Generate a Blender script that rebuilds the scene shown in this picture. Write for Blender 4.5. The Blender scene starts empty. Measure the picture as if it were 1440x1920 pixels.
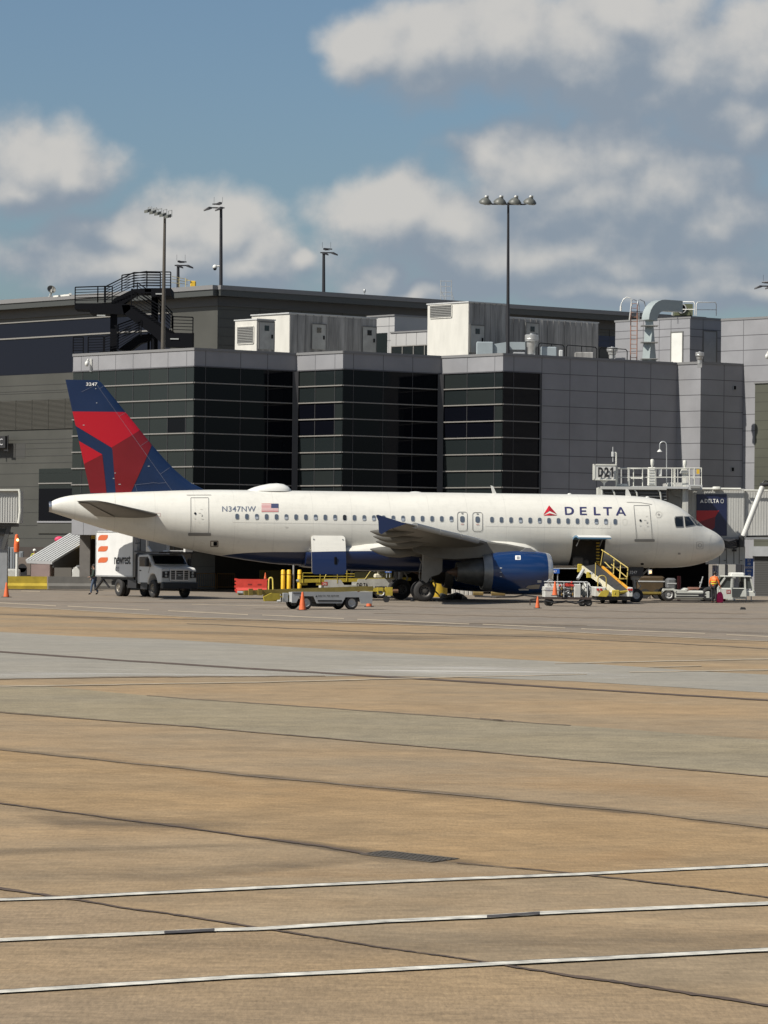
import bpy, bmesh, math, random
import numpy as np
from math import radians as R_, sin, cos, pi, sqrt, tan, atan2
from mathutils import Vector, Matrix
from mathutils.geometry import tessellate_polygon
random.seed(7)
S = bpy.context.scene
COL = S.collection

# ---------------------------------------------------------------- camera
F_PX, CAM_H, HORIZON, ROLL = 6656.0, 2.5, 1040.0, 0.010      # in pixels of the 1440x1920 photograph
_p = (HORIZON-960)/F_PX
_F = Vector((0, cos(_p), sin(_p))); _U = Vector((0, -sin(_p), cos(_p))); _X = Vector((1, 0, 0))
_R2 = _X*cos(ROLL)+_U*sin(ROLL); _U2 = -_X*sin(ROLL)+_U*cos(ROLL)
CAM = Vector((0, 0, CAM_H))
cd = bpy.data.cameras.new('camera'); co = bpy.data.objects.new('camera', cd); COL.objects.link(co)
cd.sensor_fit = 'VERTICAL'; cd.sensor_height = 36.0; cd.lens = F_PX/1920*36.0
cd.clip_start = 0.5; cd.clip_end = 20000
m = Matrix((( _R2.x, _U2.x, -_F.x), (_R2.y, _U2.y, -_F.y), (_R2.z, _U2.z, -_F.z))).to_4x4()
m.translation = CAM; co.matrix_world = m
S.camera = co

# ---------------------------------------------------------------- light
SUN = Vector((-0.584, -0.379, 0.72)).normalized()            # direction towards the sun
elev = math.asin(SUN.z); azim = atan2(SUN.x, SUN.y)
sl = bpy.data.lights.new('sun', 'SUN'); sl.energy = 5.0; sl.angle = R_(0.5); sl.color = (1.0, 0.945, 0.85)
so = bpy.data.objects.new('sun', sl); COL.objects.link(so)
so.rotation_euler = SUN.to_track_quat('Z', 'Y').to_euler()
S.view_settings.view_transform = 'Standard'; S.view_settings.look = 'None'
S.view_settings.exposure = 0.35; S.view_settings.gamma = 1.0

W = bpy.data.worlds.new('World'); S.world = W; W.use_nodes = True
def build_world():
    nt = W.node_tree; N = nt.nodes; L = nt.links; N.clear()
    out = N.new('ShaderNodeOutputWorld'); bg = N.new('ShaderNodeBackground')
    sky = N.new('ShaderNodeTexSky'); sky.sky_type = 'NISHITA'; sky.sun_disc = False
    sky.sun_elevation = elev; sky.sun_rotation = azim; sky.altitude = 100
    sky.air_density = 1.0; sky.dust_density = 1.5; sky.ozone_density = 2.0
    def mth(op, a, b=None, c=None, tree=None, clamp=False):
        t = tree or nt
        n = t.nodes.new('ShaderNodeMath'); n.operation = op; n.use_clamp = clamp
        for i, v in enumerate((a, b, c)):
            if v is None: continue
            if isinstance(v, (int, float)): n.inputs[i].default_value = v
            else: t.links.new(v, n.inputs[i])
        return n.outputs[0]
    # density of the cloud field as a function of a direction written as (x/y, z/y)
    grp = bpy.data.node_groups.new('cloud_density', 'ShaderNodeTree')
    grp.interface.new_socket('U', in_out='INPUT', socket_type='NodeSocketFloat')
    grp.interface.new_socket('V', in_out='INPUT', socket_type='NodeSocketFloat')
    grp.interface.new_socket('D', in_out='OUTPUT', socket_type='NodeSocketFloat')
    gi = grp.nodes.new('NodeGroupInput'); go = grp.nodes.new('NodeGroupOutput')
    cv = grp.nodes.new('ShaderNodeCombineXYZ'); grp.links.new(gi.outputs[0], cv.inputs[0]); grp.links.new(gi.outputs[1], cv.inputs[1])
    def noise(scale, detail, rough, vec, w=0.0):
        n = grp.nodes.new('ShaderNodeTexNoise'); n.noise_dimensions = '3D'
        n.inputs['Scale'].default_value = scale; n.inputs['Detail'].default_value = detail; n.inputs['Roughness'].default_value = rough
        mp = grp.nodes.new('ShaderNodeVectorMath'); mp.operation = 'ADD'; mp.inputs[1].default_value = (w, w*.7, w*1.3)
        grp.links.new(vec, mp.inputs[0]); grp.links.new(mp.outputs[0], n.inputs['Vector'])
        return n
    nz = noise(62, 8, .50, cv.outputs[0], 3.1)
    wrp = noise(40, 3, .5, cv.outputs[0], 8.7)
    sep = grp.nodes.new('ShaderNodeSeparateColor'); grp.links.new(wrp.outputs['Color'], sep.inputs[0])
    G_ = lambda *a, **k: mth(*a, tree=grp, **k)
    uu = G_('ADD', gi.outputs[0], G_('MULTIPLY', G_('SUBTRACT', sep.outputs[0], .5), .020))
    vv = G_('ADD', gi.outputs[1], G_('MULTIPLY', G_('SUBTRACT', sep.outputs[1], .5), .014))
    blobs = [(690,95,85,75),(800,80,110,100),(930,70,170,110),(1100,90,190,120),(1270,130,190,130),(1420,110,120,150),(1180,30,180,90),(1400,210,150,60),
             (915,300,85,75),(1010,325,150,100),(1150,285,125,115),(1240,345,170,110),(1100,395,340,95),(740,395,130,75),(850,420,180,80),(1350,410,160,75),
             (50,315,130,80),(120,340,80,50),(20,360,90,50),(330,430,150,75),(420,440,90,75),(220,450,130,70),(480,490,90,60),(300,480,200,60),
             (560,490,40,30),(700,520,75,42),(760,550,90,25),(1200,530,320,50),(1400,530,150,50),(1050,480,460,75),(250,500,330,70),
             (-300,500,260,90),(-500,200,300,150),(1900,380,300,120),(2100,60,260,160),(300,-400,400,160),(1300,-500,500,200)]
    dmax = None
    for (x, y, rx, ry) in blobs:
        u0 = (x-720)/F_PX; v0 = (1040-y)/F_PX
        a = G_('MULTIPLY', G_('SUBTRACT', uu, u0), F_PX/rx); b = G_('MULTIPLY', G_('SUBTRACT', vv, v0), F_PX/ry)
        d = G_('SUBTRACT', 1.0, G_('SQRT', G_('ADD', G_('MULTIPLY', a, a), G_('MULTIPLY', b, b))))
        if dmax is None: dmax = d
        else:
            n = grp.nodes.new('ShaderNodeMath'); n.operation = 'SMOOTH_MAX'; n.inputs[2].default_value = .25
            grp.links.new(dmax, n.inputs[0]); grp.links.new(d, n.inputs[1]); dmax = n.outputs[0]
    dens = G_('ADD', dmax, G_('MULTIPLY', G_('SUBTRACT', nz.outputs[0], .48), 1.35))
    # elsewhere in the sky: scattered cumulus from large noise
    grp.links.new(dens, go.inputs[0])
    tc = N.new('ShaderNodeTexCoord'); sx = N.new('ShaderNodeSeparateXYZ'); L.new(tc.outputs['Generated'], sx.inputs[0])
    ys = mth('MAXIMUM', sx.outputs[1], .02)
    u = mth('DIVIDE', sx.outputs[0], ys); v = mth('DIVIDE', sx.outputs[2], ys)
    def dens_at(du, dv):
        g = N.new('ShaderNodeGroup'); g.node_tree = grp
        L.new(mth('ADD', u, du), g.inputs[0]); L.new(mth('ADD', v, dv), g.inputs[1]); return g.outputs[0]
    d0 = dens_at(0, 0); d1 = dens_at(-.006, .017); d2 = dens_at(-.002, .004)
    front = mth('GREATER_THAN', sx.outputs[1], .02)
    ms = N.new('ShaderNodeMapRange'); ms.interpolation_type = 'SMOOTHSTEP'; L.new(d0, ms.inputs[0])
    ms.inputs[1].default_value = -.42; ms.inputs[2].default_value = .40
    mask = mth('MULTIPLY', ms.outputs[0], front)
    gen = N.new('ShaderNodeTexNoise'); gen.inputs['Scale'].default_value = 3.2; gen.inputs['Detail'].default_value = 7; L.new(tc.outputs['Generated'], gen.inputs['Vector'])
    mg = N.new('ShaderNodeMapRange'); mg.interpolation_type = 'SMOOTHSTEP'; L.new(gen.outputs[0], mg.inputs[0]); mg.inputs[1].default_value = .50; mg.inputs[2].default_value = .62
    # the generic clouds stay out of the part of the sky the described clouds fill
    ring = N.new('ShaderNodeMapRange'); L.new(mth('ADD', mth('ABSOLUTE', u), mth('ABSOLUTE', v)), ring.inputs[0]); ring.inputs[1].default_value = .45; ring.inputs[2].default_value = .7
    gm = mth('MULTIPLY', mg.outputs[0], mth('MAXIMUM', ring.outputs[0], mth('SUBTRACT', 1.0, front)))
    mask = mth('MAXIMUM', mask, gm)
    lit = mth('ADD', mth('MULTIPLY', mth('SUBTRACT', d0, d1), .95), mth('MULTIPLY', mth('SUBTRACT', d0, d2), .8))
    lm = N.new('ShaderNodeMapRange'); lm.interpolation_type = 'SMOOTHSTEP'; L.new(lit, lm.inputs[0]); lm.inputs[1].default_value = -.50; lm.inputs[2].default_value = 1.45
    cc = N.new('ShaderNodeMix'); cc.data_type = 'RGBA'; L.new(lm.outputs[0], cc.inputs[0])
    cc.inputs[6].default_value = (.200, .240, .290, 1); cc.inputs[7].default_value = (.475, .462, .44, 1)
    # sky: physical sky, with the air near the horizon a duller blue
    sc = N.new('ShaderNodeVectorMath'); sc.operation = 'MULTIPLY'; L.new(sky.outputs[0], sc.inputs[0]); sc.inputs[1].default_value = SKY_TINT
    mx = N.new('ShaderNodeMix'); mx.data_type = 'RGBA'; L.new(mth('MULTIPLY', mask, .93), mx.inputs[0]); L.new(sc.outputs[0], mx.inputs[6])
    ccs = N.new('ShaderNodeVectorMath'); ccs.operation = 'SCALE'; L.new(cc.outputs[2], ccs.inputs[0]); ccs.inputs['Scale'].default_value = 1.0/SKY_STRENGTH
    L.new(ccs.outputs[0], mx.inputs[7])
    L.new(mx.outputs[2], bg.inputs[0]); bg.inputs[1].default_value = SKY_STRENGTH
    L.new(bg.outputs[0], out.inputs[0])
SKY_STRENGTH = .07; SKY_TINT = (.77, .855, .915)
build_world()

# ---------------------------------------------------------------- picture measurements -> places in the world
def ray(x, y): return _F+_R2*((x-720)/F_PX)-_U2*((y-960)/F_PX)
def at(x, y, Y):
    d = ray(x, y); return CAM+d*(Y/d.y)
def gr(x, y, z=0.0):
    d = ray(x, y); return CAM+d*((z-CAM_H)/d.z)
def hit(x, y, P, n):
    d = ray(x, y); return CAM+d*((P-CAM).dot(n)/d.dot(n))

# ---------------------------------------------------------------- materials
MATS = {}
def mat(name, col, rough=.6, metal=0.0, noise=None, bump=None, emit=None, spec=None, coat=0.0, stretch=None):
    if name in MATS: return MATS[name]
    m = bpy.data.materials.new(name); m.use_nodes = True; nt = m.node_tree; b = nt.nodes['Principled BSDF']
    c = (*col, 1.0); b.inputs['Base Color'].default_value = c
    b.inputs['Roughness'].default_value = rough; b.inputs['Metallic'].default_value = metal
    if spec is not None: b.inputs['Specular IOR Level'].default_value = spec
    if coat: b.inputs['Coat Weight'].default_value = coat; b.inputs['Coat Roughness'].default_value = .08
    if noise or bump:
        tc = nt.nodes.new('ShaderNodeTexCoord'); mp = nt.nodes.new('ShaderNodeMapping'); nt.links.new(tc.outputs['Object'], mp.inputs[0])
        if stretch: mp.inputs['Scale'].default_value = stretch
    if noise:
        sc, am = noise[0], noise[1]
        n = nt.nodes.new('ShaderNodeTexNoise'); n.inputs['Scale'].default_value = sc; n.inputs['Detail'].default_value = 6; n.inputs['Roughness'].default_value = .62
        nt.links.new(mp.outputs[0], n.inputs['Vector'])
        r = nt.nodes.new('ShaderNodeMapRange'); nt.links.new(n.outputs[0], r.inputs[0]); r.inputs[1].default_value = .3; r.inputs[2].default_value = .7
        r.inputs[3].default_value = 1-am; r.inputs[4].default_value = 1+am*.6
        v = nt.nodes.new('ShaderNodeVectorMath'); v.operation = 'SCALE'; v.inputs[0].default_value = col; nt.links.new(r.outputs[0], v.inputs['Scale'])
        nt.links.new(v.outputs[0], b.inputs['Base Color'])
        r2 = nt.nodes.new('ShaderNodeMapRange'); nt.links.new(n.outputs[0], r2.inputs[0]); r2.inputs[3].default_value = max(.03, rough-.12); r2.inputs[4].default_value = min(1, rough+.12)
        nt.links.new(r2.outputs[0], b.inputs['Roughness'])
    if bump:
        n = nt.nodes.new('ShaderNodeTexNoise'); n.inputs['Scale'].default_value = bump[0]; n.inputs['Detail'].default_value = 4; nt.links.new(mp.outputs[0], n.inputs['Vector'])
        bp = nt.nodes.new('ShaderNodeBump'); bp.inputs['Strength'].default_value = bump[1]; bp.inputs['Distance'].default_value = bump[2]
        nt.links.new(n.outputs[0], bp.inputs['Height']); nt.links.new(bp.outputs[0], b.inputs['Normal'])
    if emit: b.inputs['Emission Color'].default_value = (*emit[0], 1); b.inputs['Emission Strength'].default_value = emit[1]
    MATS[name] = m; return m

# ---------------------------------------------------------------- geometry collector
class G:
    def __init__(s, T=None): s.v = []; s.f = []; s.mi = []; s.m = 0; s.T = T
    def add(s, vs, fs):
        o = len(s.v)
        for p in vs:
            p = Vector(p); s.v.append(s.T @ p if s.T else p)
        for f in fs: s.f.append([i+o for i in f]); s.mi.append(s.m)
        return s
    def box(s, x0, x1, y0, y1, z0, z1):
        return s.add([(x0,y0,z0),(x1,y0,z0),(x1,y1,z0),(x0,y1,z0),(x0,y0,z1),(x1,y0,z1),(x1,y1,z1),(x0,y1,z1)],
              [(0,3,2,1),(4,5,6,7),(0,1,5,4),(1,2,6,5),(2,3,7,6),(3,0,4,7)])
    def bbox(s, x0, x1, y0, y1, z0, z1, b=.03):
        """box with chamfered vertical and top edges"""
        b = min(b, (x1-x0)*.45, (y1-y0)*.45, (z1-z0)*.45)
        pr = [(x0+b,y0),(x1-b,y0),(x1,y0+b),(x1,y1-b),(x1-b,y1),(x0+b,y1),(x0,y1-b),(x0,y0+b)]
        cx, cy = (x0+x1)/2, (y0+y1)/2
        ins = [(px+(b if px < cx else -b)*1.0, py+(b if py < cy else -b)*1.0) for px, py in pr]
        vs = [(*p, z0) for p in pr]+[(*p, z1-b) for p in pr]+[(*p, z1) for p in ins]
        fs = [tuple(range(7, -1, -1))]
        for k in (0, 8):
            for i in range(8): fs.append((k+i, k+(i+1) % 8, k+8+(i+1) % 8, k+8+i))
        fs.append(tuple(range(16, 24)))
        return s.add(vs, fs)
    def bar(s, p, q, w, h=None, up=(0,0,1)):
        h = h or w; p = Vector(p); q = Vector(q); d = (q-p)
        if d.length < 1e-6: return s
        d.normalize(); u = Vector(up)
        if abs(d.dot(u)) > .98: u = Vector((0,1,0))
        a = d.cross(u).normalized()*w/2; b = a.cross(d).normalized()*h/2
        vs = []
        for c in (p, q): vs += [c-a-b, c+a-b, c+a+b, c-a+b]
        return s.add(vs, [(0,3,2,1),(4,5,6,7),(0,1,5,4),(1,2,6,5),(2,3,7,6),(3,0,4,7)])
    def tube(s, pts, r, n=8, caps=True):
        pts = [Vector(p) for p in pts]; rr = r if isinstance(r, (list, tuple)) else [r]*len(pts)
        vs = []; prev = None
        for i, p in enumerate(pts):
            if i == 0: d = pts[1]-p
            elif i == len(pts)-1: d = p-pts[-2]
            else: d = (pts[i+1]-p).normalized()+(p-pts[i-1]).normalized()
            d.normalize()
            if prev is None:
                u = Vector((0,0,1)) if abs(d.z) < .9 else Vector((1,0,0)); a = d.cross(u).normalized()
            else: a = (prev-d*prev.dot(d)).normalized()
            prev = a; b = d.cross(a)
            for k in range(n): t = 2*pi*k/n; vs.append(p+(a*cos(t)+b*sin(t))*rr[i])
        fs = []
        for i in range(len(pts)-1):
            for k in range(n): fs.append((i*n+k, i*n+(k+1) % n, (i+1)*n+(k+1) % n, (i+1)*n+k))
        if caps: fs.append(tuple(range(n-1, -1, -1))); fs.append(tuple((len(pts)-1)*n+k for k in range(n)))
        return s.add(vs, fs)
    def cyl(s, p, q, r0, r1=None, n=16): return s.tube([p, q], [r0, r0 if r1 is None else r1], n)
    def lathe(s, prof, o=(0,0,0), ax=(0,0,1), n=24, closed=False):
        ax = Vector(ax).normalized(); u = Vector((0,0,1)) if abs(ax.z) < .9 else Vector((1,0,0)); a = ax.cross(u).normalized(); b = ax.cross(a); o = Vector(o)
        vs = []
        for (r, z) in prof:
            for k in range(n): t = 2*pi*k/n; vs.append(o+ax*z+(a*cos(t)+b*sin(t))*max(r, 1e-4))
        fs = []
        for i in range(len(prof)-1):
            for k in range(n): fs.append((i*n+k, i*n+(k+1) % n, (i+1)*n+(k+1) % n, (i+1)*n+k))
        return s.add(vs, fs)
    def prism(s, poly, vec):
        vec = Vector(vec); n = len(poly); a = [Vector(p) for p in poly]; b = [p+vec for p in a]
        return s.add(a+b, [tuple(range(n-1,-1,-1)), tuple(range(n, 2*n))]+[(i, (i+1) % n, n+(i+1) % n, n+i) for i in range(n)])
    def quad(s, *p): return s.add(p, [tuple(range(len(p)))])
    def sph(s, c, r, sc=(1,1,1), n=12, m=8):
        vs = [(c[0], c[1], c[2]+r*sc[2])]
        for i in range(1, m):
            a = pi*i/m
            for k in range(n): t = 2*pi*k/n; vs.append((c[0]+r*sc[0]*sin(a)*cos(t), c[1]+r*sc[1]*sin(a)*sin(t), c[2]+r*sc[2]*cos(a)))
        vs.append((c[0], c[1], c[2]-r*sc[2])); fs = [(0, 1+k, 1+(k+1) % n) for k in range(n)]
        for i in range(m-2):
            for k in range(n): fs.append((1+i*n+k, 1+(i+1)*n+k, 1+(i+1)*n+(k+1) % n, 1+i*n+(k+1) % n))
        e = len(vs)-1; o = 1+(m-2)*n; fs += [(o+k, e, o+(k+1) % n) for k in range(n)]
        return s.add(vs, fs)
    def loft(s, rings, caps=True, closed=True):
        n = len(rings[0]); vs = [p for r in rings for p in r]; fs = []
        for i in range(len(rings)-1):
            for k in range(n if closed else n-1): fs.append((i*n+k, i*n+(k+1) % n, (i+1)*n+(k+1) % n, (i+1)*n+k))
        if caps: fs.append(tuple(range(n-1,-1,-1))); fs.append(tuple((len(rings)-1)*n+k for k in range(n)))
        return s.add(vs, fs)
    def build(s, name, mats, parent=None, smooth=35, fix=True):
        me = bpy.data.meshes.new(name); me.from_pydata([tuple(p) for p in s.v], [], s.f)
        if not isinstance(mats, (list, tuple)): mats = [mats]
        for k in mats: me.materials.append(k)
        me.polygons.foreach_set('material_index', s.mi); me.update()
        if fix:
            bm = bmesh.new(); bm.from_mesh(me); bmesh.ops.recalc_face_normals(bm, faces=bm.faces); bm.to_mesh(me); bm.free()
        if smooth:
            me.shade_smooth(); me.set_sharp_from_angle(angle=R_(smooth))
        o = bpy.data.objects.new(name, me); COL.objects.link(o)
        if parent: o.parent = parent
        return o
def tag(o, label, cat, group=None, kind=None):
    if label: o['label'] = label
    if cat: o['category'] = cat
    if group: o['group'] = group
    if kind: o['kind'] = kind
    return o
def thing(name, label, cat, loc=(0,0,0), rz=0.0, group=None):
    o = bpy.data.objects.new(name, None); COL.objects.link(o); o.location = loc; o.rotation_euler = (0,0,rz); o.empty_display_size = .2
    return tag(o, label, cat, group)
def struct(o): o['kind'] = 'structure'; return o
def dup(root, loc, rz=None, label=None, scale=None):
    r = root.copy(); COL.objects.link(r); r.location = loc
    if rz is not None: r.rotation_euler = (0,0,rz)
    if label: r['label'] = label
    if scale: r.scale = (scale,)*3
    for ch in list(root.children):
        c = ch.copy(); COL.objects.link(c); c.parent = r
        for g in list(ch.children):
            d = g.copy(); COL.objects.link(d); d.parent = c
    return r
# flat shapes measured in the picture, laid onto a surface through a mapping (x, y) -> point
def lay(polys, mapf, name, material, parent, step=None, smooth=35):
    bm = bmesh.new()
    for poly in polys:
        loops = poly if isinstance(poly[0][0], (list, tuple)) else [poly]
        vl = [[Vector((x, y, 0)) for x, y in lp] for lp in loops]
        flat = [bm.verts.new(p) for lp in vl for p in lp]
        for t in tessellate_polygon(vl):
            try: bm.faces.new([flat[i] for i in t])
            except ValueError: pass
    return _finish_lay(bm, mapf, name, material, parent, step)
def _finish_lay(bm, mapf, name, material, parent, step):
    if step:
        for ax in (0, 1):
            lo = min(v.co[ax] for v in bm.verts); hi = max(v.co[ax] for v in bm.verts); c = lo+step[ax]
            while c < hi-1e-4:
                nn = Vector((1,0,0)) if ax == 0 else Vector((0,1,0))
                bmesh.ops.bisect_plane(bm, geom=bm.verts[:]+bm.edges[:]+bm.faces[:], plane_co=nn*c, plane_no=nn); c += step[ax]
    for v in bm.verts: v.co = mapf(v.co.x, v.co.y)
    me = bpy.data.meshes.new(name); bm.to_mesh(me); bm.free(); me.materials.append(material)
    o = bpy.data.objects.new(name, me); COL.objects.link(o)
    if parent: o.parent = parent
    return o
def textbm(txt, x0, y0, x1, y1, bold=0.0, spacing=1.0, line=1.0, down=True):
    """letters as a flat mesh fitted into the box; y grows downwards when down"""
    cu = bpy.data.curves.new('t', 'FONT'); cu.body = txt; cu.offset = bold; cu.space_character = spacing; cu.space_line = line; cu.resolution_u = 3
    cu.align_x = 'CENTER' if '\n' in txt else 'LEFT'
    o = bpy.data.objects.new('t', cu); COL.objects.link(o)
    me = bpy.data.meshes.new_from_object(o.evaluated_get(bpy.context.evaluated_depsgraph_get()))
    bpy.data.objects.remove(o); bpy.data.curves.remove(cu)
    bm = bmesh.new(); bm.from_mesh(me); bpy.data.meshes.remove(me)
    xs = [v.co.x for v in bm.verts]; ys = [v.co.y for v in bm.verts]; a, b, c, d = min(xs), max(xs), min(ys), max(ys)
    for v in bm.verts:
        u = (v.co.x-a)/(b-a); w = (v.co.y-c)/(d-c)
        v.co = Vector((x0+u*(x1-x0), (y1+w*(y0-y1)) if down else (y0+w*(y1-y0)), 0))
    return bm
def write(txt, box, mapf, material, parent, name='lettering', bold=0.0, spacing=1.0, line=1.0, step=None, down=True):
    return _finish_lay(textbm(txt, *box, bold=bold, spacing=spacing, line=line, down=down), mapf, name, material, parent, step)
def rrect(x0, y0, x1, y1, r, n=5):
    pts = []
    for cx, cy, a0 in ((x1-r, y1-r, 0), (x0+r, y1-r, pi/2), (x0+r, y0+r, pi), (x1-r, y0+r, 1.5*pi)):
        for k in range(n+1): t = a0+pi/2*k/n; pts.append((cx+r*cos(t), cy+r*sin(t)))
    return pts
def frame2(x0, y0, x1, y1, r, w): return [rrect(x0, y0, x1, y1, r), rrect(x0+w, y0+w, x1-w, y1-w, max(.05, r-w))[::-1]]

# shared colours (base colours as albedo)
white = mat('white_paint', (.60,.60,.57), .4, noise=(1.3,.08)); dwhite = mat('grimy_white_paint', (.47,.47,.44), .55, noise=(2.2,.22))
steel = mat('galvanised_steel', (.42,.43,.43), .45, .6, noise=(3,.15)); dark = mat('dark_rubber', (.018,.018,.02), .8); black = mat('black_metal', (.0035,.004,.006), .8, spec=.12)
tyre_m = mat('tyre_rubber', (.022,.021,.021), .75, noise=(9,.3)); yellow = mat('safety_yellow', (.60,.38,.03), .5, noise=(2,.15)); red = mat('barrier_red', (.52,.045,.03), .5, noise=(3,.15))
orange = mat('cone_orange', (.62,.12,.03), .55, noise=(5,.2)); grey = mat('mid_grey_paint', (.24,.25,.26), .5, noise=(2,.12)); lgrey = mat('light_grey_paint', (.42,.43,.43), .5, noise=(2,.12))
navy = mat('navy_paint', (.012,.024,.075), .3); glass = mat('dark_window_glass', (.010,.013,.016), .06, spec=.6); chrome = mat('bare_metal', (.55,.55,.56), .28, 1.0)
signblue = mat('sign_blue', (.02,.10,.42), .45); sgwhite = mat('sign_white', (.72,.72,.70), .5); inkblack = mat('ink_black', (.01,.01,.012), .6)
# ================================================================ GROUND
def concrete(name, base, tint2, streak, am=.16, fine=.10, rough=.85):
    m = bpy.data.materials.new(name); m.use_nodes = True; nt = m.node_tree; N = nt.nodes; L = nt.links; b = N['Principled BSDF']
    tc = N.new('ShaderNodeTexCoord')
    def nz(scale, det, rg, sc=(1,1,1), rot=-.38):
        mp = N.new('ShaderNodeMapping'); mp.inputs['Scale'].default_value = sc; mp.inputs['Rotation'].default_value = (0,0,rot); L.new(tc.outputs['Object'], mp.inputs[0])
        n = N.new('ShaderNodeTexNoise'); n.inputs['Scale'].default_value = scale; n.inputs['Detail'].default_value = det; n.inputs['Roughness'].default_value = rg; L.new(mp.outputs[0], n.inputs['Vector']); return n.outputs[0]
    def rng(s, a, b_, c, d):
        r = N.new('ShaderNodeMapRange'); L.new(s, r.inputs[0]); r.inputs[1].default_value = a; r.inputs[2].default_value = b_; r.inputs[3].default_value = c; r.inputs[4].default_value = d; return r.outputs[0]
    def mix(f, a, b_):
        x = N.new('ShaderNodeMix'); x.data_type = 'RGBA'; L.new(f, x.inputs[0])
        for i, v in ((6, a), (7, b_)):
            if isinstance(v, tuple): x.inputs[i].default_value = (*v, 1)
            else: L.new(v, x.inputs[i])
        return x.outputs[2]
    def mul(a, f):
        v = N.new('ShaderNodeVectorMath'); v.operation = 'SCALE'; L.new(a, v.inputs[0]); L.new(f, v.inputs['Scale']); return v.outputs[0]
    c = mix(rng(nz(.16, 6, .6), .38, .62, 0, 1), base, tint2)
    c = mix(rng(nz(.55, 7, .7, (.35,1,1)), .57, .74, 0, .55), c, streak)
    c = mul(c, rng(nz(.9, 8, .68), .3, .7, 1-am, 1+am*.75))
    c = mul(c, rng(nz(9, 6, .75, (.45,1,1)), .3, .7, 1-fine*1.6, 1+fine*1.2))
    c = mul(c, rng(nz(38, 4, .75, (1,.14,1), .12), .32, .68, 1-fine*1.1, 1+fine*1.1)); c = mul(c, rng(nz(3.2, 6, .7), .3, .7, 1-am*.5, 1+am*.45))
    # dark oily smears drawn out along the traffic direction
    c = mul(c, rng(nz(.30, 5, .6, (.22,1,1)), .60, .75, 1, .74))
    # small pits and scratches
    c = mul(c, rng(nz(26, 5, .8, (.18,1,1)), .66, .74, 1, .62))
    L.new(c, b.inputs['Base Color']); b.inputs['Roughness'].default_value = rough; b.inputs['Specular IOR Level'].default_value = .3
    bp = N.new('ShaderNodeBump'); bp.inputs['Strength'].default_value = .35; bp.inputs['Distance'].default_value = .01; L.new(nz(40, 5, .7), bp.inputs['Height']); L.new(bp.outputs[0], b.inputs['Normal'])
    MATS[name] = m; return m
tan_c = concrete('tan_concrete', (.285,.198,.108), (.232,.176,.110), (.33,.25,.15), am=.20, fine=.14)
near_c = concrete('grey_tan_concrete', (.232,.174,.112), (.255,.181,.102), (.285,.23,.15), am=.17, fine=.17)
far_c = concrete('far_apron_concrete', (.205,.168,.128), (.180,.155,.126), (.245,.205,.160), am=.24, fine=.14)
pale_c = concrete('pale_new_concrete', (.250,.230,.190), (.228,.213,.180), (.34,.33,.30), am=.14)
green_c = concrete('grey_concrete_slab', (.238,.197,.125), (.215,.183,.124), (.28,.24,.165), am=.2, fine=.16)
seal_m = mat('joint_sealant', (.082,.055,.036), .7, noise=(3,.3)); seal_soft = mat('worn_joint', (.150,.112,.074), .9, noise=(2,.5))
wpaint = mat('white_line_paint', (.50,.48,.42), .7, noise=(5,.55)); wworn = mat('worn_line_paint', (.34,.28,.20), .8, noise=(1.2,.3)); lblack = mat('line_border_black', (.05,.043,.040), .7, noise=(5,.3))
g = G(); g.quad((-1500,-60,0),(1500,-60,0),(1500,2500,0),(-1500,2500,0)); struct(g.build('ground', tan_c, smooth=0))
def gpoly(name, pts, z, material, kind='structure'):
    g = G(); v = [gr(x, y, z) if not isinstance(x, Vector) else x for x, y in pts]; g.quad(*v); o = g.build(name, material, smooth=0); o['kind'] = kind; return o
def gstrip(name, segs, z, material, wob=0.0, step=12):
    """strip on the ground; segs = list of point lists (x, y, half thickness in picture rows)"""
    rnd = random.Random(len(name)*7+int(z*1000))
    g = G()
    for pts in segs:
        pts = [tuple(p) for p in pts]; P = []
        if pts[0][0] <= 0: (a0, b0, h0), (a1, b1, _) = pts[0], pts[1]; pts.insert(0, (a0-900, b0-900*(b1-b0)/(a1-a0), h0))
        if pts[-1][0] >= 1440: (a0, b0, h0), (a1, b1, _) = pts[-1], pts[-2]; pts.append((a0+900, b0+900*(b1-b0)/(a1-a0), h0))
        for a, b in zip(pts, pts[1:]):
            n = max(1, int(abs(b[0]-a[0])/step))
            for k in range(n): t = k/n; P.append([a[i]+(b[i]-a[i])*t for i in range(3)])
        P.append(list(pts[-1])); vs = []; e = 0
        for x, y, h in P:
            e = e*.7+rnd.uniform(-1, 1)*wob; hh = h*(1+rnd.uniform(-.35,.35)*min(1, wob*1.6))
            vs.append(gr(x, y+e-hh, z)); vs.append(gr(x, y+e+hh, z))
        g.add(vs, [(2*i, 2*i+1, 2*i+3, 2*i+2) for i in range(len(P)-1)])
    return struct(g.build(name, material, smooth=0))
B1 = [(0,1137.5),(105,1142),(360,1157),(720,1169.5),(940,1178),(1160,1190),(1440,1202)]
far = [gr(-1500, 1078, .004)]+[gr(*p, .004) for p in B1]+[gr(2600, 1256, .004), Vector((900,1500,.004)), Vector((-900,1500,.004))]
g = G(); g.quad(*far); struct(g.build('apron', far_c, smooth=0))
gpoly('pale_patch', [(-900,1136),(-120,1178),(0,1185),(150,1193),(300,1198),(720,1223.5),(1040,1240),(1195,1250),(1320,1259),(1440,1265),(1560,1271),(2400,1317),(2400,1368),(1560,1309),(1440,1299),(1260,1288),(1070,1277),(850,1270),(720,1267.5),(480,1268),(200,1270),(0,1273.5),(-120,1275),(-900,1284)], .004, pale_c)
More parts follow.
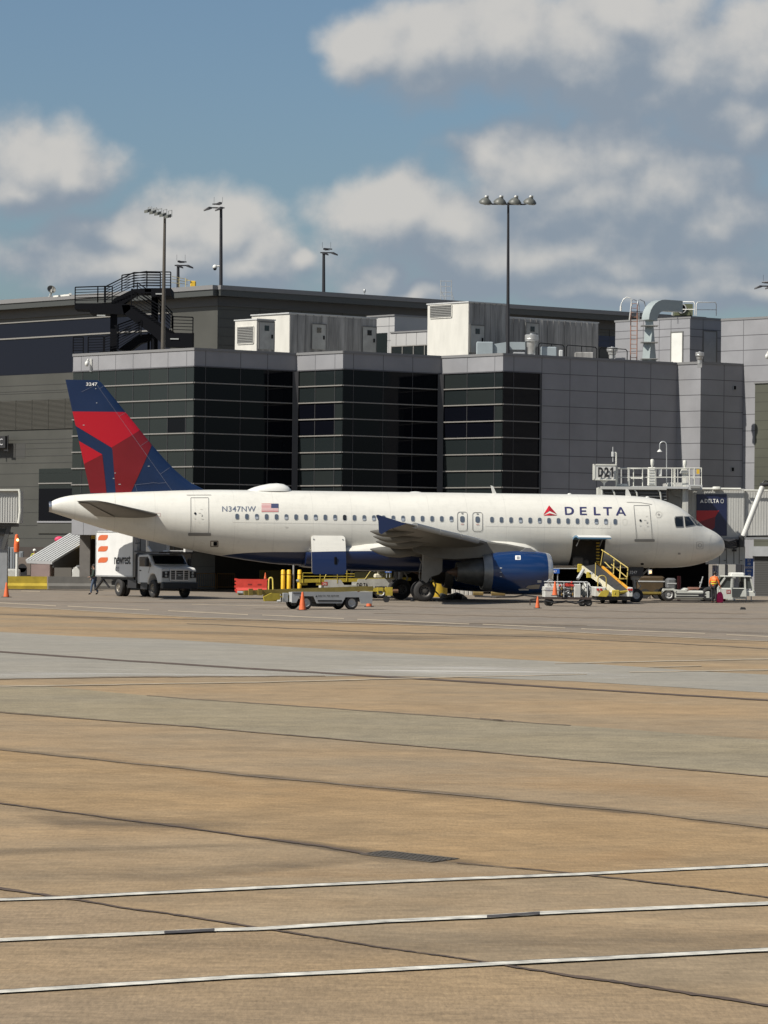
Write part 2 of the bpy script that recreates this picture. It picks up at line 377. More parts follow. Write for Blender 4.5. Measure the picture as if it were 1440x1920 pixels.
gpoly('grey_slab', [(-900,1238),(-60,1283),(90,1287),(275,1304),(500,1321),(720,1335),(1070,1360),(1440,1387),(1560,1397),(2400,1446),(2400,1542),(1560,1465),(1440,1455),(1300,1442),(1100,1426),(720,1394),(360,1362),(0,1334),(-60,1329),(-900,1262)], .004, green_c)
gpoly('ground_slab', [(-900,1528),(0,1665),(110,1681),(240,1702),(350,1718),(480,1737),(600,1757),(720,1776),(920,1805),(1090,1831),(1320,1866),(1480,1891),(2400,2031),(2400,2500),(-900,2500)], .0015, near_c)
gpoly('ground_slab', [(-900,1310),(-60,1398),(270,1433),(500,1457),(720,1477),(970,1501),(1170,1520),(1500,1559),(2400,1653),(2400,1806),(1500,1690),(1215,1652),(1065,1636),(855,1617),(610,1587),(450,1565),(215,1534),(-60,1497),(-900,1387)], .0015, concrete('warm_tan_concrete', (.252,.178,.098), (.275,.183,.090), (.32,.235,.14), am=.22, fine=.14))
# soft stains: thin films with a fading edge
def film(name, col, strength, scale, stretch=(.3,1,1), lo=.35, hi=.65):
    m = bpy.data.materials.new(name); m.use_nodes = True; nt = m.node_tree; N = nt.nodes; L = nt.links; b = N['Principled BSDF']
    b.inputs['Base Color'].default_value = (*col, 1); b.inputs['Roughness'].default_value = .85
    at_ = N.new('ShaderNodeAttribute'); at_.attribute_name = 'fade'; tc = N.new('ShaderNodeTexCoord'); mp = N.new('ShaderNodeMapping'); mp.inputs['Scale'].default_value = stretch; mp.inputs['Rotation'].default_value = (0,0,-.38)
    L.new(tc.outputs['Object'], mp.inputs[0]); n = N.new('ShaderNodeTexNoise'); n.inputs['Scale'].default_value = scale; n.inputs['Detail'].default_value = 7; n.inputs['Roughness'].default_value = .7; L.new(mp.outputs[0], n.inputs['Vector'])
    r = N.new('ShaderNodeMapRange'); L.new(n.outputs[0], r.inputs[0]); r.inputs[1].default_value = lo; r.inputs[2].default_value = hi; r.inputs[3].default_value = 0; r.inputs[4].default_value = strength
    q = N.new('ShaderNodeMath'); q.operation = 'MULTIPLY'; L.new(r.outputs[0], q.inputs[0]); L.new(at_.outputs['Fac'], q.inputs[1]); L.new(q.outputs[0], b.inputs['Alpha'])
    return m
dirt = film('oily_dirt_film', (.085,.068,.05), .75, .9); chalk = film('chalky_film', (.50,.48,.44), .9, 1.1, (.12,1,1), .45, .60); rust = film('orange_clay_film', (.36,.22,.10), .5, .5, (.3,1,1), .4, .7)
def gfilm(name, pts, z, material):
    """pts: (x, y, half thickness rows, strength)"""
    P = []
    for a, b in zip(pts, pts[1:]):
        for k in range(6): t = k/6; P.append([a[i]+(b[i]-a[i])*t for i in range(4)])
    P.append(list(pts[-1])); vs = []; fd = []
    for i, (x, y, h, s) in enumerate(P):
        e = s if 0 < i < len(P)-1 else 0
        for q, w in ((-1,0),(-.45,.8),(0,1),(.45,.8),(1,0)): vs.append(gr(x, y+q*h, z)); fd.append(w*e)
    g = G(); g.add(vs, [(5*i+k, 5*i+k+1, 5*i+k+6, 5*i+k+5) for i in range(len(P)-1) for k in range(4)])
    o = g.build(name, material, smooth=0); a = o.data.attributes.new('fade', 'FLOAT', 'POINT'); a.data.foreach_set('value', fd); o['kind'] = 'structure'; return o
FILMS = [
 ([(-40,1500,14,.2),(120,1540,16,.8),(300,1545,15,1),(520,1550,9,.3),(760,1560,6,0)], dirt, 'oil stain'),
 ([(-40,1500,6,.5),(215,1534,6,.7),(450,1565,7,.8),(610,1587,8,.9),(720,1606,14,1),(860,1616,9,.8),(960,1624,6,0)], dirt, 'dirt along the joint'),
 ([(-40,1400,4,.6),(270,1433,5,.8),(500,1457,6,.9),(720,1478,6,.9),(970,1501,6,.8),(1170,1521,6,.8),(1480,1557,6,.6)], dirt, 'dirt along the joint'),
 ([(-40,1148,3,.2),(200,1160,3.5,1),(290,1163,3,.2),(620,1168,4,.6),(1000,1172,3.5,.7),(1500,1190,3,.5)], dirt, 'oil smear'),
 ([(-20,1176,3,.0),(360,1186,4,.5),(760,1196,6,.9),(1050,1192,6,.4),(1440,1205,4,.4)], dirt, 'oil smear'),
 ([(560,1262,5,0),(700,1255,9,.7),(800,1258,11,1),(900,1258,11,1),(1050,1262,8,.7),(1200,1270,5,.3)], chalk, 'pale cement wash'),
 ([(-40,1268,6,.5),(100,1266,8,.8),(260,1262,8,.7),(480,1264,8,.6),(640,1262,6,.3)], chalk, 'pale cement wash'),
 ([(100,1395,10,.2),(500,1490,16,.8),(900,1450,22,.7),(1440,1500,20,.6)], rust, 'clay stain'),
 ([(100,1610,20,.5),(500,1625,22,.8),(900,1640,16,.8),(1300,1600,30,.6)], rust, 'clay stain'),
 ([(-40,1640,14,.2),(350,1640,16,.5),(620,1615,10,.5),(760,1600,10,.0)], dirt, 'oil smear'),
 ([(200,1780,22,.2),(600,1770,24,.5),(1100,1770,26,.5),(1500,1750,20,.3)], dirt, 'oil smear'),
 ([(-40,1600,8,.6),(100,1593,6,.6),(380,1585,4,.2),(600,1580,4,0)], dirt, 'oil smear'),
]
for i, (p, mm, nm) in enumerate(FILMS): gfilm(nm.replace(' ', '_'), p, .004+.00035*i, mm)
gstrip('joint', [[(-40,1219,1.4),(240,1239,1.4),(480,1254,1.6),(720,1268.5,1.4),(930,1281,1.4),(1145,1295,1.2),(1480,1315,1.3)]], .009, seal_m, .15)
gstrip('joint', [[(-40,1401,.5),(270,1433,.7),(500,1457,1.0),(720,1477,1.1),(970,1501,.8),(1170,1520,.6),(1480,1557,.9)]], .009, seal_soft, .4)
gstrip('joint', [[(-40,1500,.9),(215,1534,.8),(450,1565,1.2),(610,1587,1.4),(690,1601,1.2)],[(855,1617,.6),(1065,1636,.7),(1215,1652,1.0),(1480,1687,.8)]], .009, seal_m, .5)
gstrip('joint', [[(-40,1661,1.8),(0,1665,2.0),(110,1681,1.6),(240,1702,1.2),(350,1718,1.3),(480,1737,1.5),(600,1757,1.0),(720,1776,1.0),(920,1805,1.2),(1090,1831,2.0),(1320,1866,2.2),(1480,1891,2.0)]], .009, seal_m, .7)
gstrip('joint', [[(-20,1334,.6),(360,1362,.8),(720,1393,.8),(1100,1426,.8),(1480,1459,.8)],[(275,1304,.5),(720,1335,.7),(1070,1360,.6)],[(-20,1273,.6),(200,1270,.8),(435,1268,.8),(610,1267,.5)],[(900,1347,1.6),(962,1352,1.6)]], .009, seal_soft, .3)
gstrip('joint', [[(-20,1151,.5),(300,1160,.8),(720,1166,.6),(1100,1172,.5)],[(350,1169,.5),(720,1186,.8),(1000,1193,.6),(1480,1218,.6)],[(700,1150,.5),(1100,1158,.7),(1480,1160,.6)],[(-20,1127,.4),(500,1131,.5),(1000,1143,.6),(1400,1151,.5)]], .009, seal_soft, .4)
L1 = [(-60,1689),(0,1686.5),(105,1683),(235,1676),(720,1653),(1090,1638.5),(1440,1621),(1520,1617)]
L2 = [(-60,1764.5),(0,1762),(310,1747.5),(400,1743),(480,1741),(720,1726.5),(915,1717.5),(1010,1711.5),(1440,1693),(1520,1690)]
L3 = [(-60,1862),(0,1859),(440,1831.5),(720,1818),(935,1806),(1440,1780),(1520,1776)]
def lin(L, h): return [(x, y, h) for x, y in L]
gstrip('line_border', [lin(L1, 2.7), lin(L3, 3.7)], .0085, lblack, .05, 30)
gstrip('line_border', [[(308,1747.7,2.6),(402,1743,2.6)],[(913,1717.6,2.4),(1012,1711.5,2.4)]], .013, lblack, .2)
gstrip('painted_line', [lin(L1, 2.2), lin(L2, 2.9), lin(L3, 3.0)], .0115, wpaint, .10, 30)
gstrip('painted_line', [[(-20,1287.5,.8),(0,1286.5,.8),(480,1279,.8),(720,1272.5,.9),(1100,1264,.5)],[(1180,1260,.7),(1480,1255,.9)],[(1040,1243.5,.8),(1480,1234.5,.9)],[(1215,1251,.5),(1315,1248,.6)]], .0115, wworn, .2)
dash = [((0,1130),(105,1136)),((127,1136.5),(280,1144)),((315,1145),(465,1152.5)),((492,1153),(645,1160)),((670,1161),(880,1170)),((905,1170.5),(1060,1177.5)),((1090,1179),(1322,1187.5)),((1362,1190),(1520,1197))]
gstrip('painted_line', [[(*a, .8),(*b, .8)] for a, b in dash]+[[(x, y, .45) for x, y in B1]], .0115, wworn, .1)
gstrip('painted_line', [[(40,1108,.6),(75,1109,.6)],[(360,1133,.4),(640,1140,.5)]], .0115, wworn, .1)
# drain grate
gm = mat('cast_iron', (.085,.072,.054), .6, noise=(8,.3)); pit_shade = mat('grate_pit_shade', (.006,.006,.006), .9)
ga, gb, gc = gr(676,1602.5), gr(722,1596.5), gr(812,1617.5)
g = G(); ex = (gc-ga); ey = (gb-ga); Lx, Ly = ex.length, ey.length
g.m = 1; g.quad(ga+Vector((0,0,.004)), gc+Vector((0,0,.004)), gc+ey+Vector((0,0,.004)), gb+Vector((0,0,.004))); g.m = 0  # flat black sheet stands for the shade below the bars; no hole is cut
up = Vector((0,0,.0065))
for k in range(5): t = k/4; g.bar(ga+ey*t+up, gc+ey*t+up, .05, .003)
for k in range(19): t = k/18; g.bar(ga+ex*t+up*1.2, gb+ex*t+up*1.2, .014, .003)
tag(g.build('drain_grate', [gm, pit_shade], smooth=0), 'dark iron drain grate set flush in the tan concrete beyond the white lines', 'drain grate')

# ================================================================ TERMINAL, FRONT BLOCK
panel = mat('grey_metal_panel', (.228,.230,.243), .5, 0, noise=(.35,.14)); joint = mat('panel_joint', (.075,.075,.083), .7)
cap = mat('parapet_cap', (.17,.17,.172), .5); mull = mat('aluminium_mullion', (.19,.183,.172), .5); mulld = mat('dark_mullion', (.030,.030,.033), .5)
gvis = mat('vision_glass', (.003,.0035,.006), .05, spec=.16); gspan = mat('spandrel_glass', (.013,.017,.018), .10, spec=.5); soff = mat('dark_wall', (.035,.028,.024), .8, noise=(.6,.3))
TOPZ, GLZ, ZSTEP, BOTZ = 15.45, 14.28, 1.063, 4.68
def vplane(x, P, n, y=690): return hit(x, y, P, n)
P0 = at(364, 690, 224.0); P0.z = 0
corn = [(137,'B'),(364,None),(555.5,'A'),(643,'B'),(827.5,'A'),(943,'B'),(1270,'A'),(1314,'B'),(1393.5,'A')]
def nxt(P, px, kind, y=690):
    a = R_(37.0 if kind == 'A' else -45.5); e = Vector((cos(a), sin(a), 0)); n = Vector((-e.y, e.x, 0)); q = hit(px, y, P, n); q.z = 0; return q
PT = {364: P0}; PT[137] = nxt(P0, 137, 'B')
prev = P0
for px, kd in corn[2:]: prev = nxt(prev, px, kd); PT[px] = prev
def facet(a, b): 
    e = (b-a); L = e.length; e.normalize(); M = Matrix(((e.x, -e.y, 0, a.x), (e.y, e.x, 0, a.y), (0,0,1,0), (0,0,0,1))); return M, L
terminal = thing('terminal_building', 'dark glass and grey panel terminal block with a zigzag front, right behind the jet', 'building', (0,0,0))
lines = [GLZ-1.03-ZSTEP*k for k in range(0, 10)]
def par_(a, b, full=False, splits=(), capz=TOPZ, fz=GLZ):
    """parapet band: panels with joints and a metal cap"""
    M, L = facet(a, b); g = G(M)
    g.box(0, L, 0, .5, fz, capz-.16)
    g.m = 1
    for s in splits: g.box(s*L-.02, s*L+.02, -.004, .02, fz, capz-.16)
    g.box(0, L, -.05, .02, fz-.03, fz+.04)
    g.m = 2; g.box(-.02, L+.02, -.05, .6, capz-.16, capz)
    o = g.build('parapet', [panel, joint, cap], terminal, smooth=0); return o
def glazing(a, b, cols, kind, t1=1.0, zb=BOTZ):
    M, L = facet(a, b); g = G(M); L1_ = L*t1
    zs = [GLZ]+lines; zs = [z for z in zs if z > zb]+[zb]
    for i in range(len(zs)-1):
        for j in range(len(cols)-1):
            mid = (cols[j]+cols[j+1])/2
            vis = (kind == 'A') or (kind == 'B' and i in (2,3) and mid < .80) or (kind == 'W' and i in (3,) and .84 < mid < .93)
            g.m = 0 if vis else (1 if (i*7+j*3) % 5 else 2)
            x0, x1 = cols[j]*L, min(cols[j+1]*L, L1_)
            tl = random.uniform(-.004,.004); tz = random.uniform(-.003,.003)       # panes are never perfectly in line
            g.quad((x0,.02+tl,zs[i+1]),(x1,.02-tl,zs[i+1]),(x1,.02-tl+tz,zs[i]),(x0,.02+tl+tz,zs[i]))
    o = g.build('window_wall', [gvis, gspan, mat('spandrel_glass_pale', (.018,.022,.022), .12, spec=.5)], terminal, smooth=0)
    h = G(M)
    for z in zs[1:-1]: h.box(0, L1_, -.07, .03, z-.035, z+.035)
    h.m = 1
    for c in cols[1:-1]: h.box(c*L-.025, c*L+.025, -.004, .03, zb, GLZ)
    h.build('mullion', [mull, mulld], o, smooth=0)
    return o
glazing(PT[137], PT[364], [0,.08,.22,.36,.505,.64,.79,.935,1], 'W'); par_(PT[137], PT[364], splits=[.07,.215,.36,.505,.65,.79,.94])
glazing(PT[364], PT[555.5], [0,.11,.45,.72,1], 'A'); par_(PT[364], PT[555.5], splits=[.11,.45,.715])
glazing(PT[555.5], PT[643], [0,.41,.83,1], 'B'); par_(PT[555.5], PT[643], splits=[.41,.83])
glazing(PT[643], PT[827.5], [0,.105,.405,.705,1], 'A'); par_(PT[643], PT[827.5], splits=[.105,.405,.705])
glazing(PT[827.5], PT[943], [0,.425,.87,1], 'B'); par_(PT[827.5], PT[943], splits=[.425,.87])
glazing(PT[943], PT[1270], [0,.06,.222], 'A', .222)
def wallp(a, b, t0, vs, zt=TOPZ, zb=BOTZ, name='wall', grid=True, zl=None):
    M, L = facet(a, b); g = G(M); g.box(t0*L, L, 0, .5, zb, zt-.16)
    if grid:
        g.m = 1
        for v in vs: g.box(v*L-.022, v*L+.022, -.004, .02, zb, zt-.16)
        for z in (zl or [GLZ]+lines):
            if zb < z < zt: g.box(t0*L, L, -.006, .02, z-.022, z+.022)
    g.m = 2; g.box(t0*L-.02, L+.02, -.05, .6, zt-.16, zt)
    return g.build(name, [panel, joint, cap], terminal, smooth=0)
par_(PT[943], nxt(PT[943], 1015.5, 'A'), splits=[.28])
wallp(nxt(PT[943], 1015.5, 'A'), PT[1270], 0, [0.002,.205,.405,.605,.80])
wallp(PT[1270], PT[1314], 0, []); wallp(PT[1314], PT[1393.5], 0, [.55])
for x0, y0 in ((1377,727),(1373,880)):
    M, L = facet(PT[1314], PT[1393.5]); q = hit(x0, y0, PT[1314], Vector((M[0][1], M[1][1], 0))); lx = (q-PT[1314]).length
    lx = ((q-PT[1314]).x**2+(q-PT[1314]).y**2)**.5
    g = G(M); g.box(lx-.13, lx+.13, -.05, 0, q.z-.16, q.z+.16); g.m = 1; g.box(lx-.09, lx+.09, -.07, -.05, q.z-.12, q.z+.12); g.build('vent', [grey, black], terminal, smooth=0)
# band of panels under the glass
for a_, b_ in ((137,364),(364,555.5),(555.5,643),(643,827.5),(827.5,943),(943,1270),(1270,1314),(1314,1393.5)):
    M, L = facet(PT[a_], PT[b_]); g = G(M); g.box(0, L, .03, .5, 3.6, BOTZ); g.m = 1
    for s in np.arange(1.2, L, 2.4): g.box(s-.02, s+.02, .024, .04, 3.6, BOTZ)
    g.build('lower_band', [panel, joint], terminal, smooth=0)
# vertical trim posts at the inner corners
for px in (555.5, 827.5):
    g = G(); p = PT[px]; g.box(p.x-.22, p.x+.16, p.y-.25, p.y+.1, BOTZ, GLZ-.05); g.build('corner_post', mulld, terminal, smooth=0)
p = nxt(PT[943], 1015.5, 'A'); g = G(); g.box(p.x-.12, p.x+.02, p.y-.14, p.y+.02, BOTZ, GLZ-.02); g.build('corner_post', mulld, terminal, smooth=0)
# roof deck and the open parking bay beneath
roofpts = [PT[137], PT[364], PT[555.5], PT[643], PT[827.5], PT[943], PT[1270], PT[1314], PT[1393.5]]
rm = mat('roof_gravel', (.30,.29,.27), .9, noise=(1.5,.2))
g = G(); back = [Vector((34,262,0)), Vector((-9,262,0)), Vector((PT[137].x+.2,253.8,0))]
ring = [p+Vector((0,.3,0)) for p in roofpts]
g.quad(*[Vector((p.x, p.y, 15.0)) for p in ring+back]); g.quad(*[Vector((p.x, p.y, 3.62)) for p in (ring+back)]); g.build('roof', rm, terminal, smooth=0)
g = G(); g.box(-24, 24, 262, 262.5, 0, 3.6); g.box(16.8, 17.2, 238, 262, 0, 3.6); g.build('bay_wall', soff, terminal, smooth=0)
for x, y in ((-13,234),(-3,236),(6,238),(15,238),(-20,238)):
    g = G(); g.box(x-.35, x+.35, y-.35, y+.35, 0, 3.6); g.build('column', mat('bay_column', (.16,.15,.14), .8, noise=(1,.3)), terminal, smooth=0)
g = G(); g.box(PT[137].x, PT[137].x+.4, PT[137].y+.3, 253.5, 3.6, TOPZ-.16); g.build('end_wall', panel, terminal, smooth=0)
# tall wing to the right, its face like the lit bays
C8 = PT[1393.5]; e8 = Vector((cos(R_(-45.5)), sin(R_(-45.5)), 0)); C9 = C8+e8*30; n8 = Vector((-e8.y, e8.x, 0))
C8b = hit(1352, 640, C8, n8); C8b.z = 0                                     # the wing's roofline starts behind the penthouse
ztop = hit(1440, 593, C8, n8).z
wing = thing('terminal_wing', 'tall pale grey panelled wing with an olive siding bay, at the right photo edge', 'building', (0,0,0))
M, L = facet(C8b, C9); g = G(M); g.box(0, L, 0, 12, 0, ztop-.15)
g.m = 1; zz = [hit(1400, r, C8, n8).z for r in (628.5,656.5,686,716,746,777,808,838,868)]
for z in zz: g.box(0, L, -.006, .02, z-.022, z+.022)
lx0 = (hit(1394, 640, C8, n8)-C8b); lx0.z = 0
for k in range(0, 8): s = lx0.length+k*2.45; g.box(s-.022, s+.022, -.004, .02, 0, ztop-.15)
g.m = 2; g.box(0, L, -.04, .6, ztop-.15, ztop); o = g.build('wall', [panel, joint, cap], wing, smooth=0)
olive = mat('olive_siding', (.070,.072,.056), .5, noise=(.5,.12)); olivej = mat('olive_joint', (.03,.03,.025), .7)
q = hit(1415.5, 800, C8, n8); s0 = ((q-C8b).x**2+(q-C8b).y**2)**.5; zt = hit(1416, 716, C8, n8).z
g = G(M); g.box(s0, s0+12, -.02, .2, 3.2, zt-.12); g.m = 1
z = zt-.12; 
while z > 3.4: g.box(s0, s0+12, -.024, 0, z-.012, z+.012); z -= .615
g.m = 2; g.box(s0-.05, s0+12, -.10, 0, zt-.12, zt); g.build('siding_panel', [olive, olivej, cap], wing, smooth=0)
g = G(M); g.box(s0-.1, s0+7, -.35, -.02, 1.75+.9, 3.3); g.build('door_header', grey, wing, smooth=0)
g = G(M); g.box(s0+.1, s0+6, -.05, 0, 0, 2.65)
g.m = 1
for k in range(22): g.box(s0+.1, s0+6, -.065, -.05, .12*k, .12*k+.02)
g.build('rolling_door', [mat('rolling_door_grey', (.07,.07,.07), .5, .2), olivej], wing, smooth=0)

# ================================================================ REAR BLOCK
rear = thing('rear_terminal_block', 'taller dark grey block with louvres and navy window band, rising behind the zigzag block', 'building', (0,0,0))
CR = at(408, 600, 246.0); CR.z = 0
eb = Vector((cos(R_(-45.5)), sin(R_(-45.5)), 0)); ea = Vector((cos(R_(37.5)), sin(R_(37.5)), 0))
nb = Vector((-eb.y, eb.x, 0)); na = Vector((-ea.y, ea.x, 0))
ZR = hit(408, 536.5, CR, nb).z
side = mat('charcoal_siding', (.060,.060,.053), .5, .1, noise=(.4,.10)); sidej = mat('siding_joint', (.04,.04,.038), .7); sided = mat('dark_soffit_band', (.05,.05,.05), .5)
fasc = mat('fascia_metal', (.060,.064,.062), .45, .2)
L0 = CR-eb*46
M, L = facet(L0, CR); g = G(M); g.box(0, L, 0, 20, 0, ZR-1.35)
g.m = 1
def zr(x, y, P=CR, n=nb): return hit(x, y, P, n).z
for r in (589, 704+18, 733, 737, 794+30, 831, 841, 855, 868):
    z = zr(60, r); g.box(0, L, -.02, 0, z-.02, z+.02)
for z in np.arange(.6, zr(60,868)-.4, .95): g.box(0, L, -.02, 0, z-.015, z+.015)
g.build('wall', [side, sidej], rear, smooth=0)
g = G(M); g.box(0, L+.5, -.9, 20, ZR-.72, ZR-.30); g.m = 1; g.box(0, L+.55, -.98, 20, ZR-.30, ZR); g.m = 2; g.box(0, L+.1, -.12, 18, ZR-1.36, ZR-.72)
g.build('fascia', [fasc, cap, sided], rear, smooth=0)
band = mat('navy_window_band', (.0065,.008,.015), .3, spec=.25)
g = G(M); z1, z2 = zr(0, 607), zr(0, 704.5); q = hit(320, 600, CR, nb)-L0; sx_ = (q.x**2+q.y**2)**.5
g.box(0, sx_, -.015, .05, z2, z1); g.m = 1; zm = zr(0, 636.5); g.box(0, sx_, -.08, 0, zm-.05, zm+.05); g.box(0, sx_, -.08, 0, z1-.03, z1+.05); g.build('window_band', [band, mull], rear, smooth=0)
qv = hit(150, 780, CR, nb)-L0; LV = (qv.x**2+qv.y**2)**.5; g = G(M); z1, z2 = zr(60, 750), zr(60, 805); g.box(0, LV, -.01, .05, z2, z1); g.m = 1
n_ = 24
for k in range(n_): z = z2+(z1-z2)*(k+.5)/n_; g.box(0, LV, -.10, -.01, z-.035, z+.02)
g.m = 2
for s in np.arange(3, LV, 1.9): g.box(s-.02, s+.02, -.12, -.01, z2, z1)
g.build('louvre', [mat('louvre_void', (.012,.012,.011), .9), mat('louvre_blade', (.075,.072,.062), .5, .2), olivej], rear, smooth=0)
# dark glazed corner low on the left
q0 = hit(73, 930, CR, nb)-L0; q1 = hit(150, 930, CR, nb)-L0; s0 = (q0.x**2+q0.y**2)**.5; s1 = (q1.x**2+q1.y**2)**.5
g = G(M); zt, zb = zr(73, 879), zr(73, 977); g.box(s0, s1, -.02, .05, zb, zt); g.m = 1; zm = zr(73, 906.5); g.box(s0, s1, -.08, 0, zm-.04, zm+.04); g.m = 2; g.box(s0, s1, -.025, .04, zb, zb+(zt-zb)*.62); g.build('window_band', [gspan, mull, gvis], rear, smooth=0)
g = G(M); g.box(s0, s1, -.1, 0, zb-.9, zb-.1); g.m = 1; g.box(s0, s1, -.16, 0, zb-.12, zb); g.build('ledge', [side, panel], rear, smooth=0)
g = G(M); g.box(s0-6, s1+1, -.2, 0, 0, zb-1.9); g.build('lower_wall', soff, rear, smooth=0)
g = G(M); ss = hit(0, 830, CR, nb)-L0; sq = (ss.x**2+ss.y**2)**.5; g.box(sq-2, sq+3.0, -.01, .02, zr(0,860), zr(0,832)); g.build('recessed_panel', sidej, rear, smooth=0)
# long face running away to the right
ER = CR+ea*45; M2, L2_ = facet(CR, ER); g = G(M2); g.box(0, L2_, 0, 1, 0, ZR-1.35); g.m = 1
for k in range(8): z = ZR-1.6-.62*k; g.box(0, L2_, -.02, 0, z-.012, z+.012)
for k in range(1, 12): g.box(k*3.6-.012, k*3.6+.012, -.022, 0, ZR-7, ZR-1.35)
g.build('wall', [side, sidej], rear, smooth=0)
g = G(M2); g.box(-.4, L2_, -.9, .5, ZR-.72, ZR-.30); g.m = 1; g.box(-.45, L2_, -.98, .5, ZR-.30, ZR); g.m = 2; g.box(0, L2_, -.12, .4, ZR-1.36, ZR-.72); g.build('fascia', [fasc, cap, sided], rear, smooth=0)
g = G(M2); q = hit(1095, 640, CR, na)-CR; s = (q.x**2+q.y**2)**.5; g.box(s, s+8, -.02, 0, hit(1120,650,CR,na).z, hit(1120,629,CR,na).z); g.build('window_band', mat('navy_glass', (.01,.014,.05), .15), rear, smooth=0)
g = G(); g.quad(*[Vector((p.x, p.y, ZR-.35)) for p in (L0, CR, ER, Vector((ER.x, 300, 0)), Vector((L0.x, 300, 0)))]); g.build('roof', rm, rear, smooth=0)
# ================================================================ ROOFTOP
def footprint(xl, xc, xr, rt, Y):
    P = at(xc, rt, Y); zt = P.z; C = Vector((P.x, P.y, 0)); PL = C.copy(); PR = C.copy()
    if xl is not None: PL = hit(xl, rt, C, nb); PL.z = 0
    if xr is not None: PR = hit(xr, rt, C, na); PR.z = 0
    return C, PL, PR, zt
corr = mat('weathered_steel_panel', (.26,.255,.245), .55, 0, noise=(2.6,.55), stretch=(1,1,.09)); unitw = mat('unit_white', (.52,.51,.47), .5, noise=(1.2,.12), stretch=(1,1,.3))
seam = mat('panel_seam', (.12,.12,.115), .7); louv = mat('louvre_grey', (.25,.25,.24), .5, .2); doorg = mat('weathered_door', (.34,.34,.32), .5, noise=(1.5,.25))
def runit(name, label, cat, xl, xc, xr, rt, Y, z0=15.0, louvre=None, doors=(), ribs=0, group=None, thick=True):
    C, PL, PR, zt = footprint(xl, xc, xr, rt, Y)
    t = thing(name, label, cat, (C.x, C.y, z0), 0, group); off = Vector((C.x, C.y, z0))
    Ml, Ll = facet(PL, C); Mr, Lr = facet(C, PR)
    Ti = Matrix.Translation(-off)
    Q = PL+PR-C
    g = G(Ti); g.prism([Vector((p.x, p.y, z0)) for p in (PL, C, PR, Q)], (0,0,zt-z0)); 
    g.build('left_face', unitw, t, smooth=0)
    g = G(Ti @ Mr); g.box(.03, Lr, -.03, .02, z0+.1, zt-.06); g.m = 1
    for s in [Lr*k/max(ribs,1) for k in range(1, ribs)]: g.box(s-.035, s+.035, -.055, -.02, z0+.1, zt)
    g.build('side_panel', [corr, corr], t, smooth=0)
    g = G(Ti); q = [Vector((p.x, p.y, zt)) for p in (PL, C, PR, Q)]; c0 = sum(q, Vector())/4; g.prism([p+(p-c0).normalized()*.09 for p in q], (0,0,.08)); g.build('roof', lgrey, t, smooth=0)
    if louvre:
        x0, x1, r0, r1 = louvre; a = hit(x0, r0, C, nb); b = hit(x1, r1, C, nb); s0 = (Vector((a.x, a.y, 0))-PL).length; s1 = (Vector((b.x, b.y, 0))-PL).length
        g = G(Ti @ Ml); g.box(s0, s1, -.03, 0, b.z, a.z); g.m = 1; n = max(5, int((a.z-b.z)/.10))
        for k in range(n): z = b.z+(a.z-b.z)*(k+.5)/n; g.box(s0+.03, s1-.03, -.07, -.03, z-.02, z+.02)
        g.m = 2
        for p in ((s0-.05, s0, b.z, a.z), (s1, s1+.05, b.z, a.z), (s0, s1, a.z, a.z+.05), (s0, s1, b.z-.05, b.z)): g.box(p[0], p[1], -.06, 0, p[2], p[3])
        g.build('louvre', [seam, louv, unitw], t, smooth=0)
    for (x0, x1, r0, r1) in doors:
        a = hit(x0, r0, C, na); b = hit(x1, r1, C, na); s0 = (Vector((a.x, a.y, 0))-C).length; s1 = (Vector((b.x, b.y, 0))-C).length
        g = G(Ti @ Mr); g.box(s0, s1, -.10, -.03, max(b.z, z0+.1), a.z); g.m = 1
        g.box(s0-.05, s1+.05, -.12, -.03, a.z, a.z+.06); g.box(s0-.05, s0, -.115, -.03, max(b.z, z0+.1), a.z); g.box(s1, s1+.05, -.115, -.03, max(b.z, z0+.1), a.z)
        o = g.build('door', [doorg, seam], t, smooth=0)
        h = G(Ti @ Mr); h.box(s1-.22, s1-.12, -.15, -.10, (a.z+b.z)/2-.15, (a.z+b.z)/2+.1); h.build('handle', black, o, smooth=0)
        h = G(Ti @ Mr); h.box((s0+s1)/2-.18, (s0+s1)/2+.18, -.115, -.10, a.z-.55, a.z-.2); h.build('window', glass, o, smooth=0)
    return t
runit('rooftop_air_unit', 'small white rooftop air unit with a square louvre, left of the long ribbed unit', 'air conditioner', 441, 481.5, 515, 599.5, 230.5, louvre=(446,475.5,614,643), doors=[(485,512,604,656)], group='air handling units on the terminal roof')
runit('rooftop_air_unit', 'long white and grey ribbed air unit with two side doors, over the glass bays', 'air conditioner', 472, 543, 706, 588, 236, doors=[(584,609,608,656),(679,703,613,662)], ribs=11, group='air handling units on the terminal roof')
runit('rooftop_air_unit', 'tallest white rooftop air unit, with a louvre at the top of its bright end', 'air conditioner', 802, 878.5, 951, 567, 234, louvre=(807.5,847,574,594), doors=[(881,906,610,662)], ribs=7, group='air handling units on the terminal roof')
runit('rooftop_air_unit', 'low streaked grey ribbed air unit running right from behind the light mast', 'air conditioner', 925, 952, 1121.5, 595.5, 238, doors=[(985,1008,606,650)], ribs=16, group='air handling units on the terminal roof')
# small bulkhead unit details on the tall unit
C, PL, PR, zt = footprint(802, 878.5, 951, 567, 234)
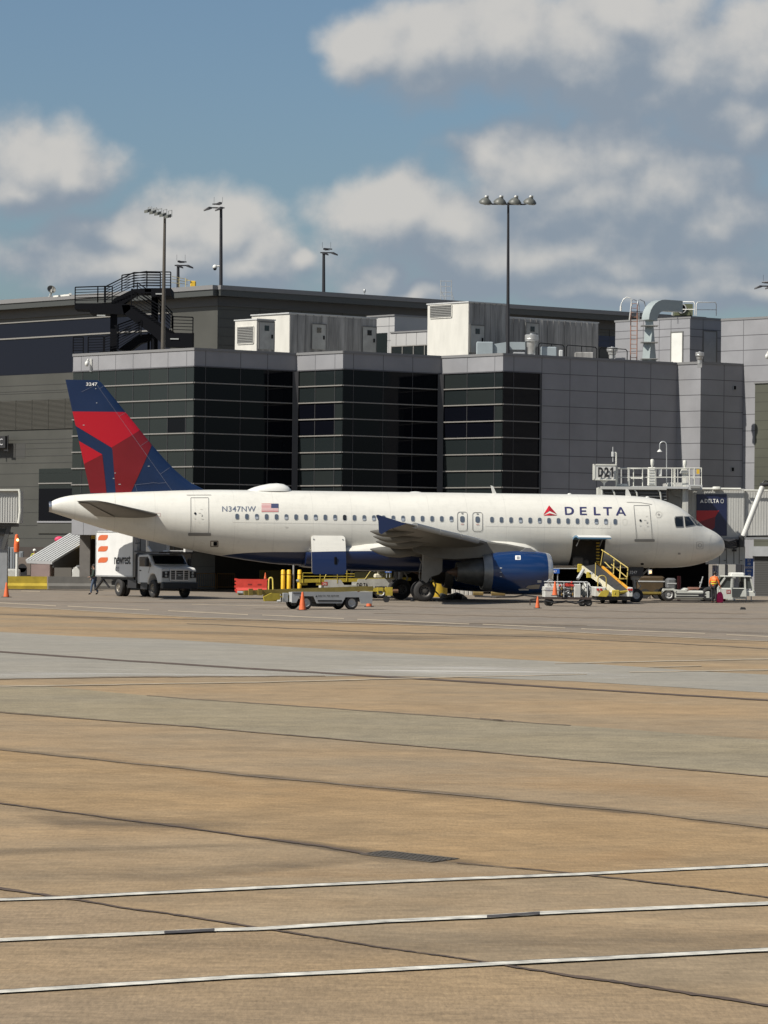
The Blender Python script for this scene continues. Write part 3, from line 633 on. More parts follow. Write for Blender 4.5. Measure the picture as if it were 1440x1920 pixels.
# penthouse with windows between the units
pt = thing('roof_penthouse', 'pale panelled rooftop penthouse with a window strip, between the long and tall white units', 'building', (0,0,0))
C, PL, PR, zt = footprint(690, 740, 812, 589.5, 246)
g = G(); g.prism([Vector((p.x, p.y, 15)) for p in (PL, C, PR, PL+PR-C)], (0,0,zt-15.1)); g.m = 2; q = [Vector((p.x, p.y, zt-.1)) for p in (PL, C, PR, PL+PR-C)]; c0 = sum(q, Vector())/4
g.prism([p+(p-c0).normalized()*.1 for p in q], (0,0,.1))
Ml, Ll = facet(PL, C); g.T = Ml; g.m = 1
for s in np.arange(.6, Ll, 1.5): g.box(s, s+.03, -.006, 0, 15, zt-.1)
for z in (zt-.8, zt-1.8, zt-2.9): g.box(0, Ll, -.006, 0, z, z+.03)
ppan = mat('pale_roof_panel', (.34,.34,.34), .5, 0, noise=(.5,.06))
g.build('upper_wall', [ppan, joint, cap], pt, smooth=0)
g = G(Ml); a = hit(706, 625, C, nb)-PL; b_ = hit(726, 660, C, nb)-PL; s0 = (a.x**2+a.y**2)**.5; s1 = (b_.x**2+b_.y**2)**.5; za = hit(706,625,C,nb).z
g.box(s0-.5, s1, -.03, 0, za-1.4, za); g.build('window', gspan, pt, smooth=0)
C, PL, PR, zt = footprint(733, 812, 830, 618, 240)
Ml, Ll = facet(PL, C); g = G(Ml); g.box(0, Ll, 0, 3, 15, zt-.1); g.m = 1
for s in np.arange(.5, Ll, .98): g.box(s, s+.03, -.006, 0, 15, zt-.1)
g.m = 2; g.box(-.05, Ll, -.06, 3, zt-.1, zt); g.build('lower_wall', [ppan, joint, cap], pt, smooth=0)
g = G(Ml); zw = hit(770, 649, C, nb).z; g.box(.1, Ll, -.02, 0, 15, zw); g.m = 1
for s in np.arange(.1, Ll, 1.07): g.box(s-.03, s+.03, -.06, -.02, 15, zw)
g.box(.1, Ll, -.06, -.02, zw, zw+.06); g.build('window', [gspan, mull], pt, smooth=0)
# stair penthouse with doors and the low block beside it
sp = thing('stair_penthouse', 'grey panelled rooftop stair house with a bright white door and white rails on top', 'building', (0,0,0))
C, PL, PR, zt = footprint(1154, 1294, 1353, 593.5, 240)
Ml, Ll = facet(PL, C); Mr, Lr = facet(C, PR)
g = G(); g.prism([Vector((p.x, p.y, 14)) for p in (PL, C, PR, PL+PR-C)], (0,0,zt-14.12)); g.T = Ml; g.m = 1
for r in (617, 629.5+2, 656): z = hit(1250, r, C, nb).z; g.box(0, Ll, -.006, 0, z-.02, z+.02)
for x in (1206, 1236, 1258): a = hit(x, 640, C, nb)-PL; s = (a.x**2+a.y**2)**.5; g.box(s-.02, s+.02, -.006, 0, 14, zt-.12)
g.T = Mr
for r in (617, 631, 656): z = hit(1300, r, C, na).z; g.box(0, Lr, -.006, 0, z-.02, z+.02)
a = hit(1318, 640, C, na)-C; s = (a.x**2+a.y**2)**.5; g.box(s-.02, s+.02, -.006, 0, 14, zt-.12)
g.T = None; g.m = 2; q = [Vector((p.x, p.y, zt-.12)) for p in (PL, C, PR, PL+PR-C)]; c0 = sum(q, Vector())/4; g.prism([p+(p-c0).normalized()*.08 for p in q], (0,0,.12))
g.build('wall', [panel, joint, cap], sp, smooth=0)
def fdoor(M, base, P, n, x0, x1, r0, z0, mt, parent):
    a = hit(x0, r0, P, n); b = hit(x1, r0, P, n); s0 = ((a-base).x**2+(a-base).y**2)**.5; s1 = ((b-base).x**2+(b-base).y**2)**.5
    g = G(M); g.box(s0, s1, -.03, 0, z0, a.z); g.m = 1; g.box(s0-.07, s0, -.06, 0, z0, a.z+.07); g.box(s1, s1+.07, -.06, 0, z0, a.z+.07); g.box(s0, s1, -.06, 0, a.z, a.z+.07)
    o = g.build('door', [mt, seam], parent, smooth=0); h = G(M); h.box(s0+.08, s0+.14, -.08, -.03, z0+1.0, z0+1.2); h.build('handle', black, o, smooth=0); return o
fdoor(Ml, PL, C, nb, 1259.5, 1280, 624, 14.6, white, sp); fdoor(Mr, C, C, na, 1319, 1342.5, 621, 14.6, grey, sp)
g = G()
zt_ = zt
for (x0, x1, Y, r0, r1) in ((1260.5, 1302.5, 240.5, 568.5, 591.5), (1305.5, 1343, 243, 568, 592)):
    a, b = at(x0, r1, Y), at(x1, r1, Y-1 if x0 < 1300 else Y+1); h = 0.92
    up = Vector((0,0,h))
    g.tube([a, a+up*.85, a+up+(b-a)*.05, b+up+(a-b)*.05, b+up*.85, b], .035, 6); g.tube([a+up*.45, b+up*.45], .028, 6)
    g.build('roof_rail', white, sp, smooth=60); g = G()
def one(name, label, cat, g, mats, smooth=35, group=None):
    """a thing that is one mesh: origin moved to its base"""
    xs = [v.x for v in g.v]; ys = [v.y for v in g.v]; zs = [v.z for v in g.v]; o = Vector(((min(xs)+max(xs))/2, (min(ys)+max(ys))/2, min(zs)))
    g.v = [v-o for v in g.v]; ob = g.build(name, mats, smooth=smooth); ob.location = o; return tag(ob, label, cat, group)
g = G(); a = at(1262, 591, 241); b = at(1299, 591, 241); g.box(a.x+.1, b.x, a.y, a.y+1.2, a.z, a.z+.78); g.m = 1; g.cyl((a.x+.55,a.y-.1,a.z+.45),(a.x+.55,a.y-.02,a.z+.45),.34,n=14); g.cyl((a.x+.35,a.y+.2,a.z+.78),(a.x+.35,a.y+.2,a.z+.92),.25,n=12)
g.m = 2; g.lathe([(.34,0),(.34,.06),(.28,.06)], (a.x+.55,a.y-.18,a.z+.45), (0,-1,0), 14)
one('exhaust_fan', 'olive green cased fan on the stair house roof behind the white rails', 'fan', g, [mat('olive_green', (.10,.11,.06), .6), black, lgrey])
# bent duct
dg = mat('grey_green_duct', (.30,.34,.34), .45, .2, noise=(.8,.12))
g = G(); A = at(1217, 678, 235); A.z = 14.9; top = at(1217, 584, 235); w = .37; pts = [(0, A.z), (0, top.z-.6)]
for k in range(8): t = pi/2*k/7; pts.append((1.05*(1-cos(t)), top.z-.1+.55*sin(t)+(-.5*(1-sin(t)))))
pts.append((2.6, pts[-1][1]))
ring = []
for i, (x, z) in enumerate(pts):
    j = min(i, len(pts)-2); dx, dz = pts[j+1][0]-pts[j][0], pts[j+1][1]-pts[j][1]; l = sqrt(dx*dx+dz*dz) or 1; nx, nz_ = -dz/l, dx/l
    dirx = Vector((cos(R_(37)), sin(R_(37)), 0)); P = Vector((A.x, A.y, 0))+dirx*x+Vector((0,0,z)); nn = dirx*nx+Vector((0,0,nz_)); sd = Vector((dirx.y, -dirx.x, 0))
    ring.append([P+nn*w+sd*w, P-nn*w+sd*w, P-nn*w-sd*w, P+nn*w-sd*w])
g.loft(ring); g.m = 1
for zz in (15.6, 16.7, 17.8): g.box(A.x-.56, A.x+.56, A.y-.56, A.y+.56, zz, zz+.05)
one('air_duct', 'grey square air duct bending over from the roof towards the stair house', 'duct', g, [dg, louv], 20)
# caged ladder
lm = mat('rusty_ladder', (.28,.15,.11), .7, noise=(3,.3))
g = G(); a, b = at(1182, 678, 236.5), at(1194, 678, 236.5); a.z = b.z = 15; zl = at(1182, 592, 236.5).z; zc = at(1182, 561, 236.5).z
for p in (a, b): g.tube([p, Vector((p.x, p.y, zc-.35))], .04, 6)
for k in range(20): z = 15.2+k*.30; g.tube([Vector((a.x, a.y, z)), Vector((b.x, b.y, z))], .022, 5) if z < zl+1 else None
g.m = 1
for p in (a, b): g.tube([Vector((p.x, p.y, zc-.4)), Vector((p.x+.03, p.y, zc-.1)), Vector((p.x+.2, p.y+.3, zc)), Vector((p.x+.5, p.y+.6, zc-.1)), Vector((p.x+.6, p.y+.7, zc-.45)), Vector((p.x+.6, p.y+.7, zl-.4))], .03, 6)
for z in (zl, zl+.3): g.tube([Vector((a.x, a.y, z)), Vector((b.x+.6, b.y+.7, z))], .03, 6)
one('cage_ladder', 'rusty red ladder up to the stair house block, with grey hooped handrails at its top', 'ladder', g, [lm, steel], 60)
g = G(); p = at(1180, 600, 236); q = [at(x, y, 236) for x, y in ((1184,566),(1183,559),(1175,557.5),(1169,561),(1165,569),(1164,574))]; g.tube([p]+q, .035, 6); g.m = 1; e = q[-1]; g.cyl(e, e+Vector((0,0,-.32)), .06, .07, 8); g.m = 0; g.cyl(at(1184,570,235.9), at(1184,574,235.9), .07, .05, 8)
one('pole_lamp', 'small white curved lamp arm by the top of the rusty ladder', 'lamp', g, [white, white], 60)
# fans, boxes and pipes behind the parapet
bgm = mat('blue_grey_casing', (.27,.31,.33), .5, noise=(1,.1))
def roofbox(name, label, cat, x0, x1, r0, Y, dep, mt, group=None):
    a, b = at(x0, r0, Y), at(x1, r0, Y); g = G(); g.bbox(a.x, b.x, Y, Y+dep, 15, a.z, .05); return one(name, label, cat, g, mt, 20, group)
roofbox('duct_box', 'pale blue grey box on the roof left of the tall light mast', 'duct', 893.5, 925, 640.5, 232.2, .9, bgm)
g = G(); a, b, c, d = at(921, 664, 232.4), at(925, 645, 232.4), at(951, 641, 232.4), at(948, 664, 232.4); g.prism([a, b, c, d], (0, 1.4, 0)); e, f_ = at(951, 641, 232.9), at(985, 641, 232.9); g.box(e.x, f_.x, 232.9, 233.9, e.z-.5, e.z); one('duct_hood', 'slanted blue grey duct hood behind the foot of the tall light mast', 'duct', g, bgm, 20)
def fan(name, label, px, r0, r1, Y, R, group):
    g = G(); c = at(px, r0, Y); H = c.z-at(px, r1, Y).z; z0 = c.z-H; 
    g.lathe([(R*.6,0),(R*.6,H*.30),(R*.75,H*.36),(R*.78,H*.55),(R,H*.62),(R*1.02,H*.9),(R*.92,H*.93),(R*.9,H*.90),(R*.3,H*.90),(R*.28,H),(0,H)], (c.x, c.y, z0), (0,0,1), 18); g.lathe([(R*1.03,H*.7),(R*1.06,H*.72),(R*1.03,H*.74)], (c.x, c.y, z0), (0,0,1), 18)
    g.box(c.x-R*.5, c.x+R*.5, c.y-R*.5, c.y+R*.5, 15, z0+.02)
    return one(name, label, 'fan', g, mat('fan_metal', (.50,.50,.49), .35, .6, noise=(3,.15)), 40, group)
fan('roof_fan', 'large silver mushroom roof fan in front of the streaked grey unit', 997, 625, 664, 233, .45, 'mushroom fans on the terminal roof')
fan('roof_fan', 'small silver mushroom roof fan at the right end of the black pipe rails', 1148, 650, 672, 234.5, .36, 'mushroom fans on the terminal roof')
fan('roof_fan', 'short silver vent drum beside the shaded door of the stair house', 1312, 659, 682, 233, .28, 'mushroom fans on the terminal roof')
g = G()
for x0, x1, r0, r1 in ((1010,1058,641,647),(1062,1119,645,651),(1124,1176,650,655)):
    a, b = at(x0, r0+2, 233), at(x1, r1, 234); c, d = Vector((a.x, a.y, 15)), Vector((b.x, b.y, 15)); g.tube([c, a+Vector((0,0,-.12)), a+Vector((.1,0,0)), b+Vector((-.1,0,0)), b+Vector((0,0,-.12)), d], .032, 6); g.tube([c+Vector((0,0,.45)), d+Vector((0,0,.45))], .02, 6); g.tube([(a+b)/2, ((a+b)/2).xy.to_3d()+Vector((0,0,15))], .025, 6)
one('pipe_rail', 'low black pipe guard rails along the roof edge in front of the streaked unit', 'railing', g, black, 60)
for x0, x1, r0, mt, lb in ((1014,1044,650,bgm,'blue grey duct box behind the left black pipe rail'),(1048,1056,656,lgrey,'tiny pale box at the roof edge under the pipe rails'),(1078,1113,660,corr,'low streaked grey box under the right end of the streaked unit'),(962,985,660,grey,'low grey box right of the light mast foot')):
    roofbox('equipment_box', lb, 'equipment box', x0, x1, r0, 232.6, .8, mt)
# scaffold ladder on the rear roof, vent post, dish and small fittings
def rear_at(x, y): return hit(x, y, CR-Vector((-na.x, -na.y, 0))*-3, na)
g = G()
for x in (826.5, 836, 846.5): g.tube([at(x, 564, 262), at(x, 525 if x != 836 else 530, 262)], .03, 6)
for r in (527, 537, 548, 555): g.tube([at(826.5, r, 262), at(846.5, r, 262)], .025, 6)
g.tube([at(826.5, 545, 262), at(835, 564, 262)], .03, 6); g.tube([at(846.5, 547, 262), at(852, 566, 262)], .03, 6)
one('roof_frame', 'thin grey tubular frame standing on the dark roof above the tall white unit', 'frame', g, steel, 60)
g = G(); g.tube([at(683.5, 554, 257), at(683.5, 548, 257)], .04, 6); g.sph(at(683.5, 545.5, 257), .12, (.8,.8,1.3), 8, 6); one('vent_post', 'tiny dark vent post on the dark roof edge, right of the middle roof floodlight mast', 'vent', g, steel, 60)
g = G(); c = at(96.5, 542.5, 252)
nv = Vector((.35,-.8,.45)).normalized(); g.lathe([(0,-.16),(.12,-.15),(.24,-.09),(.31,0),(.32,.01),(.30,.01),(.23,-.06),(.1,-.11),(0,-.12)], c, nv, 20); g.m = 1; g.tube([c, c+Vector((0,.05,-.3)), at(95, 557, 252.1)], .05, 6); g.tube([at(91.5, 557, 252), at(95, 549, 252)], .03, 5); g.tube([c+nv*.0+Vector((0,0,-.28)), c+nv*.38], .015, 5)
one('satellite_dish', 'small dark satellite dish on a white foot at the far left roof edge', 'satellite dish', g, [mat('dish_grey', (.10,.10,.09), .6), white], 40)
g = G(); a, b = at(101, 556, 253), at(132, 553, 251.5); g.bar(a, b, .12, .12); g.box(b.x-.1, b.x+.08, b.y-.1, b.y+.1, b.z, b.z+.12); one('roof_bar', 'low white bar lying on the roof right of the satellite dish', 'pipe', g, white, 0)

# ---------------------------------------------------------------- masts
pole_d = mat('dark_pole', (.028,.028,.032), .45, .3); pole_b = mat('brown_pole', (.085,.075,.062), .5, .2, noise=(2,.15)); lampg = mat('lamp_housing', (.095,.10,.09), .5, noise=(4,.2)); lens = mat('lamp_lens', (.36,.37,.36), .2)
def rooflamp(g, c, s, dirx):
    c = Vector(c); g.add([c+Vector(v)*s for v in ((-.75,-.4,-.25),(.75,-.4,-.32),(.75,.4,-.32),(-.75,.4,-.25),(-.2,-.25,.22),(.25,-.25,.3),(.25,.25,.3),(-.2,.25,.22))], [(0,3,2,1),(4,5,6,7),(0,1,5,4),(1,2,6,5),(2,3,7,6),(3,0,4,7)])
bt = at(953, 383, 231); bb = at(952.3, 664, 231); bb.z = 14.98
t = thing('floodlight_mast', 'tallest light mast, dark pole with four hooded floodlights in a row on a crossbar', 'light mast', (bb.x, bb.y, bb.z)); O = Vector((bb.x, bb.y, bb.z)); T = Matrix.Translation(-O)
g = G(T); g.cyl(bb, bt+Vector((0,0,.12)), .125, .075, 14); g.build('pole', pole_d, t)
cl, cr = at(914.5, 378, 231), at(991, 378, 231); cb = at(953, 383, 231).z
g = G(T); g.tube([cl, Vector((cl.x+.1, cl.y, cb+.05)), Vector((cl.x+.28, cl.y, cb)), Vector((cr.x-.28, cr.y, cb)), Vector((cr.x-.1, cr.y, cb+.05)), cr], .05, 8)
for x in (939, 966.8): p = at(x, 378, 231); g.cyl(Vector((p.x, p.y, cb)), p, .045, n=8)
g.build('crossbar', pole_d, t, 60)
for x in (910.5, 938, 966, 994):
    p = at(x, 376.5, 231); g = G(T); g.lathe([(.02,-.28),(.43,-.16),(.43,-.08),(.30,.08),(.12,.20),(.0,.24)], p, (.15,-.25,1), 16); g.m = 1; g.lathe([(.41,-.15),(.36,-.22),(0,-.24)], p, (.15,-.25,1), 16); g.m = 2; g.sph(p+Vector((.02,-.1,.26)), .09, n=8, m=6); g.m = 0; g.box(p.x-.06, p.x+.2, p.y, p.y+.2, p.z+.1, p.z+.34); g.build('floodlight', [lampg, lens, white], t, 40)
g = G(T); g.lathe([(.24,0),(.24,.12),(.14,.2)], bb+Vector((0,0,.1)), (0,0,1), 12); g.sph(bb+Vector((.05,-.3,.35)), .1, n=8, m=6); g.build('base_clamp', white, t)
# mast with a rack of floodlights, left
bt = at(309, 406, 229.5); bb = at(305.5, 657, 229.5); bb.z = 14.98; O = bb.copy()
t = thing('floodlight_mast', 'brown light mast with a slanting rack of floodlights, in front of the black stair tower', 'light mast', O); T = Matrix.Translation(-O)
g = G(T); g.cyl(bb, bt, .15, .085, 14); g.build('pole', pole_b, t)
g = G(T); a, b = at(281, 397, 231.5), at(319, 407, 228.5); g.bar(a, b, .12, .08); g.bar(at(283,393.5,231.5), at(301,391.5,230.5), .08, .05); g.build('rack', steel, t, 0)
for k in range(5):
    s = k/4; c = a+(b-a)*s; g = G(T); w = .20; h = .42-.05*(4-k)*.6
    ex_ = Vector((.55,-.75,0)).normalized(); u = Vector((0,0,1))
    for p, q in ((c-ex_*w+u*.05, c-ex_*w+u*h), (c+ex_*w+u*.0, c+ex_*w+u*h), (c-ex_*w+u*h, c+ex_*w+u*h)): g.bar(p, q, .06, .05)
    g.m = 1; g.prism([c-ex_*w+u*.02, c+ex_*w+u*.02, c+ex_*w+u*.2, c-ex_*w+u*.2], Vector((-.25,-.18,-.12))); g.build('floodlight', [steel, lampg], t, 0)
def cluster(label, px, rt, rb, Y, flip, z0, sc=1.0, extra=None):
    bt = at(px, rt, Y); bb = Vector((at(px, rb, Y).x, Y, z0)); O = bb.copy(); t = thing('roof_floodlight_mast', label, 'light mast', O, 0, 'floodlight masts on the rear roof'); T = Matrix.Translation(-O)
    g = G(T); g.cyl(bb, bt, .13, .10, 12); g.build('pole', pole_d, t)
    d = -1 if flip else 1
    g = G(T); g.tube([bt+Vector((-.25*d,0,.05)), bt+Vector((.75*d,0,.05))], .05, 6); g.tube([bt+Vector((0,-.35,.32)), bt+Vector((.6*d,-.1,.30))], .05, 6); g.build('bracket', pole_d, t, 60)
    for (dx, dy, dz, tx) in ((.05,-.2,-.02,.25),(.95,-.1,-.02,.42),(.15,.1,.38,.1)):
        c = bt+Vector((dx*d, dy, dz))*sc; ax = Vector((tx*d, -.2, 1)).normalized(); g = G(T); k = sc
        g.loft([[c+Vector((x*k*d, y*k, z*k)) for x, y, z in r] for r in ([(-.22,-.2,.0),(-.22,.2,.0),(-.2,.2,.12),(-.2,-.2,.12)], [(0,-.25,-.08),(0,.25,-.08),(0,.22,.13),(0,-.22,.13)], [(.42,-.2,-.20 if tx > .2 else -.05),(.42,.2,-.20 if tx > .2 else -.05),(.42,.16,-.08),(.42,-.16,-.08)])]); g.build('floodlight', pole_d, t, 0)
    for dx in (-.1, .5):
        g = G(T); p = bt+Vector((dx*d, 0, .4)); g.cyl(p, p+Vector((0,0,.42)), .01, n=5); g.build('spike', pole_d, t)
    if extra: extra(t, T, bt, bb)
    return t
def camx(t, T, bt, bb):
    p = at(413, 499, 252); q = at(403, 500.5, 252); g = G(T); g.tube([p, q+Vector((0,0,.05))], .06, 6); g.sph(q, .17, n=12, m=8); g.m = 1; g.sph(q+Vector((0,-.02,-.12)), .13, n=10, m=6); g.build('camera', [white, black], t, 40)
    g = G(T); c = at(412, 533, 252); g.lathe([(1.0,0),(.25,.22),(.16,.4)], (c.x, c.y, bb.z), (0,0,1), 16); g.build('base_flashing', white, t, 40)
cluster('tallest dark mast on the rear roof, with a white camera ball low on its pole', 414.5, 391, 534, 252, True, ZR-.3, .9, camx)
cluster('shortest dark floodlight mast on the rear roof, behind the rail left of the yellow box', 334, 499, 541, 256, False, ZR-.3, .8)
cluster('dark floodlight mast alone on the rear roof edge, right of the masts by the stairs', 607, 475, 551, 258, False, ZR-.3, .75)
cluster('dark floodlight mast cut off by the right edge of the photo above the panelled wing', 1445, 538, 640, 240, True, 14, .8)
# yellow machine and rails on the rear roof
g = G(); a, b = at(356.5, 538, 252), at(367, 526.5, 252); g.bbox(a.x, b.x, 252, 252.6, a.z, b.z, .05); one('utility_box', 'bright yellow box on the rear roof beside the stair tower', 'box', g, yellow, 20)
g = G()
for r in (521, 526, 533): g.tube([at(322, r-3, 251), at(352, r+ (3 if r < 530 else 0), 252)], .02, 5)
for x in (336, 348): g.tube([at(x, 538, 251.5), at(x, 521, 251.5)], .025, 5)
g.bar(at(347,525.5,252), at(357,526,252), .15, .05); one('roof_rail', 'thin pale yellow rail between the black stair tower and the yellow box', 'railing', g, mat('faded_yellow', (.5,.42,.2), .6), 60)
for x, y, Y, mnt, lb in ((163,682,231.0,170,'white dome camera hanging on the pale fascia above the tail fin'),(1438.5,668,None,1443,'white dome camera on the right-hand wall at the photo edge')):
    c = at(x, y, Y) if Y else hit(x, y, C8+Vector((-.3,-.3,0)), n8); g = G(); g.sph(c, .15, (.9,.9,1.2), 12, 8); g.tube([c+Vector((0,0,.14)), c+Vector((.05,.1,.3)), at(mnt, y-2, c.y+.15)], .045, 6); g.box(at(mnt,y,0.1+c.y).x-.06, at(mnt,y,c.y).x+.06, c.y+.1, c.y+.2, c.z-.5, c.z+.35)
    one('dome_camera', lb, 'camera', g, white, 50, 'dome cameras on the terminal walls')

# ---------------------------------------------------------------- black stair tower
st = thing('stair_tower', 'black steel zigzag stair tower with railed landings on the left of the terminal roof', 'stair tower', (at(250,655,238).x, 238, 15)); STO = Vector(st.location); T = Matrix.Translation(-STO)
YF, YB = 237.0, 239.2
def cpt(zx, zy, Y): return at(120+zx/5.538, 500+zy/5.538, Y)
def railing(pts, Y, n=6, post=1.25, h=1.07):
    g = G(T); P = [cpt(x, y, Y) for x, y in pts]
    for a, b in zip(P, P[1:]):
        L = (b-a).length; k = max(1, round(L/post))
        for i in range(k+1): p = a+(b-a)*i/k; g.bar(p, p+Vector((0,0,h)), .075)
        for j in range(1, n+1): z = Vector((0,0,h*j/n)); g.bar(a+z, b+z, .075 if j == n else .045)
    return g.build('railing', black, st, 0)
def slab(name, pts, Y0, Y1):
    g = G(T); P = [cpt(x, y, Y0) for x, y in pts]; g.prism(P, (0, Y1-Y0, 0)); return g.build(name, black, st, 0)
slab('landing', [(110,380),(450,380),(620,385),(690,395),(690,440),(620,495),(270,485),(268,448),(110,440)], YF, YB+.3)
slab('landing', [(840,222),(1110,222),(1115,300),(905,310),(905,262),(840,262)], YF, YB+1.2)
slab('stair_flight', [(470,395),(520,330),(720,232),(850,225),(850,265),(740,300),(600,400)], YF+1.3, YB+.2)
slab('stair_flight', [(600,400),(700,395),(980,570),(1130,685),(1340,690),(1335,840),(1050,830),(900,690),(620,488)], YF, YF+1.2)
slab('stair_flight', [(560,860),(640,800),(780,705),(905,700),(905,760),(790,800),(680,880)], YF+1.3, YB+.2)
slab('landing', [(740,232),(905,232),(905,275),(740,275)], YF, YB)
railing([(115,380),(350,372),(430,370)], YF); railing([(430,372),(725,205+20)], YF+1.3, post=1.6); railing([(420,372),(500,372)], YF, 6)
railing([(600,235+20),(860,215)], YF, post=1.3); railing([(860,218),(1107,222)], YF, post=1.1); railing([(725,225),(1000,228)], YB, 6)
railing([(700,395),(1000,575),(1130,680)], YF, 5, 1.6); railing([(1130,685),(1338,692)], YF, 5, 1.1); railing([(760,330),(960,470),(1120,640)], YF+1.2, 5, 1.6)
railing([(560,770),(780,690)], YF+1.3, 6, 1.3); railing([(420,895),(560,860),(800,720)], YF, 6, 1.3); railing([(95,900),(200,898)], YF, 6, 1.3); railing([(250,898),(410,893)], YF, 6, 1.3)
for x, y0, y1, Y in ((518,470,910,YF+.6),(945,260,700,YB-.2),(880,690,900,YB),(1338,690,860,YF+.1),(925,700,900,YF+.4)):
    a = cpt(x, y0, Y); g = G(T); w = .22 if x in (518, 945) else .08; g.box(a.x-w, a.x+w, Y-w, Y+w, 15, a.z); g.build('column', black, st, 0)
for x, y in ((385,506),(995,282),(1147,750)):
    a = cpt(x, y, YF-.05); g = G(T); g.box(a.x-.28, a.x+.28, a.y, a.y+.2, a.z-.04, a.z+.04); g.build('light_fitting', lens, st, 0)
# treads of the two visible flights
for (x0, y0, x1, y1, Ya, Yb, n) in ((470,395,850,225,YF+1.3,YB,13),(690,400,1130,690,YF,YF+1.2,16)):
    g = G(T)
    for k in range(n): t_ = (k+.5)/n; c = cpt(x0+(x1-x0)*t_, y0+(y1-y0)*t_, Ya); g.box(c.x-.15, c.x+.15, Ya-.03, Yb, c.z, c.z+.04)
    g.build('tread', black, st, 0)
# ================================================================ AIRLINER
PSI = R_(9.3); NOSE = Vector((19.0, 198.0, 0))
cP, sP = cos(PSI), sin(PSI)
MA = Matrix(((cP, -sP, 0, NOSE.x), (sP, cP, 0, NOSE.y), (0,0,1,0), (0,0,0,1))); MAi = MA.inverted()
jet = thing('passenger_jet', 'white airliner with blue belly and red and blue tail fin, parked broadside', 'airplane', NOSE, PSI)
def AL(px, py, ly):
    """picture position -> the jet's own coordinates on its plane y = ly"""
    n = Vector((-sP, cP, 0)); return MAi @ hit(px, py, NOSE+n*ly, n)
# hull outline: x from the nose backwards, top and bottom heights, half width
tops = [(0,3.11),(.02,3.30),(.08,3.48),(.2,3.66),(.39,3.83),(.7,4.02),(1.24,4.28),(1.55,4.48),(1.85,4.73),(2.1,4.95),(2.35,5.15),(2.96,5.46),(3.4,5.62),(3.81,5.73),(4.64,5.85),(5.67,5.91),(7.18,5.945),(9,5.95),(28,5.95),(30.1,5.91),(32,5.83),(33.86,5.73),(35.2,5.65),(36.26,5.56),(37.06,5.39),(37.4,5.24),(37.5,5.17)]
bots = [(0,3.11),(.02,2.98),(.08,2.85),(.25,2.66),(.55,2.47),(1.2,2.22),(2.07,2.02),(2.93,1.94),(5.45,1.90),(9,1.88),(22,1.86),(23.6,1.87),(24.72,1.90),(26.33,2.06),(28.39,2.37),(30.4,2.74),(33.02,3.33),(34.65,3.75),(36.42,4.28),(37.2,4.52),(37.5,4.62)]
wids = [(0,0),(.02,.17),(.08,.33),(.25,.58),(.55,.85),(1.2,1.19),(2.1,1.50),(3.2,1.73),(4.2,1.86),(5.2,1.94),(6.2,1.97),(7,1.975),(24,1.975),(26,1.96),(28,1.88),(30,1.70),(32,1.42),(34,1.05),(36,.62),(37.2,.36),(37.5,.28)]
def pchip(P):
    x = np.array([p[0] for p in P]); y = np.array([p[1] for p in P]); h = np.diff(x); d = np.diff(y)/h; m = np.zeros(len(x))
    for i in range(1, len(x)-1):
        if d[i-1]*d[i] > 0: w1 = 2*h[i]+h[i-1]; w2 = h[i]+2*h[i-1]; m[i] = (w1+w2)/(w1/d[i-1]+w2/d[i])
    m[0] = d[0]; m[-1] = d[-1]
    def f(q):
        q = min(max(q, x[0]), x[-1]); i = min(max(int(np.searchsorted(x, q))-1, 0), len(h)-1); t = (q-x[i])/h[i]
        return float((2*t**3-3*t**2+1)*y[i]+(t**3-2*t**2+t)*h[i]*m[i]+(-2*t**3+3*t**2)*y[i+1]+(t**3-t**2)*h[i]*m[i+1])
    return f
fT, fB, fW = pchip(tops), pchip(bots), pchip(wids)
def hy(x, z):
    """half width of the hull at x (negative backwards) and height z"""
    s = -x; t, b, w = fT(s), fB(s), fW(s); c = (t+b)/2; H = max((t-b)/2, 1e-3); q = (z-c)/H
    return w*sqrt(max(0, 1-q*q))
def HS(px, py, off=.012):
    y = -1.9
    for _ in range(12): p = AL(px, py, y); y = .5*y+.5*(-hy(p.x, p.z))
    p = AL(px, py, y); return Vector((p.x, -hy(p.x, p.z)-off, p.z+off*.3))
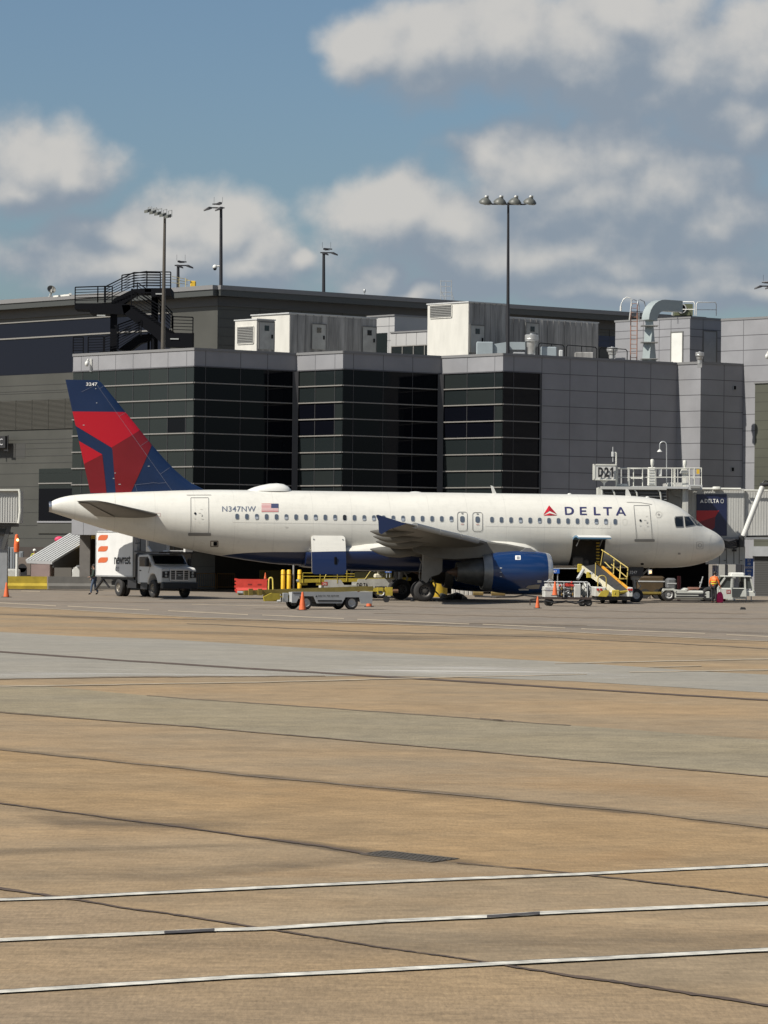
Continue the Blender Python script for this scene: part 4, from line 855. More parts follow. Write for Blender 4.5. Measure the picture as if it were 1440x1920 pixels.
# livery: one material, blue belly with a fixed curved boundary given in the hull's own coordinates
def livery():
    m = bpy.data.materials.new('hull_livery'); m.use_nodes = True; nt = m.node_tree; N = nt.nodes; L = nt.links; b = N['Principled BSDF']
    tc = N.new('ShaderNodeTexCoord'); sx = N.new('ShaderNodeSeparateXYZ'); L.new(tc.outputs['Object'], sx.inputs[0])
    mr = N.new('ShaderNodeMapRange'); L.new(sx.outputs[0], mr.inputs[0]); mr.inputs[1].default_value = -30; mr.inputs[2].default_value = -10
    fc = N.new('ShaderNodeFloatCurve'); L.new(mr.outputs[0], fc.inputs['Value']); c = fc.mapping.curves[0]
    pts = [(-30,1.0),(-29,2.0),(-28.3,2.33),(-27.2,2.50),(-26,2.57),(-24,2.60),(-22,2.66),(-18,2.72),(-13.2,2.74),(-12.9,1.2),(-10,1.0)]
    c.points[0].location = (0, pts[0][1]/4); c.points[1].location = (1, pts[-1][1]/4)
    for x, z in pts[1:-1]: c.points.new((x+30)/20, z/4)
    for p in c.points: p.handle_type = 'AUTO' if -28.6 < p.location[0]*20-30 < -14 else 'VECTOR'
    fc.mapping.update()
    ml = N.new('ShaderNodeMath'); ml.operation = 'MULTIPLY'; L.new(fc.outputs[0], ml.inputs[0]); ml.inputs[1].default_value = 4
    lt = N.new('ShaderNodeMath'); lt.operation = 'LESS_THAN'; L.new(sx.outputs[2], lt.inputs[0]); L.new(ml.outputs[0], lt.inputs[1])
    mx = N.new('ShaderNodeMix'); mx.data_type = 'RGBA'; L.new(lt.outputs[0], mx.inputs[0])
    # faint dirt: long streaks along the hull, vertical run-off and frame seams
    def nz(sc, st, det=5):
        mp = N.new('ShaderNodeMapping'); mp.inputs['Scale'].default_value = st; L.new(tc.outputs['Object'], mp.inputs[0]); n = N.new('ShaderNodeTexNoise'); n.inputs['Scale'].default_value = sc; n.inputs['Detail'].default_value = det; n.inputs['Roughness'].default_value = .65; L.new(mp.outputs[0], n.inputs['Vector']); return n.outputs[0]
    def rg(s, a, b_, c_, d):
        r = N.new('ShaderNodeMapRange'); L.new(s, r.inputs[0]); r.inputs[1].default_value = a; r.inputs[2].default_value = b_; r.inputs[3].default_value = c_; r.inputs[4].default_value = d; return r.outputs[0]
    def mm(a, b_): n = N.new('ShaderNodeMath'); n.operation = 'MULTIPLY'; L.new(a, n.inputs[0]); L.new(b_, n.inputs[1]); return n.outputs[0]
    f = mm(rg(nz(1.0, (.25,1,1.6)), .3, .75, 1.03, .90), rg(nz(3.0, (1.2,1,.16)), .5, .8, 1.0, .90))
    wv = N.new('ShaderNodeMath'); wv.operation = 'PINGPONG'; L.new(sx.outputs[0], wv.inputs[0]); wv.inputs[1].default_value = 1.066
    f = mm(f, rg(wv.outputs[0], 0, .022, .84, 1.0))
    wz = N.new('ShaderNodeMath'); wz.operation = 'PINGPONG'; L.new(sx.outputs[2], wz.inputs[0]); wz.inputs[1].default_value = .62; f = mm(f, rg(wz.outputs[0], 0, .012, .93, 1.0))
    wc = N.new('ShaderNodeVectorMath'); wc.operation = 'SCALE'; wc.inputs[0].default_value = (.63,.618,.562); L.new(f, wc.inputs['Scale'])
    L.new(wc.outputs[0], mx.inputs[6]); mx.inputs[7].default_value = (.005,.015,.060,1); L.new(mx.outputs[2], b.inputs['Base Color'])
    b.inputs['Roughness'].default_value = .30; b.inputs['Coat Weight'].default_value = .25; b.inputs['Coat Roughness'].default_value = .12
    L.new(rg(nz(1.5, (.3,1,1)), .3, .7, .25, .42), b.inputs['Roughness'])
    bp = N.new('ShaderNodeBump'); bp.inputs['Strength'].default_value = .25; bp.inputs['Distance'].default_value = .012; L.new(nz(.9, (1.4,1,.8), 3), bp.inputs['Height']); L.new(bp.outputs[0], b.inputs['Normal'])
    return m
hullm = livery(); darkin = mat('hold_interior', (.09,.075,.06), .7, noise=(2,.3)); lining = mat('hold_lining', (.30,.28,.25), .6)
# hull mesh
FD = (HS(1074,1012).x, HS(1135.5,1012).x, 2.02, 3.44)      # forward cargo opening
stations = sorted(set([round(.5*(i/14)**2*4, 4) for i in range(15)]+[.02,.05,.1]+[2+.25*i for i in range(22)]+[7.5+.5*i for i in range(41)]+[28+.25*i for i in range(38)]+[37.4,37.5]))
NA = 64
g = G(); rings = []
for s in stations:
    t, b, w = fT(s), fB(s), fW(s); c = (t+b)/2; H = (t-b)/2
    rings.append([Vector((-s, w*sin(2*pi*k/NA), c+H*cos(2*pi*k/NA))) for k in range(NA)])
g.loft(rings, caps=False)
hull = g.build('fuselage', hullm, jet, smooth=0)
bm = bmesh.new(); bm.from_mesh(hull.data); bmesh.ops.remove_doubles(bm, verts=bm.verts, dist=1e-4)
for co_, no_ in (((FD[0],0,0),(1,0,0)), ((FD[1],0,0),(1,0,0)), ((0,0,FD[2]),(0,0,1)), ((0,0,FD[3]),(0,0,1))):
    gm_ = [f for f in bm.faces if -13 < f.calc_center_median().x < -5 and f.calc_center_median().y < .3]
    es = {e for f in gm_ for e in f.edges}; vs = {v for f in gm_ for v in f.verts}
    bmesh.ops.bisect_plane(bm, geom=list(vs)+list(es)+gm_, plane_co=co_, plane_no=no_)
kill = [f for f in bm.faces if (lambda c: FD[0]-1e-3 < c.x < FD[1]+1e-3 and c.y < 0 and FD[2] < c.z < FD[3])(f.calc_center_median())]
bmesh.ops.delete(bm, geom=kill, context='FACES'); bmesh.ops.recalc_face_normals(bm, faces=bm.faces); bm.to_mesh(hull.data); bm.free()
hull.data.shade_smooth(); hull.data.set_sharp_from_angle(angle=R_(50))
g = G(); x0, x1 = FD[0], FD[1]; g.box(x0-1.2, x1+1.2, -.1, .0, 1.95, 3.6); g.box(x0-1.2, x1+1.2, -1.75, .0, FD[2]-.06, FD[2]-.02); g.m = 1; g.box(x0-1.2, x1+1.2, -1.80, .0, FD[3]+.02, FD[3]+.06)
for x in (x0+.3, x0+.9, x0+1.5): g.box(x-.02, x+.02, -1.75, -.1, FD[3]-.04, FD[3]+.01)
g.m = 2
for k in range(7): g.box(x1-.38, x1-.20, -1.35, -1.25, 2.2+.17*k, 2.27+.17*k)
g.m = 0; g.bbox(x0+.15, x0+.75, -1.4, -.7, 1.98, 2.5, .08); g.bbox(x0+.7, x0+1.1, -1.2, -.5, 1.98, 2.35, .08)
g.build('cargo_hold', [darkin, lining, yellow], jet, smooth=0)
# forward cargo door, swung up and out
teal = mat('door_underside_blue', (.10,.20,.30), .45)
g = G(); zt_ = FD[3]+.06
P_ = [(-1.86, zt_+.02), (-2.3, zt_+.14), (-2.8, zt_+.17), (-3.25, zt_+.10)]
for i in range(3):
    (ya, za), (yb, zb_) = P_[i], P_[i+1]; g.m = 0; g.quad((x0,ya,za),(x1,ya,za),(x1,yb,zb_),(x0,yb,zb_)); g.m = 1; g.quad((x0,ya,za-.10),(x0,yb,zb_-.10),(x1,yb,zb_-.10),(x1,ya,za-.10))
    for xx in (x0, x1): g.quad((xx,ya,za),(xx,yb,zb_),(xx,yb,zb_-.10),(xx,ya,za-.10))
g.m = 1; g.box(x0, x1, -3.30, -3.25, zt_-.02, zt_+.06); g.m = 2; g.quad((x0,-3.302,zt_+.06),(x1,-3.302,zt_+.06),(x1,-3.25,zt_+.105),(x0,-3.25,zt_+.105))
cdoor = g.build('cargo_door', [white, teal, white], jet, smooth=0)
g = G()
for x in (x0+.25, x1-.3): g.tube([(x,-1.8,FD[3]-.35),(x,-2.6,zt_+.05)], .03, 6)
g.build('door_strut', steel, cdoor, 60)
# aft cargo door, hanging half open
a = AL(583.3, 1004, -2.12); b = AL(646.7, 1077, -2.12); xa, xb, za, zb = a.x, b.x, a.z, b.z
def dprof(t): return -2.02-.12*sin(pi*min(1, t))-.62*t
g = G(); n = 10
pr = rrect(xa, zb, xb, za, .16, 4)
ring0 = [Vector((x, dprof((za-z)/(za-zb)), z)) for x, z in pr]
rows = [za-(za-zb)*k/n for k in range(n+1)]
def xr(z):
    r = .16; d = min(z-zb, za-z); e = r-sqrt(max(0, r*r-(r-min(d, r))**2)); return xa+e, xb-e
vs = []; 
for z in [za-.0, za-.02, za-.06, za-.12]+[za-.2-(za-zb-.4)*k/8 for k in range(9)]+[zb+.12, zb+.06, zb+.02, zb]:
    l, r_ = xr(z); t = (za-z)/(za-zb)
    for k in range(6): vs.append(Vector((l+(r_-l)*k/5, dprof(t), z)))
nr = len(vs)//6
for i in range(nr-1):
    for k in range(5):
        zc_ = (vs[i*6].z+vs[(i+1)*6].z)/2; g.m = 0
        g.quad(vs[i*6+k], vs[i*6+k+1], vs[(i+1)*6+k+1], vs[(i+1)*6+k])
inner = [v+Vector((0,.12,0)) for v in vs]; g.m = 1
for i in range(nr-1):
    for k in range(5): g.quad(inner[i*6+k], inner[i*6+k+1], inner[(i+1)*6+k+1], inner[(i+1)*6+k])
for i in range(nr-1):
    for k in (0, 5): g.quad(vs[i*6+k], vs[(i+1)*6+k], inner[(i+1)*6+k], inner[i*6+k])
for k in range(5): g.quad(vs[k], vs[k+1], inner[k+1], inner[k]); g.quad(vs[(nr-1)*6+k], vs[(nr-1)*6+k+1], inner[(nr-1)*6+k+1], inner[(nr-1)*6+k])
ad = g.build('cargo_door', [hullm, lining], jet, smooth=40); ad['label'] = 'rear cargo door hanging open, white above and blue below'
g = G(); g.bbox((xa+xb)/2+.28, (xa+xb)/2+.42, -2.60, -2.50, zb+.55, zb+.95, .03); g.build('latch_handle', black, ad, 0)
for x in (xa+.14, xb-.14): g = G(); g.cyl((x,-2.16,za-.2),(x,-2.10,za-.2),.035,n=8); g.build('bolt', grey, ad, 0)
# wing-body fairing
g = G(); rings = []
prof = [(-10.75,.02,.02),(-10.9,.35,.30),(-11.2,.62,.55),(-11.7,.85,.78),(-12.5,.97,.93),(-13.5,1,1),(-15,1,1),(-17,.97,1),(-19,.84,.98),(-20.5,.66,.93),(-21.8,.42,.85),(-22.8,.22,.72),(-23.8,.05,.5)]
for x, ft, fw in prof:
    top = 2.55+1.02*ft; bot = 2.0-.42*min(1, fw*1.05); w = 1.62+.70*fw; zc = 2.55
    rr = []
    for k in range(28):
        t = 2*pi*k/28; yy = sin(t); zz = cos(t); yy = math.copysign(abs(yy)**.62, yy)*w
        zz = math.copysign(abs(zz)**.8, zz); zz = zc+zz*(top-zc) if zz > 0 else zc+zz*(zc-bot)
        rr.append(Vector((x, yy, zz)))
    rings.append(rr)
g.loft(rings); g.build('wing_fairing', hullm, jet, smooth=60)
# wings
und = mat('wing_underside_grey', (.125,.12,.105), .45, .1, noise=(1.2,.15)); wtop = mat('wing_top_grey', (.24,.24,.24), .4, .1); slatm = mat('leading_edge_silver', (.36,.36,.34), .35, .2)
def foil(n=12):
    up = [(.5*(1-cos(pi*k/n)), 1) for k in range(n+1)]; dn = [(u, -1) for u, _ in up[::-1][1:-1]]
    return [(u, s*.5*(2.969*sqrt(u)-1.26*u-3.516*u*u+2.843*u**3-1.036*u**4)) for u, s in up+dn]
FO = foil()
def wing(side):
    g = G(); secs = [(1.7,-11.6,-19.5,2.50,.14),(3.0,-12.75,-19.5,2.72,.13),(6.4,-14.95,-19.6,3.20,.115),(9.0,-16.4,-20.25,3.42,.11),(12,-18.1,-21.0,3.64,.105),(15,-19.85,-21.8,3.92,.10),(16.6,-20.8,-22.15,4.05,.09)]
    for (y, le, te, z, th) in secs: pass
    rings = []
    for (y, le, te, z, th) in secs:
        c = le-te; rings.append([Vector((le-u*c, side*y, z+t*th*c+(.02*c*(1-u)))) for u, t in FO])
    g.loft(rings)
    n = len(FO)
    for i, f in enumerate(g.f):
        if len(f) == 4:
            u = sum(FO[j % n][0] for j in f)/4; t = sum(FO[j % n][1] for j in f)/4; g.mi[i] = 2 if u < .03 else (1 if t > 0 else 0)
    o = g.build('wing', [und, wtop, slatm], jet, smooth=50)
    # flap track fairings
    for y in (4.3, 7.6, 10.6, 13.4):
        q = [s_ for s_ in secs]; zz = np.interp(y, [s_[0] for s_ in q], [s_[3] for s_ in q]); te = np.interp(y, [s_[0] for s_ in q], [s_[2] for s_ in q]); k = 1.15-.035*y
        h = G(); R0 = .30*k
        rg_ = []
        for x, r, dz in ((2.6,.02,-.02),(2.1,.35,-.12),(1.3,.75,-.22),(.5,1,-.26),(-.2,.95,-.24),(-.7,.62,-.19),(-1.15,.10,-.12)):
            rg_.append([Vector((te+x*k, side*y+R0*.62*r*sin(2*pi*j/12), zz+dz*k+R0*r*cos(2*pi*j/12))) for j in range(12)])
        h.loft(rg_); f_ = h.build('flap_track_fairing', [und], o, smooth=60)
    for (ya, yb, ca, cb) in ((2.2,6.3,1.5,1.1),(6.5,12.4,1.1,.75),(12.6,15.8,.6,.42)):   # flaps and aileron as proud panels under the trailing edge
        h = G(); v = []
        for y, c_ in ((ya, ca), (yb, cb)):
            zz = np.interp(y, [s_[0] for s_ in secs], [s_[3] for s_ in secs]); te = np.interp(y, [s_[0] for s_ in secs], [s_[2] for s_ in secs])
            v.append((te+c_, side*y, zz-.07)); v.append((te-.06, side*y, zz-.06))
        h.prism([v[0], v[1], v[3], v[2]], (0,0,.05)); h.build('flap', [und], o, smooth=0)
    # slats
    for (ya, yb) in ((3.0,5.2),(7.0,9.6),(9.7,12.4),(12.5,15.4)):
        rg_ = []; h = G()
        for y in (ya, yb):
            le = np.interp(y, [s_[0] for s_ in secs], [s_[1] for s_ in secs]); zz = np.interp(y, [s_[0] for s_ in secs], [s_[3] for s_ in secs]); c_ = .42
            rg_.append([Vector((le+.05-c_*u, side*y, zz+.03+t*.30)) for u, t in FO])
        h.loft(rg_); h.build('slat', slatm, o, smooth=50)
    # tip fence
    s = side; ft = [(-20.85,4.06),(-21.3,4.20),(-22.30,4.50),(-22.40,4.47),(-22.28,4.2),(-22.24,3.6),(-22.12,3.52),(-21.7,3.78),(-21.1,3.98)]
    h = G(); h.prism([(x+.02, s*16.58, z) for x, z in ft], (0, s*.07, 0)); h.build('wingtip_fence', navy, o, smooth=0)
    return o
wing(-1); wing(1)
# engines
cowl = mat('engine_blue', (.004,.026,.098), .22, coat=.5, noise=(.8,.1)); lip = mat('inlet_lip_silver', (.56,.56,.55), .25, .7); noz = mat('nozzle_grey', (.25,.25,.24), .4, .6, noise=(2,.2)); core = mat('exhaust_metal', (.10,.098,.09), .45, .6, noise=(3,.3))
for s in (-1, 1):
    o3 = (-11.15, s*5.75, 1.62); ax = (-1, 0, 0)
    g = G(); g.lathe([(1.03,.02+.10),(1.09,.3),(1.15,.7),(1.175,1.3),(1.16,2.0),(1.10,2.8),(1.02,3.28)], o3, ax, 40)
    e = g.build('engine_cowling', cowl, jet, 60)
    g = G(); g.lathe([(.86,.55),(.84,.3),(.87,.1),(.93,.01),(.98,.0),(1.03,.05),(1.06,.15),(1.092,.32)], o3, ax, 40); g.build('inlet_lip', lip, e, 60)
    g = G(); g.lathe([(1.02,3.28),(.98,3.52),(.93,3.74),(.86,3.74),(.80,3.5)], o3, ax, 40); g.build('fan_nozzle', noz, e, 60)
    g = G(); g.lathe([(.78,3.1),(.74,3.9),(.62,4.6),(.50,5.1),(.44,5.1),(.40,4.8)], o3, ax, 32); g.build('core_nozzle', core, e, 60)
    g = G(); g.lathe([(.34,4.7),(.26,5.1),(.14,5.4),(.02,5.62)], o3, ax, 20); g.build('exhaust_cone', mat('cone_rust', (.08,.05,.035), .5, .5), e, 60)
    g = G(); g.lathe([(.86,.55),(.86,1.2),(0,1.2)], o3, ax, 32); g.lathe([(0,.65),(.12,.75),(.25,1.0),(.3,1.2)], o3, ax, 20)
    for k in range(24):
        t = 2*pi*k/24; c_, s_ = cos(t), sin(t); x = -12.2; yc, zc = s*5.75, 1.62; g.quad((x,yc+.25*c_,zc+.25*s_),(x+.12,yc+.85*cos(t+.08),zc+.85*sin(t+.08)),(x-.05,yc+.85*cos(t+.25),zc+.85*sin(t+.25)),(x-.1,yc+.25*cos(t+.2),zc+.25*sin(t+.2)))
    g.build('fan', mat('fan_dark', (.03,.03,.032), .4, .6), e, 0)
    g = G()
    rg_ = []
    for x, z0_, z1_, w in ((-11.95,2.78,2.80,.04),(-12.6,2.72,2.98,.13),(-13.6,2.6,3.16,.2),(-15.0,2.4,3.30,.22),(-16.3,2.3,3.2,.2),(-17.6,2.35,3.05,.14),(-18.6,2.7,2.95,.04)):
        rg_.append([Vector((x, s*5.75+w*yy, z)) for yy, z in ((-1,z0_),(-1,z1_-.08),(-.5,z1_),(.5,z1_),(1,z1_-.08),(1,z0_))])
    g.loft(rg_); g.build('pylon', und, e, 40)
    if s < 0:
        # plates on the side of the cowling
        def ES(px, py, off=.015):
            y = -6.8
            for _ in range(10):
                p = AL(px, py, y); d = -p.x-11.15; r = float(np.interp(d, [.12,.3,.7,1.3,2.0,2.8,3.28], [1.03,1.09,1.15,1.175,1.16,1.10,1.02])); q = r*r-(p.z-1.62)**2; y = .5*y+.5*(-5.75-sqrt(max(q, .0004)))
            return Vector((p.x, y-off, p.z))
        lay([rrect(966,1041.5,976,1049.5,.5)], ES, 'placard', sgwhite, e, (3,3)); lay([(968.5,1048.5),(968.5,1043.5),(974,1042.5),(974,1048.5)], lambda x, y: ES(x, y, .03), 'vent', grey, e, (3,3)) if False else None
        lay([[(968.5,1043),(974,1043),(974,1048),(968.5,1048)]], lambda x, y: ES(x, y, .03), 'vent', grey, e, (3,3))
        lay([rrect(1007.5,1088,1015,1092.5,.5)], ES, 'placard', lgrey, e, (2,2))
        lay([[(986,1102),(990,1098),(1002,1096.5),(1013,1096),(1010,1104),(994,1104.3)]], ES, 'access_panel', noz, e, (3,2)); lay([[(972,1104.3),(991,1104.1),(991,1107),(973,1107.2)]], ES, 'access_panel', lgrey, e, (3,1))
        for y in (1065, 1073, 1081): lay([rrect(937,y-.7,941,y+.7,.4)], ES, 'latch', lgrey, e, (2,1))
        g = G(); sp = [ES(999,1031.5), ES(1004,1030.5)]
        g.prism([Vector((-12.0,-6.3,2.72)), Vector((-12.9,-6.3,2.74)), Vector((-12.6,-6.42,2.95)), Vector((-12.35,-6.42,2.93))], (0,.03,0)); g.build('strake', white, e, 0)
# pylon and slat piece catching light in front of the wing
# tail fin
def lerp(P, z): return float(np.interp(z, [p[0] for p in P], [p[1] for p in P]))
LEpx = [(183,712.8),(187,715),(192,719.5),(234.7,771.8),(283.4,832.3),(320.4,874.7),(347.5,898),(360,907),(382,917)]
TEpx = [(122.7,712),(168.8,921.7),(170,926)]
LE = sorted([(AL(x, y, 0).z, AL(x, y, 0).x) for x, y in LEpx]); TE = sorted([(AL(x, y, 0).z, AL(x, y, 0).x) for x, y in TEpx])
def fth(x, z):
    le, te = lerp(LE, z), lerp(TE, z); c = le-te; u = min(max((le-x)/c, 0), 1); return .5*(2.969*sqrt(u)-1.26*u-3.516*u*u+2.843*u**3-1.036*u**4)*.19*min(c, 5.2)*.5
finm = mat('fin_navy', (.006,.021,.070), .32, noise=(.6,.12)); fred = mat('fin_red', (.43,.004,.016), .34); fdred = mat('fin_dark_red', (.17,.006,.011), .34, noise=(.8,.1))
g = G(); rings = []
for z in [5.55,5.8,5.95,6.1,6.3,6.6,7,7.6,8.3,9,9.8,10.6,11.2,11.55,11.7,11.8]:
    le, te = lerp(LE, z), lerp(TE, z); c = le-te
    rings.append([Vector((le-u*c, (1 if t >= 0 else -1)*fth(le-u*c, z), z)) for u, t in foil(16)])
g.loft(rings); fin = g.build('tail_fin', finm, jet, smooth=50)
def FS(sign, off=.012):
    def f(px, py):
        p = AL(px, py, 0); le, te = lerp(LE, p.z), lerp(TE, p.z); x = min(max(p.x, te+.0), le-.01); return Vector((x, sign*(fth(x, p.z)+off), p.z))
    return f
def cz(L): return [(120+x/5.538, 640+y/5.538) for x, y in L]
fz = {'tail_paint_red': ([cz([(60,728),(640,735),(800,915),(490,1103),(100,865)]), cz([(130,1020),(395,1175),(200,1278)])], fred),
      'tail_paint_dark_red': ([cz([(490,1103),(800,915),(915,1065),(690,1575),(535,1575),(500,1125)]), cz([(205,1278),(395,1175),(440,1575),(270,1575)])], fdred)}
for nm, (pl, mm_) in fz.items():
    for s in (-1, 1): lay(pl, FS(s), nm, mm_, fin, (4, 4))
lnm = mat('fin_seam', (.16,.17,.21), .5)
def lines_lay(segs, mapf, nm, mm_, parent, w=.35, step=(4,4)):
    pl = []
    for seg in segs:
        for (a, b), (c, d) in zip(seg, seg[1:]):
            l = sqrt((c-a)**2+(d-b)**2) or 1; nx, ny = -(d-b)/l*w, (c-a)/l*w; pl.append([(a+nx,b+ny),(c+nx,d+ny),(c-nx,d-ny),(a-nx,b-ny)])
    return lay(pl, mapf, nm, mm_, parent, step)
for s in (-1, 1):
    lines_lay([cz([(340,455),(1115,1552)]), cz([(180,525),(300,468)]), cz([(365,495),(410,463)]), cz([(570,780),(640,738)]), cz([(795,1085),(890,1020)]), cz([(995,1380),(1110,1300)]), cz([(730,1490),(830,1480),(920,1468),(980,1474),(1055,1468)]), cz([(735,1490),(755,1556)])], FS(s, .02), 'panel_seam', lnm, fin, .22)
write('3247', (120+228/5.538, 640+428/5.538, 120+345/5.538, 640+463/5.538), FS(-1, .02), sgwhite, fin, bold=.02, step=(3,3))
for x, y, r in ((203,870,1.2),(875,1297,1.2),(528,1368,.9),(513,1424,1.2),(575,1485,1.6),(327,492,.8),(337,640,.8)):
    X, Y = 120+x/5.538, 640+y/5.538; lay([[(X-r*1.3,Y-.6),(X+r*1.3,Y-.6),(X+r*1.3,Y+.6),(X-r*1.3,Y+.6)]], FS(-1, .02), 'fitting', lgrey, fin)
# horizontal stabilisers
for s in (-1, 1):
    g = G(); rings = []
    for (y, le, te, z, th) in ((.5,-31.1,-35.1,4.42,.10),(1.2,-31.7,-35.25,4.52,.10),(3.5,-33.3,-35.85,4.80,.09),(5.7,-34.85,-36.4,5.08,.09),(6.2,-35.35,-36.6,5.15,.07)):
        c = le-te; rings.append([Vector((le-u*c, s*y, z+t*th*c)) for u, t in FO])
    g.loft(rings); st_ = g.build('stabiliser', [mat('stabiliser_grey', (.15,.145,.13), .45, .1, noise=(1.2,.15))], jet, smooth=50)
    h = G(); h.prism([(-34.15,s*1.3,4.36),(-35.22,s*1.3,4.42),(-36.5,s*5.9,5.06),(-35.95,s*5.9,5.02)], (0,0,.03)); h.build('elevator', [mat('elevator_light', (.20,.19,.17), .4)], st_, 0)
g = G(); g.lathe([(.27,0),(.29,.10),(.29,.32)], (-37.62,0,4.90), (1,0,.02), 24); g.m = 1; g.lathe([(.26,.02),(.2,.2),(0,.2)], (-37.62,0,4.90), (1,0,.02), 24); g.build('auxiliary_exhaust', [chrome, black], jet, 60)
# ---- details on the hull
sealm = mat('seam_grey', (.26,.25,.235), .5); seal2 = mat('faint_seam', (.50,.49,.45), .5); doorseam = mat('door_seam', (.17,.17,.165), .5); glassw = mat('cabin_window_pane', (.075,.095,.125), .15, spec=.6); shade = mat('window_blind', (.30,.33,.37), .4); wfr = mat('window_surround', (.55,.55,.52), .4)
wx = [340+v/3.6 for v in (376,442,509,575,642,708,774,840,906,971,1037,1102,1168,1234,1299,1365,1430)]+[680+v/3.6 for v in (272,338,403,468,533,598)]+[680+v/3.6 for v in (872,936,1001,1065,1130,1194,1257,1321,1385)]+[1040+v/3.6 for v in (153,218,281,345,408)]
wy = lambda x: float(np.interp(x, [444,646,737,846,922,1065,1153], [968.6,970.6,972,973.2,974.4,977,978.3]))
dark_w = {1,4,6,7,11,18,19,20,23,25,29,30,31,32,33,36}
for i, x in enumerate(wx):
    y = wy(x); a, b = 4.1, 5.9
    fr = lay([rrect(x-a, y-b, x+a, y+b, 3.2)], HS, 'cabin_window', wfr, jet, (2.2, 2.5))
    lay([rrect(x-a+.75, y-b+.75, x+a-.75, y+b-.75, 2.7)], lambda px, py: HS(px, py, .02), 'pane', glassw if i != 11 else glass, fr, (2.2, 2.5))
    if i not in dark_w and i % 3: k = (.0, 2.5, 1.0)[i % 3]; lay([rrect(x-a+1.2, y-1+k, x+a-1.2, y+b-1.3, 1.3)], lambda px, py: HS(px, py, .026), 'blind', shade, fr, (2.2, 2.5))
def outline(x0, y0, x1, y1, r, w, nm, mm_, off=.015, skew=0):
    return lay([[[(px+skew*(py-y1), py) for px, py in lp] for lp in frame2(x0, y0, x1, y1, r, w)]], lambda a, b: HS(a, b, off), nm, mm_, jet, (3, 3))
# passenger doors
def pdoor(x0, y0, x1, y1, sk, nm, dx, dy, rail, sill):
    o = outline(x0, y0, x1, y1, 1.6, .75, nm, doorseam, .02, sk)
    sub = lambda pl, n_, m_: lay(pl, lambda a, b: HS(a, b, .025), n_, m_, o, (3,3))
    sub([rrect(dx-2, dy-2.2, dx+2, dy+2.2, 1.9)], 'door_window', glass)
    sub([rrect(sill[0], sill[1], sill[2], sill[3], 1.6)], 'sill_plate', mat('sill_grey', (.22,.22,.21), .45, .3))
    lines_lay([rail], lambda a, b: HS(a, b, .03), 'drip_rail', sealm, o, .35, (3,3))
    for (ax, ay, w_, h_) in ((8,-1,2.2,.5),(12,3,1.4,1.8),(13,10,2.2,.5),(-1,9,1.6,.5),(7,16,1,.5),(11,-8,2,.4)): sub([rrect(dx+ax-w_, dy+ay-h_, dx+ax+w_, dy+ay+h_, .3)], 'marking', seal2)
    return o
pdoor(357.2, 932.8, 391.4, 1001.5, 0, 'rear_door', 365.8, 962.8, [(349.7,928.2),(395.6,928)], (352.5,999.5,395.6,1005.2))
pdoor(1193.2, 947.3, 1223.4, 1012, .085, 'front_door', 1200.6, 976, [(1174.7,941.6),(1200,942.2),(1222,945.8)], (1189.6,1011,1227.4,1016.2))
for x0, y0, x1, y1, wxx, wyy in ((857.2,959.6,876.4,996.3,866.7,973.6),(885.7,960.4,905.2,997,895.3,974.2)):
    o = outline(x0, y0, x1, y1, 5, 1.0, 'overwing_exit', doorseam)
    fr = lay([rrect(wxx-4.1, wyy-5.8, wxx+4.1, wyy+5.8, 3.2)], lambda a, b: HS(a, b, .02), 'window', glassw, o, (2.2,2.5)); lay([rrect(wxx-2, y0+2.3, wxx+2, y0+4.4, .6)], lambda a, b: HS(a, b, .02), 'vent', doorseam, o, (2,2)); lay([rrect(wxx-3, wyy+8.6, wxx+3, wyy+10, .5)], lambda a, b: HS(a, b, .02), 'marking', mat('faint_red', (.5,.3,.27), .5), o, (2,2))
o = outline(1167, 973, 1175.5, 984.5, 3.5, .4, 'plugged_window', seal2)
outline(1305.8, 1016, 1318.4, 1029.6, 1.2, .6, 'static_port_plate', sealm); outline(1308.8, 1018.8, 1315.6, 1026.4, 3.3, .8, 'static_port', sealm)
lay([[rrect(1228.6,958.6,1241.2,971,6.1), rrect(1229.8,959.8,1240,969.8,5)[::-1]]], HS, 'round_emblem', seal2, jet, (3,3)); lay([[(1232.5,964.8),(1235,962.5),(1237.8,964.8),(1235,967.2)]], HS, 'round_emblem', sealm, jet, (3,3))
o = outline(394.2, 1014, 409.4, 1025.8, 1.5, 1.8, 'service_panel', mat('panel_brown', (.14,.12,.10), .5)); lay([rrect(400,1016.2,407,1023.6,1)], lambda a, b: HS(a, b, .02), 'opening', black, o, (3,3))
lay([frame2(288,962,301,968.5,.5,.5)], HS, 'placard', mat('placard_red', (.45,.28,.25), .6), jet, (3,3))
for sg__ in ([(436,979.3),(560,981),(715,983.8)],[(910,986.8),(1000,988.2),(1145,990.5),(1145,979)],[(216,925),(216,946)]): lines_lay([sg__], lambda a, b: HS(a, b, .008), 'lap_seam', seal2, jet, .22)
outline(1148,1042,1158.5,1052,1,.4,'access_panel',seal2)
lines_lay([[(1333.5,1003),(1330.8,1015),(1330.6,1030),(1334,1045)]], lambda a, b: HS(a, b, .008), 'radome_seam', seal2, jet, .3)
lay([rrect(1271,1036.5,1276,1040,1)], HS, 'probe_plate', sealm, jet, (2,2)); lay([rrect(1201,1056,1207,1059.5,1.2)], HS, 'vent', black, jet, (2,2))
for x in (535,): lines_lay([[(533,987),(540,988.6),(535,990)]], HS, 'scuff', seal2, jet, .3)
